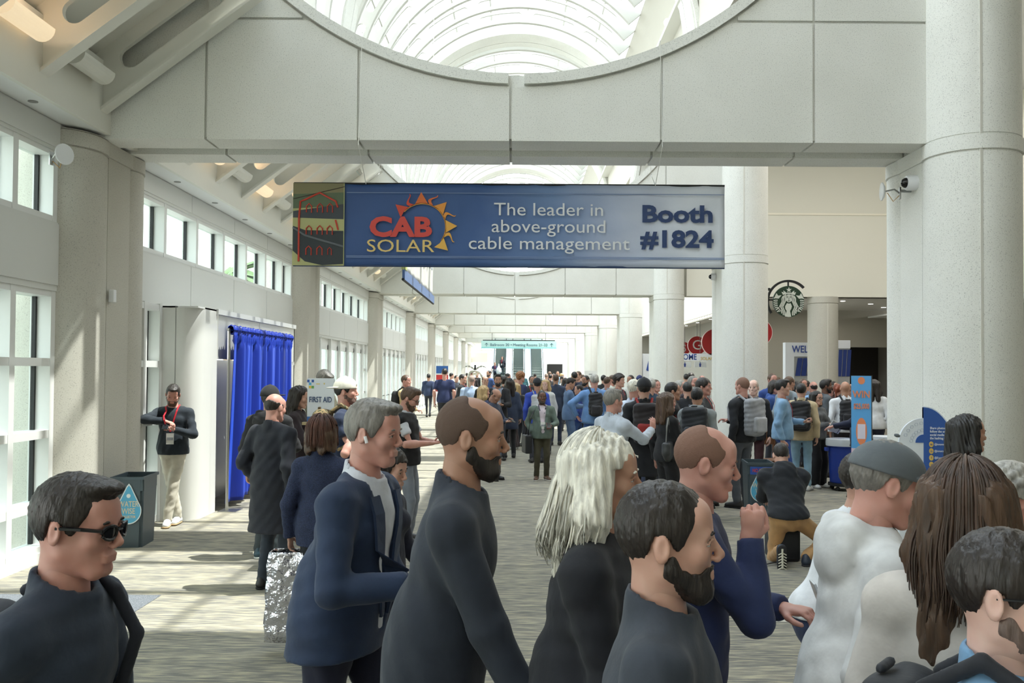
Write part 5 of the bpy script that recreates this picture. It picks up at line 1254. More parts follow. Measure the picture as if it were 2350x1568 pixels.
    if Y < 12.5:
        fe = Fld((-.04, -.02, -.02), (.04, .02, .02), .0035 if near else .005); fe.cap((-.017, .004, .003), (.017, .004, .003), .0055, .0055, .003); fe.cap((-.016, .003, -.008), (.016, .003, -.008), .0068, .0068, .003); fe.cap((-.02, -.006, -.002), (.02, -.006, -.002), .002, .002, .002, 's')
        v, q = HC.setdefault(('lips', near), fe.mesh()); instx('lips', ('lips', near), [(v, q, 0)], [mat('lip', tuple(int(c_ * m_) for c_, m_ in zip(SKIN[skin], (.86, .70, .70))), rough=.4)], root, Rh, Hx(V3(0, -.0915, -.0635)), hs)
    if hair and hair != 'bald':
        v, q = hair_mesh(hH * 1.2, hair); hm = mat('hair', HAIRC[hc], bs=.9, rough=.45)
        if hair in ('buzz', 'thin'): hm = mat('stubble', tuple(int(HAIRC[hc][i] * .62 + SKIN[skin][i] * .38) for i in range(3)), rough=.8, bump=240)
        instx('hair', ('hair', hH, hair), [(v, q, 0)], [hm], root, Rh, headc, hs)
    if beard:
        v, q = beard_mesh(max(hH, .0045), beard); bcol = HAIRC[bc or hc]
        if beard < .8: bcol = tuple(int(bcol[i] * .6 + SKIN[skin][i] * .4) for i in range(3))
        instx('beard', ('beard', max(hH, .0045), beard), [(v, q, 0)], [mat('hair', bcol, bs=1.0)], root, Rh, headc, hs)
    if capc:
        v, q = cap_mesh(max(hH, .005), capback, capflat); instx('cap', ('cap', max(hH, .005), capback, capflat), [(v, q, 0)], [mat('cloth', capc)], root, Rh, headc, hs)
    if glasses:
        mb = MB(); 
        for s_ in (-1, 1):
            mb.tube([Hx(V3(s_ * .033 + .024 * math.cos(a), -.104 + .012 * abs(math.cos(a)) * (1 if s_ * math.cos(a) > 0 else 0), .002 + .017 * math.sin(a))) for a in [i * 2 * math.pi / 14 for i in range(15)]], .0028 if glasses != 'dark' else .004, 5)
            mb.tube([Hx(V3(s_ * .058, -.092, .008)), Hx(V3(s_ * .078, -.05, .010)), Hx(V3(s_ * .083, .01, .006))], .0026 if glasses != 'dark' else .005, 5)
        mb.tube([Hx(V3(-.010, -.107, .006)), Hx(V3(.010, -.107, .006))], .0025, 5); inst('glasses', mb.mesh('glasses', mat('frame', (24, 24, 26), rough=.3)), root)
        if glasses == 'dark':
            mb = MB()
            for s_ in (-1, 1): mb.add([Hx(V3(s_ * .033 + .023 * math.cos(a), -.104 + .008 * abs(math.cos(a)) * (1 if s_ * math.cos(a) > 0 else 0), .002 + .017 * math.sin(a))) for a in [i * 2 * math.pi / 14 for i in range(14)]], [tuple(range(14))])
            inst('lenses', mb.mesh('lenses', mat('lens', (26, 26, 28), rough=.08)), root)
    # -- trousers
    if legs:
        lo = np.min([V3(*ft[s_][0]) for s_ in (1, -1)] + [P] + [Lg[s_][1] for s_ in (1, -1)], 0) - .25; hi = np.max([V3(*ft[s_][0]) for s_ in (1, -1)] + [P] + [Lg[s_][1] for s_ in (1, -1)], 0) + .25
        lo[2] = max(lo[2], -.02); hi[2] = P[2] + .12; f = Fld(lo, hi, hB * 1.3); tt = .014
        f.ell(P + V3(0, .006, -.02), V3((.150 if sex == 'm' else .160) * wd + tt, .108 * (.4 + .6 * wd) + tt, .14), 0)
        for s_ in (1, -1):
            h0, kn, an, dr, pt = Lg[s_]; ww = {'wide': (.10, .095, .11), 'slim': (.085, .056, .042)}.get(legs, (.088, .066, .056)); d = (an - kn) / np.linalg.norm(an - kn)
            if legs == 'skirt': continue
            f.cap(h0, kn, ww[0] * (.3 + .7 * wd), ww[1], .025); f.cap(kn, an, ww[1], ww[2], .02, 'u', None, 1, (an + d * .03, d))
        if legs == 'skirt': f.cap(P + V3(0, 0, -.05), P + V3(0, 0, -.5), .17, .19, .03, 'u', V3(0, 1, 0), .7, (P + V3(0, 0, -.48), V3(0, 0, -1)))
        X, Y_, Z = f.G(); f.wrinkle(.007, seed, .13); f.cutmax(Z - P[2] - .06)
        inst('trousers' if legs != 'skirt' else 'skirt', npmesh('trousers', [f.mesh() + (0,)], [mat('cloth', lc)]), root)
    # -- shoes
    if not hidefeet:
        for s_ in (1, -1):
            h0, kn, an, dr, pt = Lg[s_]; Rz = np.stack([np.cross(dr, V3(0, 0, 1)), -dr, V3(0, 0, 1)]).T; Rf = Rz @ rotm(pt, 0, 0)
            if cust and 'footR' in cust and s_ in cust['footR']: Rf = np.array(cust['footR'][s_])
            key = ('shoe', near, mid); hS = .008 if near else (.010 if mid else .016)
            if key not in HC:
                f = Fld((-.07, -.22, -.1), (.07, .1, .07), hS); X, Y_, Z = f.G(); f.cap((0, .035, -.045), (0, -.15, -.055), .040, .040, 0, 'u', V3(0, 0, 1), .9); f.cap((0, .02, 0), (0, .02, -.04), .040, .042, .03); f.cap((0, -.02, -.02), (0, -.1, -.045), .034, .034, .03)
                f.cutmax(-.085 + .012 - Z); fs = Fld((-.07, -.22, -.1), (.07, .1, .0), hS); X, Y_, Z = fs.G(); fs.cap((0, .035, -.07), (0, -.152, -.07), .045, .046, 0); fs.cutmax(Z + .066); fs.cutmax(-.085 - Z); HC[key] = (f.mesh(), fs.mesh())
            (v, q), (v2, q2) = HC[key]
            so_ = instx('shoe', key, [(v, q, 0)], [mat('leather', shoe, rough=.45)], root, Rf, an)
            if mid: instx('sole', key + ('s',), [(v2, q2, 0)], [mat('rubber', shoe_sole or tuple(int(c * .6) for c in shoe), rough=.7)], so_)
    # -- top garment
    hemz = hem if hem is not None else {'tee': .86, 'shirt': .86, 'jacket': .80, 'coat': .52, 'vest': .86, 'sweater': .86, 'hoodie': .84}.get(tops, .84)
    t = {'tee': .010, 'shirt': .014, 'jacket': .018, 'coat': .024, 'vest': .024, 'sweater': .016, 'hoodie': .026}.get(tops, .014) + thick
    openf = tops in ('jacket', 'coat') and inner is not None
    def garment(t, hemz, sl, opening, collar, wr, nm, m_, hood=False, neckcut=.035):
        lo = np.min(allp, 0) - .2; hi = np.max(allp, 0) + .2; lo[2] = min(hemz, lo[2] + .1) - .03; hi[2] = N[2] + .16; f = Fld(lo, hi, hB)
        torso(f, t)
        hd = P + Rl0 @ V3(0, 0, hemz - .945)
        if hemz < .88:
            f.cap(P + V3(0, .004, .08), hd + V3(0, .004, -.1), .160 * wd + t, (.176 if tops != 'coat' else .190) * wd + t, .05, 'u', V3(0, 1, 0), .80)
            if stance.startswith('walk') and hemz < .7: pass
        for s_ in (1, -1):
            a, e, w_, curl, fd = A[s_]
            r1, r2, r3 = (.054 + t * .6) * (.5 + .5 * wd), .043 + t * .7, .033 + t * .7
            if sl >= .9:
                d = (w_ - e) / np.linalg.norm(w_ - e); f.cap(a, e, r1, r2, .03); f.cap(e, w_, r2, r3, .02, 'u', None, 1, (w_ - d * .005, d))
            elif sl > 0:
                d = (e - a) / np.linalg.norm(e - a); m_2 = a + (e - a) * min(sl * 1.6, 1); f.cap(a, m_2, r1, r2 + .012, .03, 'u', None, 1, (m_2, d))
        if collar:
            ct = N + (N - P) * .10; f.cap(N - (N - P) * .04, ct + V3(0, .004, 0), .088 + t * .2, .074 + t * .3, .012)
        if hood: 
            f.cap(N + Rl @ V3(-.06, .085, .02), N + Rl @ V3(.06, .085, .02), .052, .052, .02); f.ell(N + Rl @ V3(0, .112, -.045), (.125, .048, .095), .018, 'u', Rl)
            for s_ in (1, -1): f.cap(N + Rl @ V3(s_ * .075, .05, .01), N + Rl @ V3(s_ * .05, -.08, -.03), .036, .022, .02)
        f.wrinkle(wr, seed + 3, .12)
        X, Y_, Z = f.G()
        # straight hem perpendicular to the lean, neck opening
        f.cutmax((hd[2] - Z) + (Y_ - hd[1]) * (-math.tan(rad(lean)) * .3))
        ax_ = (N - P) / np.linalg.norm(N - P); nn = N + ax_ * (.052 if collar else neckcut - .01)
        if not hood: f.cutmax((X - nn[0]) * ax_[0] + (Y_ - nn[1]) * ax_[1] * 1.0 + (Z - nn[2]) * ax_[2] + (Y_ - N[1]) * (-.35 if collar else -.2) * 1.0)
        f.cap(N - (N - P) * .04, N + (N - P) * .3, .052 if not collar else .062, .062 if not collar else .072, .004, 's')
        if opening:
            w0, w1, zb_ = opening; q = Rl.T; 
            XX = (X - P[0]) * Rl[0, 0] + (Y_ - P[1]) * Rl[1, 0] + (Z - P[2]) * Rl[2, 0]; YY = (X - P[0]) * Rl[0, 1] + (Y_ - P[1]) * Rl[1, 1] + (Z - P[2]) * Rl[2, 1]; ZZ = (X - P[0]) * Rl[0, 2] + (Y_ - P[1]) * Rl[1, 2] + (Z - P[2]) * Rl[2, 2]
            tt_ = np.clip((ZZ - zb_) / (.5 - zb_), 0, 1); wdt = w0 + (w1 - w0) * tt_; d = np.maximum(np.abs(XX) - wdt, YY + .01); d = np.maximum(d, zb_ - ZZ); f.D = np.maximum(f.D, -d).astype(np.float32)
        me = npmesh(nm, [f.mesh() + (0,)], [m_]); o = inst(nm, me, root); return o, f
    gname = {'tee': 'shirt', 'shirt': 'shirt', 'jacket': 'jacket', 'coat': 'coat', 'vest': 'vest', 'sweater': 'sweater', 'hoodie': 'hoodie'}.get(tops, 'shirt')
    slv = 0 if tops == 'vest' else (.38 if tops == 'tee' else sl)
    go, gf = garment(t, hemz, slv, ((.05, .085, -.12) if openf == True and tops == 'coat' else (.02, .085, -.02)) if openf else None, collar or tops in ('coat',) or (tops in ('jacket', 'shirt') and not openf and not hood), (.0035 if near else .007) if mid else .004, gname, fab(tc_), hood)
    if (openf or tops == 'vest') and inner is not None:
        garment(.006, .86, sl if tops == 'vest' else .3, None, True, .003, 'shirt', mat('cloth', inner), False)
    if openf and Y < 22:
        gv0 = np.array([v_.co for v_ in go.data.vertices]); w0_, w1_, zb_ = (.05, .085, -.12) if tops == 'coat' else (.02, .085, -.02)
        for s_ in (-1, 1):
            prev = None; vs = []; fs = []
            for i in range(8):
                u_ = i / 7; zz = max(zb_, .02) + (.47 - max(zb_, .02)) * u_; wd_ = w0_ + (w1_ - w0_) * (zz - zb_) / (.5 - zb_); lw = .012 + .045 * math.sin(min(u_ * 1.25, 1) * 1.9)
                for xx in (wd_ - .004, wd_ + lw):
                    q = P + Rl @ V3(s_ * xx, -.12, zz); m = (np.abs(gv0[:, 0] - q[0]) < .03) & (np.abs(gv0[:, 2] - q[2]) < .03) & (gv0[:, 1] < N[1] + .05); yy = gv0[m, 1].min() if m.any() else q[1]; vs += [(q[0], yy - .008, q[2]), (q[0], yy + .002, q[2])]
            for i in range(7): a = 4 * i; b = a + 4; fs += [(a, b, b + 2, a + 2), (a, a + 1, b + 1, b), (a + 2, b + 2, b + 3, a + 3)]
            mb = MB(); mb.add(vs, fs); inst('lapel', mb.mesh('lapel', fab(tc_)), root)
    # lanyard and badge follow the chest
    if lanyard is not None or badge:
        gv = np.array([v_.co for v_ in go.data.vertices]) if len(go.data.vertices) < 60000 else np.array([v_.co for v_ in go.data.vertices[::2]])
        def fronty(x, z):
            m = (np.abs(gv[:, 0] - x) < .03) & (np.abs(gv[:, 2] - z) < .03); return (gv[m, 1].min() if m.any() else P[1] - .12) - .006
        lcol = mat('ribbon', lanyard or (180, 40, 50), rough=.5); mb = MB(); zb2 = N[2] - .30
        for s_ in (-1, 1):
            pts = [(s_ * .068, N[1] + .03, N[2] + .045)]
            for i in range(7):
                u_2 = i / 6; x = s_ * (.075 * (1 - u_2)); z = N[2] + .02 - u_2 * .30; pts.append((x, fronty(x, z), z))
            q = [Vector(p_) for p_ in pts]; W2 = .009
            vs = []
            for i, p_ in enumerate(q): vs += [p_ + Vector((W2, 0, 0)), p_ - Vector((W2, 0, 0)), p_ + Vector((W2, -.003, 0)), p_ - Vector((W2, .003, 0))]
            fs = []
            for i in range(len(q) - 1):
                a = 4 * i; b = a + 4; fs += [(a + 2, a + 3, b + 3, b + 2), (a, b, b + 1, a + 1), (a, a + 2, b + 2, b), (a + 1, b + 1, b + 3, a + 3)]
            mb.add(vs, fs)
        lo_ = inst('lanyard', mb.mesh('lanyard', lcol), root)
        if badge:
            z = N[2] - .30; y = min(fronty(0, z), fronty(0, z - .06), fronty(0, z - .12)) - .004
            b_ = boxobj('badge', (-.045, y - .004, z - .135), (.045, y, z), mat('card', (226, 226, 222), rough=.4), root)
            boxobj('print', (-.035, y - .006, z - .085), (.035, y - .004, z - .05), mat('ink', (150, 154, 160)), b_)
    root['_'] = 1; del root['_']
    info = dict(label=label, root=root, P=P, N=N, A=A, Rl=Rl, k=k, face=face, pos=pos, Hx=Hx, up=up, Lg=Lg, gv=None, z0=z0, Y=Y)
    return info
def wpt(p, v):
    th = rad(p['face']); v = np.asarray(v, float) * p['k']
    return Vector((p['pos'][0] + v[0] * math.cos(th) - v[1] * math.sin(th), p['pos'][1] + v[0] * math.sin(th) + v[1] * math.cos(th), p['z0'] + v[2]))
def backpack(p, label, col=(34, 34, 38), sx_=.15, sz_=.23, accent=None, sling=False, camo=False, front=True):
    """a rucksack worn on the back of person p: body, pocket, straps"""
    Y = p['Y']; h = .009 if Y < 10 else (.013 if Y < 18 else .022); R = p['Rl']; c = p['up'](0, .215, .26)
    e = empty('backpack', (p['pos'][0], p['pos'][1], p['z0']), rad(p['face'])); e.scale = (p['k'],) * 3; tag(e, label, 'backpack')
    m_ = mat('camo', col) if camo else mat('cloth', col, rough=.7)
    f = Fld(c - .36, c + .36, h); f.box(c, (sx_, .075, sz_), .06, 0, 'u', R); f.ell(c + R @ V3(0, .03, -.06), (sx_ * .9, .085, sz_ * .75), .04, 'u', R); f.wrinkle(.006, 5, .1); inst('bag_body', npmesh('bag_body', [f.mesh() + (0,)], [m_]), e)
    f = Fld(c - .36, c + .36, h); f.box(c + R @ V3(0, .085, -.10), (sx_ * .72, .05, sz_ * .42), .035, 0, 'u', R); inst('pocket', npmesh('pocket', [f.mesh() + (0,)], [mat('cloth', accent or tuple(min(255, int(v * 1.25) + 4) for v in col), rough=.7) if not camo else m_]), e)
    f = Fld(c - .36, c + .36, h); f.cap(c + R @ V3(-.035, .03, sz_ + .01), c + R @ V3(.035, .03, sz_ + .01), .012, .012, 0); inst('top_handle', npmesh('top_handle', [f.mesh() + (0,)], [m_]), e)
    for s_ in ((1, -1) if not sling else (1,)):
        f = Fld(c - .5, c + .5, h); pts = [p['up'](s_ * .07, .15, .46), p['up'](s_ * .095, .03, .545), p['up'](s_ * .10, -.07, .49), p['up'](s_ * .125, -.135, .38), p['up'](s_ * .15, -.10, .22), p['up'](s_ * .17, .03, .14)]
        for a, b in zip(pts, pts[1:]): f.cap(a, b, .017, .017, .008)
        inst('strap', npmesh('strap', [f.mesh() + (0,)], [mat('camo', col) if camo else mat('cloth', accent or col)]), e)
    return e
def phone_at(loc, label, rz=0, rx=60, col=(28, 28, 32), cat='phone', nm='phone', sz_=(.037, .004, .075)):
    e = empty(nm, loc, rz); e.rotation_euler = (rad(rx), 0, rz); tag(e, label, cat)
    boxobj('case', (-sz_[0], -sz_[1], -sz_[2]), (sz_[0], sz_[1], sz_[2]), mat('phone_case', col, rough=.3), e, .003); boxobj('screen', (-sz_[0] * .92, -sz_[1] - .0008, -sz_[2] * .95), (sz_[0] * .92, -sz_[1], sz_[2] * .95), mat('phone_glass', (20, 22, 28), rough=.05), e)
    return e
def hold(p, s_, label, col=(28, 28, 32), rx=55, off=(.0, -.02, .03)):
    a, e, w_, curl, fd = p['A'][s_]; d = (w_ - e) / np.linalg.norm(w_ - e); c = w_ + d * .095 + V3(*off); return phone_at(wpt(p, c), label, rad(p['face']), -rx, col)
# ================================================================ the crowd
NAVY = (34, 42, 62); BLK = (28, 29, 33); CHAR = (58, 60, 66); REDL = (188, 44, 54)
# ---- nearest walkers
p = person('man in dark sunglasses and slate blazer walking right at the left edge', 185, 1094, 2.2, 86, tops='jacket', tc_=(44, 54, 70), hair='side', hc='dark', glasses='dark', skin='red', lean=8, nod=4, armL='fwd', armR='back', stance='walk', lc=(40, 44, 54), collar=True, wd=1.02)
backpack(p, 'dark sling bag on the back of the man in sunglasses', (38, 42, 52), .11, .17, sling=True)
p = person('grey haired man in navy blazer over open white shirt striding right, lower left centre', 860, 917, 3.5, 76, tops='jacket', inner=(206, 210, 218), tc_=(38, 54, 82), hair='side', hc='grey', skin='red', lean=11, nod=3, armR=((.16, -.32, 1.08), (.5, .5, -.6), 45, None), armL='fwd', stance='walk', lc=(24, 28, 48), wd=1.15, hem=.80)
mb = MB(); hx_ = p['Hx']; mb.tube([Vector(hx_(V3(-.088, -.002, -.006))), Vector(hx_(V3(-.088, -.012, -.030)))], .006, 8); inst('earbud', mb.mesh('earbud', mat('white_plastic', (236, 238, 240), rough=.25)), p['root'])
p = person('bearded balding man in charcoal blazer walking right, large at bottom centre', 1085, 909, 2.9, 90, tops='jacket', tc_=(44, 50, 62), hair='thin', hc='dark', skin='olive', beard=1.2, bc='dark', lean=9, nod=2, armR=((.23, -.28, .84), (.2, .8, -.3), 22, None), armL="down", stance='walk', lc=(58, 76, 104), hem=.84, collar=True)
f = Fld((-.25, -.22, .60), (.25, .22, .90), .01); f.cap((0, .0, .95), (0, .0, .78), .165, .175, 0, 'u', V3(0, 1, 0), .76); X_, Y_, Z_ = f.G(); f.cutmax(.765 - Z_); f.cutmax(Z_ - .88); inst('shirt_hem', npmesh('shirt_hem', [f.mesh() + (0,)], [mat('cloth', (196, 200, 210))]), p['root'])
p = person('man with long flowing white hair in black jacket, right of centre', 1388, 1000, 2.66, 78, tops='jacket', tc_=(24, 26, 34), hair='longwhite', hc='white', skin='tan', lean=5, armR='cross', armL='cross', lc=(30, 32, 40), wd=1.12, collar=True, stance='walk', knit=False)
strands(p, HAIRC['white'], 340, .26, .075, 3, .018, .0046, 98, .014)
p = person('man with faded dark haircut and full beard in slate zip jacket, front row centre right', 1535, 1112, 1.93, 80, tops='jacket', tc_=(52, 58, 68), hair='short', hc='dark', skin='mid', beard=1.2, bc='dark', lean=2, armR='down', armL='down', lc=(34, 36, 44), wd=1.1, collar=True)
p = person('short haired man in navy top lifting his hand to his mouth behind the bearded man', 1622, 980, 3.1, 84, tops='sweater', tc_=(32, 44, 84), hair='thin', hc='brown', skin='red', lean=6, nod=8, armR=((.12, -.20, 1.36), (.5, .3, -1), 60, (-.05, -.12, .98)), armL=((.04, -.34, 1.10), (.5, .2, -.8), 40, None), lc=(34, 40, 60), stance='walk')
hold(p, 1, 'white phone in the left hand of the man lifting his hand', (222, 226, 230), 20, (0, -.03, .03))
p = person('leaning walker in white top and navy trousers, mostly hidden behind the hooded man', 1985, 1040, 3.95, 92, tops='tee', tc_=(222, 224, 228), hair='short', hc='dark', skin='mid', hem=.96, lean=22, nod=-6, armL='fwd', armR='down', lc=(30, 42, 74), stance='walk')
p = person('man in grey flat cap and white hooded sweatshirt leaning forward, lower right', 2035, 1004, 2.73, 90, tops='hoodie', hood=True, tc_=(212, 213, 212), hair='short', hc='grey', skin='red', capc=(96, 102, 106), capflat=True, lean=7, nod=14, armL='fwd', armR='down', lc=(44, 48, 58), stance='walk', wd=1.08)
p = person('woman with long brown hair and cream linen shirt seen from behind, lower right', 2214, 1066, 2.2, 150, sex='f', tops='shirt', thick=.012, collar=True, tc_=(200, 193, 186), hair='longbrown', hc='brown', skin='mid', lean=3, armL='down', armR='down', lc=(50, 52, 62), eyes=True)
strands(p, (82, 62, 50), 420, .25, .035, 7, .010, .0042, 128, .014)
p = person('man with glasses and short beard in pale blue shirt at the bottom right corner', 2318, 1226, 1.7, 50, tops='shirt', tc_=(112, 152, 186), hair='short', hc='dark', skin='pale', beard=.5, glasses='clear', armL='down', armR='down', lc=(44, 48, 58))
backpack(p, 'black backpack worn by the man with glasses at the bottom right', (34, 36, 42), .13, .2)
person('woman in dark red top with long black hair walking right before the nearest right column', 2222, 955, 5.9, 92, sex='f', tops='sweater', tc_=(150, 26, 40), hair='long', hc='black', skin='tan', armL='fwd', armR='down', lc=BLK, stance='walk')
person('short silver haired person behind the brown haired woman at the right edge', 2322, 1074, 3.6, 92, tops='jacket', tc_=(120, 60, 74), hair='curly', hc='silver', skin='red', armL='down', armR='down', lc=CHAR)
p = person('woman with dark curls in dark uniform with gold shoulder trim between the two blazer men', 896, 1034, 4.9, 70, sex='f', tops='jacket', tc_=(28, 32, 50), hair='bob', hc='dark', skin='mid', lean=4, nod=10, armL='fwd', armR=((.16, -.25, 1.0), (.5, .5, -.6), 30, None), lc=(28, 32, 50))
for s_ in (-1, 1):
    mb = MB()
    for o_ in (0, .02): mb.tube([Vector(p['up'](s_ * .12, -.045 + o_, .468)), Vector(p['up'](s_ * .175, -.03 + o_, .452)), Vector(p['up'](s_ * .20, .0 + o_, .43))], .004, 5)
    inst('gold_trim', mb.mesh('gold_trim', mat('gold', (214, 172, 74), rough=.35)), p['root'])
# ---- left middle
p = person('balding man in long black overcoat seen from behind before the blue curtain', 633, 905, 7.96, 152, tops='coat', tc_=(24, 27, 38), hair='ring', hc='dark', skin='red', nod=10, armL='pocket', armR='down', lc=(40, 48, 60), shoe=(22, 20, 22), wd=1.12, hem=.50)
p = person('person in black cap with white brim and black hoodie behind the overcoat man', 622, 884, 9.25, 165, tops='hoodie', hood=True, tc_=(26, 26, 30), hair='short', hc='dark', capc=(26, 26, 28), skin='mid', armL='down', armR='phone', lc=(56, 64, 68), shoe=(40, 66, 78), shoe_sole=(206, 208, 204))
p = person('woman with brown bob in navy tweed jacket seen from behind, carrying a silver bag', 742, 960, 6.1, 166, sex='f', tops='jacket', tc_=(34, 42, 68), knit=True, hair='bob', hc='brown', skin='mid', armL='down', armR='fwd', lc=(28, 30, 36), hem=.80)
strands(p, (92, 56, 44), 200, .10, .01, 5, .004, .0045, 128, .020)
a = p['A'][1]; hp_ = wpt(p, a[2] + V3(0, 0, -.09)); e = empty('shopping_bag', (hp_.x, hp_.y, 0)); e.location = (hp_.x, hp_.y, .10); tag(e, 'shiny silver foil shopping bag with black lining carried by the woman in tweed', 'bag')
bm = bmesh.new(); vs = []
for z, w_, d_ in ((0, .15, .07), (.25, .145, .075), (.5, .13, .08), (.60, .125, .07)): vs.append([bm.verts.new((x * w_, y * d_, z)) for x, y in ((-1, -1), (-.33, -1.12), (.33, -.95), (1, -1), (1, 1), (-1, 1))])
for a_, b_ in zip(vs, vs[1:]):
    for i in range(6): bm.faces.new((a_[i], a_[(i + 1) % 6], b_[(i + 1) % 6], b_[i]))
bm.faces.new(vs[0][::-1]); bmesh.ops.recalc_face_normals(bm, faces=bm.faces); bmesh.ops.subdivide_edges(bm, edges=bm.edges[:], cuts=3, use_grid_fill=True)
for v_ in bm.verts: v_.co += Vector((math.sin(v_.co.z * 31 + v_.co.x * 40), math.sin(v_.co.x * 37 + v_.co.z * 23), 0)) * .006
me = bpy.data.meshes.new('foil_body'); bm.to_mesh(me); bm.free(); me.materials.append(mat('foil', (222, 222, 230))); me.polygons.foreach_set('use_smooth', [True] * len(me.polygons)); inst('foil_body', me, e).modifiers.new('s', 'SOLIDIFY').thickness = .003
boxobj('lining', (-.11, -.05, .56), (.11, .05, .575), BLACKM, e)
mb = MB(); hz_ = hp_.z - .10; mb.tube([(-.09, 0, .58), (-.03, 0, hz_), (.03, 0, hz_), (.09, 0, .58)], .008, 6); mb.obj('handle', BLACKM, e)
p = person('man in backwards cream cap and navy shirt with red lanyard beside the first aid sign', 796, 864, 8.8, 90, tops='tee', tc_=(30, 42, 68), hair='short', hc='black', capc=(222, 218, 204), capback=True, beard=.6, bc='dark', skin='red', armL='down', armR='strap', lc=(50, 50, 56), lanyard=(210, 40, 50), badge=True, wd=1.1, sl=.38, collar=True)
backpack(p, 'tan camouflage backpack on the man in the backwards cap', (156, 134, 98), .16, .24, camo=True)
person('woman with long dark hair in maroon black jacket left of the first aid sign', 690, 888, 10.35, 88, sex='f', tops='jacket', tc_=(40, 28, 34), hair='long', hc='dark', skin='mid', nod=12, armL='phone', armR='phone', lc=(212, 204, 184), collar=True)
person('grey haired man in olive jacket bowing his head behind the first aid sign', 744, 852, 11.4, 60, tops='jacket', tc_=(92, 90, 72), hair='side', hc='grey', skin='tan', nod=34, armL='phone', armR='phone', lc=CHAR)
p = person('bearded man in black vest over white tee looking at his phone, left of centre', 942, 888, 10.1, 80, tops='vest', inner=(198, 200, 206), tc_=(24, 25, 29), hair='tall', hc='brown', beard=1, bc='brown', glasses='clear', skin='red', nod=22, armL='phone', armR='phone', sl=.38, lc=(122, 128, 140), shoe=(60, 60, 64))
hold(p, -1, 'dark phone held by the man in the black vest')
# leaning man at the window
p = person('man in dark navy sweater and cream trousers leaning on the window rail with his phone', 398, 885, 11.12, 8, tops='sweater', tc_=(26, 36, 46), hair='side', hc='dark', beard=1, bc='brown', skin='red', nod=26, yaw=10, tilt=4, armR=((.03, -.25, 1.30), (1, .2, .15), 35, (.9, -.4, -.2)), armL=((.06, -.24, 1.20), (.7, .1, -.7), 60, (-.5, -.6, .5)), stance='cross', lc=(206, 200, 184), shoe=(222, 224, 226), shoe_sole=(190, 160, 120), lanyard=(200, 36, 52), badge=True)
hold(p, 1, 'phone in the hands of the man leaning at the window', (40, 34, 36))
# ---- centre left, further back
p = person('man in tan shirt with red lanyard and black bag behind the man in the vest', 933, 861, 19, 70, tops='shirt', tc_=(196, 172, 126), hair='short', hc='brown', skin='red', armL='down', armR='cross', lc=(110, 96, 80), lanyard=REDL)
backpack(p, 'black bag on the back of the man in the tan shirt', BLK, .12, .2)
person('dark haired man in navy sweater and black jeans walking away near the left doors', 984, 858, 37, 182, tops='sweater', tc_=(42, 54, 84), hair='short', hc='black', skin='tan', stance='walk', armL='fwd', armR='back', lc=(40, 42, 50), legs='slim')
p = person('tall man in navy polo and black trousers walking away down the hall', 1021, 845, 26.4, 178, tops='tee', tc_=(34, 44, 82), hair='short', hc='dark', skin='red', stance='walk2', armL='down', armR='down', lc=(36, 37, 42), sl=.4, wd=1.1, shoe=(60, 60, 62), shoe_sole=(200, 200, 200))
q = wpt(p, V3(-.30, -.05, 1.0)); e = empty('paper_roll', (q.x, q.y, q.z)); tag(e, 'white rolled papers under the arm of the tall man in navy polo', 'paper'); mb = MB(); mb.tube([(0, 0, -.25), (0.02, 0, .25)], .045, 10); mb.obj('roll', WHITE, e)
T_ = []   # compact table: label, px, top, Y, face, options
def P_(label, px, top, Y, face, **k): return person(label, px, top, Y, face, **k)
P_('man in black jacket with lanyard turned right beyond the tall man in navy polo', 1063, 859, 24.5, 75, tops='jacket', tc_=BLK, hair='short', hc='dark', skin='mid', lanyard=REDL)
P_('stout man in pale blue dress shirt with short grey hair seen from behind, centre left', 1083, 862, 22.5, 180, tops='shirt', tc_=(172, 192, 222), hair='buzz', hc='grey', wd=1.25, lc=(60, 66, 84))
P_('balding man in black polo facing the camera behind the grey blonde woman', 1114, 863, 22, 20, tops='tee', tc_=(26, 27, 30), hair='thin', hc='dark', skin='mid', sl=.4)
P_('man with full black beard in black blazer over grey shirt facing the camera', 1143, 857, 19.5, 5, tops='jacket', inner=(138, 146, 160), tc_=(28, 28, 32), hair='tall', hc='black', beard=1.4, skin='olive', armL='phone', armR='down', wd=1.08)
P_('bearded man in blue polo turned left before the escalators', 1122, 850, 36, -50, tops='tee', tc_=(52, 76, 124), hair='short', hc='black', beard=1, skin='tan')
P_('woman with straight ash blonde hair seen from behind left of the balding man', 1112, 886, 17, 115, sex='f', tops='shirt', tc_=(44, 54, 84), hair='long', hc='blond', skin='red')
p = P_('balding man in dark blue jacket looking down at his phone, centre', 1138, 896, 15.9, 62, tops='jacket', tc_=(44, 52, 72), hair='ring', hc='dark', skin='olive', nod=34, armL='phone', armR='phone', lc=(94, 104, 120), shoe=(24, 24, 26))
hold(p, -1, 'phone held by the balding man in the dark blue jacket')
P_('person in black cap and long dark blue coat with brown hair seen from behind', 1170, 868, 20, 190, sex='f', tops='coat', tc_=(50, 60, 82), hair='long', hc='dark', capc=(28, 30, 34), lc=BLK, hem=.62)
P_('ginger haired man in navy tee turned right, head above the denim jacket woman', 1196, 853, 23, 125, tops='tee', tc_=(36, 48, 84), hair='curly', hc='ginger', skin='red', sl=.4)
p = P_('blonde woman in blue denim jacket and wide brown trousers, centre', 1183, 880, 22.2, -112, sex='f', tops='jacket', tc_=(56, 96, 168), hair='long', hc='blond', skin='red', armL='phone', armR='down', legs='wide', lc=(58, 46, 48), hem=.94, shoe=(200, 200, 200))
backpack(p, 'black backpack on the blonde woman in the denim jacket', (38, 42, 44), .15, .22)
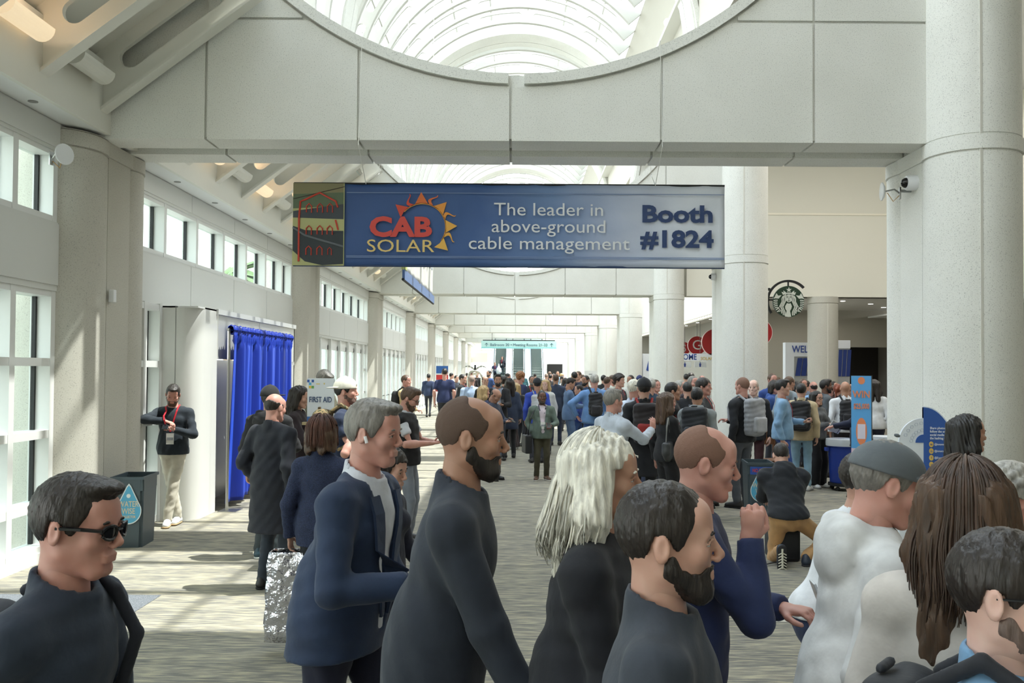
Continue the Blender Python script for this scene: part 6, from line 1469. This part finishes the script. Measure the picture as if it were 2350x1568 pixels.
P_('grey bearded man in dark jacket facing the camera behind the cap wearer in blue', 1221, 863, 24.5, 10, tops='jacket', tc_=(52, 56, 60), hair='short', hc='dark', beard=1.2, bc='grey', skin='olive', lanyard=REDL)
p = P_('man in black cap and bright blue jacket seen from behind, centre', 1233, 867, 19, 182, tops='jacket', tc_=(46, 72, 170), hair='short', hc='black', capc=(34, 38, 44), skin='tan', wd=1.05, lanyard=(190, 60, 120))
backpack(p, 'light grey backpack on the man in the bright blue jacket', (176, 178, 182), .13, .2, (150, 152, 158))
P_('smiling woman with wavy blonde hair in white jacket, centre', 1252, 872, 21, -18, sex='f', tops='jacket', tc_=(216, 218, 218), hair='long', hc='blond', skin='pale', lc=(60, 64, 74))
P_('man in dark navy suit seen from behind, right of the blonde woman in white', 1276, 859, 23.5, 172, tops='jacket', tc_=(46, 56, 78), hair='short', hc='brown', skin='tan', lc=(40, 48, 68), wd=1.15)
p = P_('man in grey green blazer and olive trousers facing the camera, standing alone at centre', 1244, 898, 16.0, 6, tops='jacket', inner=(212, 198, 206), tc_=(94, 108, 98), hair='short', hc='black', beard=.7, skin='brown', armR='pocket', armL=((.14, -.27, 1.08), (.7, .4, -.6), 45, None), lc=(64, 60, 42), shoe=(92, 68, 54), shoe_sole=(196, 196, 190), lanyard=(52, 52, 70), badge=True, wd=1.12, hem=.80)
hold(p, 1, 'red phone in the hand of the man in the grey green blazer', (150, 40, 36))
q = wpt(p, V3(-.29, .02, .72)); e = empty('briefcase', (q.x, q.y, q.z), .2); tag(e, 'black shoulder briefcase hanging at the side of the man in the grey green blazer', 'bag')
boxobj('case', (-.06, -.17, -.17), (.06, .17, .15), mat('leather', (26, 27, 30), rough=.5), e, .02)
mb = MB(); q2 = wpt(p, p['up'](-.13, .0, .475)) - q; mb.tube([(0, -.1, .15), (0.03, -.13, .45), (q2.x, q2.y - .06, q2.z), (q2.x, q2.y + .08, q2.z), (0.03, .12, .42), (0, .1, .15)], .014, 6, .5); mb.obj('shoulder_strap', BLACKM, e)
p = P_('man in steel blue suit and tan shoes looking down at his phone', 1310, 868, 20.1, 100, tops='jacket', tc_=(88, 114, 150), hair='side', hc='dark', skin='tan', nod=20, armL='phone', armR='phone', lc=(82, 106, 140), shoe=(176, 118, 92), collar=True)
hold(p, -1, 'white phone held by the man in the steel blue suit', (214, 214, 210))
P_('person in royal blue jacket, jeans and brown boots walking left behind the steel blue suit', 1328, 884, 21.0, -88, tops='jacket', tc_=(44, 70, 148), hair='short', hc='dark', lc=(48, 78, 132), shoe=(110, 74, 54), stance='walk', armL='fwd', armR='back')
p = P_('silver haired man in denim shirt and jeans with hand on hip seen from behind', 1364, 858, 17, 182, tops='shirt', tc_=(104, 142, 192), hair='short', hc='silver', skin='red', armL=((.30, .05, 1.0), (1, .3, .2), 40, None), armR='down', lc=(54, 90, 154), wd=1.22, lanyard=(130, 60, 130))
backpack(p, 'black sling backpack on the silver haired man in denim', (24, 24, 28), .12, .2, sling=True)
P_('bearded dark haired man with bun turned left beside the navy jacketed walker', 1344, 862, 22.4, -45, tops='jacket', tc_=(50, 74, 110), hair='short', hc='black', beard=1.3, skin='olive')
P_('man in dark navy jacket seen from behind left of the denim shirt man', 1318, 853, 24.2, 192, tops='jacket', tc_=(34, 40, 62), hair='short', hc='black', skin='tan', wd=1.1)
P_('brown haired man glancing left behind the dark navy jacket', 1327, 852, 26, -40, tops='jacket', tc_=(60, 60, 70), hair='short', hc='brown', skin='mid')
P_('short haired man in grey blue shirt seen from behind right of the denim shirt', 1394, 865, 21.5, 150, tops='shirt', tc_=(160, 168, 186), hair='short', hc='brown', skin='red')
P_('bearded man in pale sage jacket facing right behind the curly haired man', 1407, 861, 24, 60, tops='jacket', tc_=(198, 202, 194), hair='short', hc='brown', beard=1, skin='red')
P_('dark haired man in black behind the grey blue shirt', 1386, 861, 27, 150, tops='jacket', tc_=BLK, hair='short', hc='black')
P_('smiling man with curly dark hair and red lanyard in dark jacket', 1422, 858, 18.2, 58, tops='jacket', inner=(70, 56, 66), tc_=(42, 50, 56), hair='curly', hc='dark', skin='mid', lanyard=REDL, armL='down', armR='down')
P_('bearded man in white shirt facing left before the pale columns', 1447, 861, 22, -35, tops='shirt', tc_=(214, 214, 208), hair='short', hc='dark', beard=.8, skin='tan')
P_('man in navy baseball cap beyond the white haired man', 1468, 861, 25, 160, tops='jacket', tc_=(60, 66, 80), hair='short', hc='brown', capc=(44, 54, 100))
p = P_('grey haired man in pale grey shirt raising his hand, right of centre', 1408, 894, 9.4, 122, tops='shirt', tc_=(190, 198, 210), hair='side', hc='grey', skin='red', armR=((.10, -.44, 1.32), (.6, .3, -.8), 15, (.1, -.3, .95)), armL='down', lc=(48, 52, 62), wd=1.15, collar=True, lanyard=(34, 34, 40))
P_('white haired man in pale blue shirt turned right behind the grey haired man', 1456, 871, 12.4, 140, tops='shirt', tc_=(204, 214, 234), hair='short', hc='white', skin='red', armL='phone', armR='down', lc=(70, 80, 110), wd=1.1)
p = P_('person in black knit hat and long black coat with red trimmed pack', 1478, 866, 11.5, 178, tops='coat', tc_=(26, 28, 34), hair='short', hc='black', capc=(30, 31, 36), skin='mid', lc=(26, 27, 32), armL='down', armR='down', hem=.56)
backpack(p, 'black and red backpack on the person in the black knit hat', (34, 28, 32), .15, .24, (150, 40, 38))
p = P_('woman with long brown hair and leather bag in black top and black trousers', 1532, 902, 11.0, 112, sex='f', tops='sweater', tc_=(22, 23, 27), hair='long', hc='brown', skin='red', legs='wide', lc=(22, 22, 26), armL='down', armR='cross', lanyard=REDL)
q = wpt(p, V3(-.22, .12, 1.02)); e = empty('handbag', (q.x, q.y, q.z), 1.2); tag(e, 'grey black leather shoulder bag on the long haired woman in black', 'bag')
f = Fld((-.24, -.12, -.2), (.24, .12, .2), .012); f.ell((0, 0, 0), (.17, .06, .12), 0); f.box((0, 0, .04), (.15, .05, .08), .03, .02); inst('bag_body', npmesh('bag_body', [f.mesh() + (0,)], [mat('leather', (56, 58, 60), rough=.35)]), e)
mb = MB(); mb.tube([(-.13, 0, .08), (-.08, 0, .3), (0, 0, .40), (.08, 0, .3), (.13, 0, .08)], .01, 6); mb.obj('strap', mat('leather', (120, 120, 118), rough=.35), e)
P_('black haired man in black jacket looking right behind the long haired woman', 1545, 878, 12.4, 88, tops='jacket', tc_=(34, 35, 40), hair='short', hc='black', skin='tan', wd=1.1, lc=CHAR)
P_('grey haired head turned right over the crowd by the third right column', 1562, 873, 17.5, 60, tops='jacket', tc_=(70, 74, 84), hair='short', hc='silver', skin='red')
P_('man in plain black jacket seen from behind left of the grey bearded man', 1577, 877, 15.2, 178, tops='jacket', tc_=(26, 28, 34), hair='short', hc='black', skin='mid', lc=(52, 78, 116), wd=1.1)
P_('grey bearded man in dark plum jacket facing the camera', 1591, 863, 16, 25, tops='jacket', tc_=(44, 34, 44), hair='short', hc='grey', beard=1.2, bc='silver', skin='red')
p = P_('black haired man in grey hoodie with large black backpack seen from behind', 1600, 890, 12.0, 160, tops='hoodie', hood=True, tc_=(136, 142, 144), hair='short', hc='black', skin='tan', armL='down', armR='down', lc=(50, 56, 66))
backpack(p, 'large black backpack on the man in the grey hoodie', (38, 42, 48), .17, .27, (56, 60, 68))
P_('man with brown fringe in charcoal jacket and red lanyard facing right', 1616, 868, 13.0, 62, tops='jacket', tc_=(60, 62, 64), hair='fringe', hc='dark', skin='red', lanyard=REDL, wd=1.12, armR='pocket', armL='down')
P_('dark haired person far behind the grey bearded man', 1575, 858, 27, 170, tops='jacket', tc_=(36, 38, 46), hair='short', hc='black')
P_('pink faced man in the distance right of the grey bearded man', 1612, 862, 25, 20, tops='shirt', tc_=(180, 180, 186), hair='thin', hc='brown', skin='red')
P_('man with black curls in the distance above the grey bearded man', 1586, 856, 30, 150, tops='jacket', tc_=(30, 32, 38), hair='curly', hc='black')
# ---- right middle
p = P_('crop haired man in black sweater seen from behind at the second right column', 1703, 866, 12.9, -146, tops='sweater', tc_=(30, 32, 38), hair='buzz', hc='brown', skin='red', armL='down', armR='fold', lc=(80, 84, 92), wd=1.05)
backpack(p, 'large grey backpack on the crop haired man in black', (150, 152, 158), .16, .25, (172, 174, 180))
P_('bald pale man in dark jacket facing the crop haired man', 1729, 872, 14.4, -25, tops='jacket', tc_=(34, 36, 42), hair='thin', hc='silver', skin='pale', lc=(60, 28, 32))
P_('man in blue jacket with sunglasses pushed up on his hair beside the second right column', 1773, 857, 17.6, 12, tops='jacket', tc_=(46, 74, 140), hair='short', hc='brown', skin='red')
P_('dark haired woman in blue hoodie behind the light blue sweater', 1779, 874, 17, 45, sex='f', tops='hoodie', hood=True, tc_=(52, 84, 148), hair='bob', hc='dark', skin='red')
P_('black haired man in light blue sweater and jeans facing right', 1797, 871, 13.7, 78, tops='sweater', tc_=(126, 162, 194), hair='side', hc='black', skin='mid', lc=(48, 80, 150), lanyard=REDL, armL='phone', armR='down')
P_('brown haired man in grey hoodie behind the light blue sweater', 1812, 864, 16.5, 125, tops='hoodie', hood=True, tc_=(132, 142, 150), hair='short', hc='brown', skin='tan')
P_('black haired person seen from behind between the grey hoodie and the lobby column', 1829, 877, 18.5, 180, tops='jacket', tc_=(40, 40, 46), hair='bob', hc='black', sex='f')
P_('brown haired man facing the camera before the lobby column', 1844, 870, 21, 5, tops='shirt', tc_=(110, 120, 140), hair='short', hc='brown', skin='red')
p = P_('black haired man in tan jacket and pale jeans seen from behind', 1839, 880, 14.8, 158, tops='jacket', tc_=(194, 176, 142), hair='short', hc='black', skin='mid', lc=(136, 170, 190), shoe=(222, 224, 224), lanyard=REDL, armL='down', armR='down', collar=True)
backpack(p, 'black flap backpack on the man in the tan jacket', (26, 27, 31), .16, .24)
p = P_('laughing woman with glasses and long black hair in grey top and black trousers', 1875, 899, 15.2, 32, sex='f', tops='shirt', tc_=(92, 96, 100), hair='long', hc='black', glasses='clear', skin='mid', legs='wide', lc=(24, 24, 28), shoe=(226, 226, 226), armL='phone', armR='fold')
q = wpt(p, V3(.06, -.36, 1.12)); e = empty('notebook', (q.x, q.y, q.z), .4); e.rotation_euler = (rad(25), rad(20), .4); tag(e, 'grey notebook held by the laughing woman with glasses', 'notebook'); boxobj('cover', (-.12, -.012, -.09), (.12, .012, .09), mat('notebook_grey', (176, 180, 180)), e, .004); boxobj('elastic', (.08, -.0135, -.09), (.09, .0135, .09), BLACKM, e)
P_('balding man in light blue shirt seen from behind over the laughing woman', 1866, 876, 18.3, 182, tops='shirt', tc_=(134, 172, 214), hair='ring', hc='dark', skin='red', wd=1.15)
P_('bearded man in dark grey suit looking right before the lobby column', 1896, 869, 16.8, 82, tops='jacket', tc_=(82, 88, 94), hair='tall', hc='black', beard=.8, skin='brown', wd=1.15, lc=(74, 78, 84), collar=True)
P_('small dark haired person half hidden right of the dark grey suit', 1908, 886, 18.5, -60, sex='f', tops='shirt', tc_=(80, 110, 150), hair='bob', hc='dark', skin='red')
P_('woman with red ponytail beside the bald man in white shirt', 1922, 882, 18, 150, sex='f', tops='jacket', tc_=(60, 40, 46), hair='pony', hc='red', skin='red')
p = P_('bald tanned man in white shirt with black sling bag seen from behind', 1939, 876, 15.8, 172, tops='shirt', tc_=(222, 224, 228), hair='bald', skin='tan', wd=1.15, lc=(30, 30, 36), armL='down', armR='cross')
backpack(p, 'black sling pack on the bald man in the white shirt', (24, 25, 30), .13, .21, sling=True)
P_('balding man with glasses just left of the advertising totem', 1956, 882, 18, 40, tops='jacket', tc_=(60, 62, 70), hair='thin', hc='brown', glasses='clear', skin='tan')
P_('man in navy blazer reaching left behind the advertising totem', 1975, 893, 13.9, -98, tops='jacket', tc_=(28, 34, 58), hair='short', hc='dark', skin='red', armR='phone', armL=((.1, -.45, 1.15), (.5, .3, -.8), 15, None), wd=1.15, lc=(34, 36, 46))
P_('woman with long dark hair and white top right of the advertising totem', 2006, 872, 16.5, 165, sex='f', tops='shirt', tc_=(220, 222, 224), hair='long', hc='dark', skin='red', lc=(30, 34, 56))
P_('silver haired man in black tee at the right edge beyond the nearest column', 2356, 868, 12, -20, tops='tee', tc_=(26, 27, 30), hair='short', hc='silver', skin='red', lc=BLK, sl=.4)
P_('dark haired person in black at the right edge behind the silver haired man', 2342, 874, 15, 150, tops='jacket', tc_=BLK, hair='short', hc='black', lc=BLK)
# ---- distance
FAR = [('man in black suit walking away before the right escalator', 1254, 857, 40, 180, dict(tops='jacket', tc_=BLK, hair='thin', hc='grey')),
 ('dark haired man in black coat with white collar before the right escalator', 1263, 859, 37, 180, dict(tops='coat', tc_=BLK, hair='short', hc='black')),
 ('man in pale blue shirt facing the camera before the black booth', 1280, 852, 47, 0, dict(tops='shirt', tc_=(130, 158, 186), hair='short', hc='brown', skin='tan')),
 ('person in white shirt before the black booth', 1270, 858, 42, -60, dict(tops='shirt', tc_=(214, 218, 222), hair='short', hc='dark')),
 ('blond person at the right side of the black booth', 1290, 857, 44, 90, dict(tops='jacket', tc_=(120, 130, 120), hair='short', hc='blond', sex='f')),
 ('brown haired woman at the left side of the black booth', 1262, 853, 56, 120, dict(tops='shirt', tc_=(60, 54, 60), hair='bob', hc='brown', sex='f')),
 ('man in grey polo facing right before the middle escalator', 1166, 857, 31, 100, dict(tops='tee', tc_=(120, 134, 160), hair='short', hc='dark', skin='red')),
 ('dark curly haired person right of the bearded man in the black blazer', 1158, 864, 24, 150, dict(tops='jacket', tc_=(40, 42, 50), hair='curly', hc='dark')),
 ('grey capped person before the middle escalator', 1186, 862, 28, 30, dict(tops='jacket', tc_=(50, 50, 56), hair='short', hc='grey', capc=(180, 180, 176))),
 ('man in white shirt in the distance right of the tall man', 1037, 856, 40, 120, dict(tops='shirt', tc_=(218, 220, 222), hair='short', hc='black')),
 ('person in dark red hat at the chrome arch', 1083, 853, 40, 10, dict(tops='jacket', tc_=(44, 34, 36), hair='short', hc='dark', capc=(90, 30, 34))),
 ('person in black standing inside the chrome arch', 1095, 852, 42, -20, dict(tops='jacket', tc_=(30, 30, 32), hair='short', hc='black')),
 ('man in pale jacket between the dark suit and steel blue suit', 1292, 863, 33, 60, dict(tops='jacket', tc_=(150, 156, 160), hair='short', hc='dark')),
 ('dark haired woman right of the dark navy suit', 1298, 868, 29, 170, dict(tops='jacket', tc_=(50, 52, 66), hair='long', hc='dark', sex='f')),
 ('person in navy before the far right columns', 1338, 860, 38, 90, dict(tops='jacket', tc_=(44, 52, 80), hair='short', hc='brown')),
 ('distant person in black top left of the chrome arch', 1048, 862, 36, 45, dict(tops='shirt', tc_=(50, 54, 64), hair='short', hc='black')),
 ('distant walker in grey by the last left columns', 1072, 856, 50, 180, dict(tops='shirt', tc_=(130, 130, 136), hair='short', hc='dark')),
 ('distant walker in maroon near the foot of the left escalator', 1136, 862, 52, 30, dict(tops='shirt', tc_=(110, 50, 56), hair='short', hc='dark')),
 ('distant walker in teal by the middle escalator', 1202, 858, 55, 200, dict(tops='shirt', tc_=(60, 110, 120), hair='short', hc='brown')),
 ('distant walker in white by the right escalator', 1228, 858, 50, 160, dict(tops='shirt', tc_=(210, 212, 214), hair='short', hc='dark')),
 ('person in dark blue waiting in the queue behind the tan jacket', 1852, 874, 23, 150, dict(tops='jacket', tc_=(44, 50, 76), hair='short', hc='dark')),
 ('person in grey waiting behind the redhead', 1914, 876, 24, 30, dict(tops='jacket', tc_=(110, 112, 118), hair='short', hc='dark')),
 ('man with raised collar behind the light blue sweater', 1786, 866, 25, 160, dict(tops='jacket', tc_=(70, 60, 56), hair='short', hc='brown')),
 ('pale haired woman near the third right column', 1470, 871, 19, 190, dict(tops='jacket', tc_=(56, 66, 84), hair='bob', hc='silver', sex='f')),
 ('man in dark teal shirt behind the red trimmed pack', 1494, 868, 15.5, 175, dict(tops='jacket', tc_=(44, 62, 82), hair='short', hc='silver', wd=1.1)),
 ('man in black polo half hidden right of the red trimmed pack', 1506, 872, 18.5, 30, dict(tops='tee', tc_=(40, 36, 44), hair='short', hc='brown', skin='red'))]
for lab, px, top, Y, fc, kw in FAR: P_(lab, px, top, Y, fc, **kw)
# riders on the left escalator
p1_ = person('shorter rider in navy on the left escalator holding a white bag', 1136, 828, 71.6, 10, H=1.62, z0=.98, tops='tee', tc_=(40, 50, 84), hair='short', hc='brown', lc=(34, 36, 46), sl=.4, badge=True)
p2_ = person('taller rider in dark jacket on the left escalator beside the white bag', 1153, 818, 72.3, -20, H=1.72, z0=1.38, tops='jacket', tc_=(34, 38, 50), hair='bob', hc='dark', sex='f', lc=(70, 76, 84), badge=True)
q = W(1145, 848, 71.4); e = empty('plastic_bag', (q.x, 71.3, q.z)); tag(e, 'large white plastic bag between the two riders on the left escalator', 'bag'); f = Fld((-.35, -.3, -.6), (.35, .3, .55), .03); f.ell((0, 0, -.12), (.22, .2, .3), 0); f.cap((0, 0, .05), (0, 0, .4), .12, .04, .08); f.wrinkle(.015, 2, .2); inst('bag_body', npmesh('bag_body', [f.mesh() + (0,)], [mat('liner', (214, 220, 226), rough=.3)]), e)
# ---- kneeling man
kx = (1803 - VX) / F * 9.3
FT = np.array([[1, 0, 0], [0, 0, -1.0], [0, 1, 0]]); FT = np.stack([V3(1, 0, 0), V3(0, .12, .99), V3(0, -.99, .12)]).T
p = person('kneeling man in black rain jacket and tan trousers with one shoe sole showing', Y=9.3, face=176, pos=(kx, 9.3), H=1.75, kk=1.0, tops='jacket', thick=.012, hood=True, tc_=(30, 33, 40), hair='short', hc='dark', skin='mid', lean=30, nod=14, armL=((.10, -.50, .55), (.3, .2, -1), 30, None), armR=((.08, -.50, .58), (.3, .2, -1), 30, None), lc=(182, 142, 96), shoe=(34, 44, 60), shoe_sole=(34, 34, 38),
           cust=dict(pelvis=(0, .10, .47), feet={1: ((.13, .36, .17), (0, -1, 0), 0), -1: ((-.15, .24, .085), (-.35, -1, 0), 0)}, knee={1: (0, -1, -.9), -1: (-.7, -1, .6)}, footR={1: FT}), hem=.95, wd=1.12)
a = p['Lg'][1][2]
mb = MB()
for i in range(6):
    zz = a[2] - .02 - .028 * i; mb.tube([Vector((a[0] - .038, a[1] + .087, zz - .01)), Vector((a[0], a[1] + .093, zz + .012)), Vector((a[0] + .038, a[1] + .087, zz - .01))], .006, 5)
mb.tube([Vector((a[0], a[1] + .088, a[2] + .03)), Vector((a[0], a[1] + .094, a[2] - .16))], .010, 6)
so_ = [c_ for c_ in p['root'].children if c_.name.startswith('shoe')][0]
o = inst('tread', mb.mesh('tread', mat('rubber_pale', (206, 202, 186), rough=.7)), so_); o.matrix_parent_inverse = so_.matrix_basis.inverted()
e = boxobj('camera_bag', (kx - .14, 8.86 + .35, 0), (kx + .13, 9.6, .34), mat('cloth', (24, 25, 28)), None, .03); tag(e, 'black bag on the carpet between the legs of the kneeling man', 'bag')
mb = MB(); q = W(1726, 1288, 9.1); mb.tube([(q.x, 9.05, .012), (q.x + .12, 9.02, .02), (q.x + .26, 9.1, .03), (q.x + .36, 9.15, .06)], .014, 6, .4); e = mb.obj('bag_strap', BLACKM, None); tag(e, 'loose black strap lying on the carpet left of the kneeling man', 'strap')
q = W(1885, 1292, 9.2); e = empty('carton', (q.x, 9.2, 0)); tag(e, 'open pale grey box on the carpet right of the kneeling man', 'box')
boxobj('box_body', (-.06, -.07, 0), (.09, .07, .15), mat('card_grey', (178, 180, 178)), e, .004); boxobj('opening', (-.05, -.06, .15), (.08, .06, .152), BLACKM, e)  # black plate on top stands for the shade inside the open box
q = W(1780, 1412, 7.1); e = boxobj('floor_decal', (q.x - .16, 7.0, .001), (q.x + .2, 7.22, .004), mat('decal', (186, 182, 172)), None); tag(e, 'pale rectangular sticker on the carpet beyond the bearded man', 'sticker')
q = W(1560, 1003, 13.2); e = empty('crate', (q.x, 13.3, 0)); tag(e, 'small table with red and blue top behind the black backpack', 'table'); boxobj('table_top', (-.14, -.1, .82), (.3, .25, .86), mat('ink', (190, 44, 46)), e); boxobj('blue_tray', (-.05, -.05, .86), (.25, .2, .9), mat('ink', (60, 100, 200)), e)
for x, y in ((-.12, -.08), (.28, -.08), (-.12, .23), (.28, .23)): boxobj('leg', (x - .015, y - .015, 0), (x + .015, y + .015, .82), BLACKM, e)
q = W(1772, 1040, 15.2); e = empty('cafe_chair', (q.x, 15.2, 0), .4); tag(e, 'brown wooden cafe chair behind the kneeling man', 'chair')
WD = mat('chair_wood', (112, 74, 48), rough=.5)
boxobj('seat', (-.2, -.2, .44), (.2, .2, .47), WD, e, .01); boxobj('backrest', (-.2, .18, .7), (.2, .21, .92), WD, e, .01)
for x, y, h_ in ((-.18, -.18, .44), (.18, -.18, .44), (-.18, .19, .92), (.18, .19, .92)): boxobj('leg', (x - .018, y - .018, 0), (x + .018, y + .018, h_), WD, e)
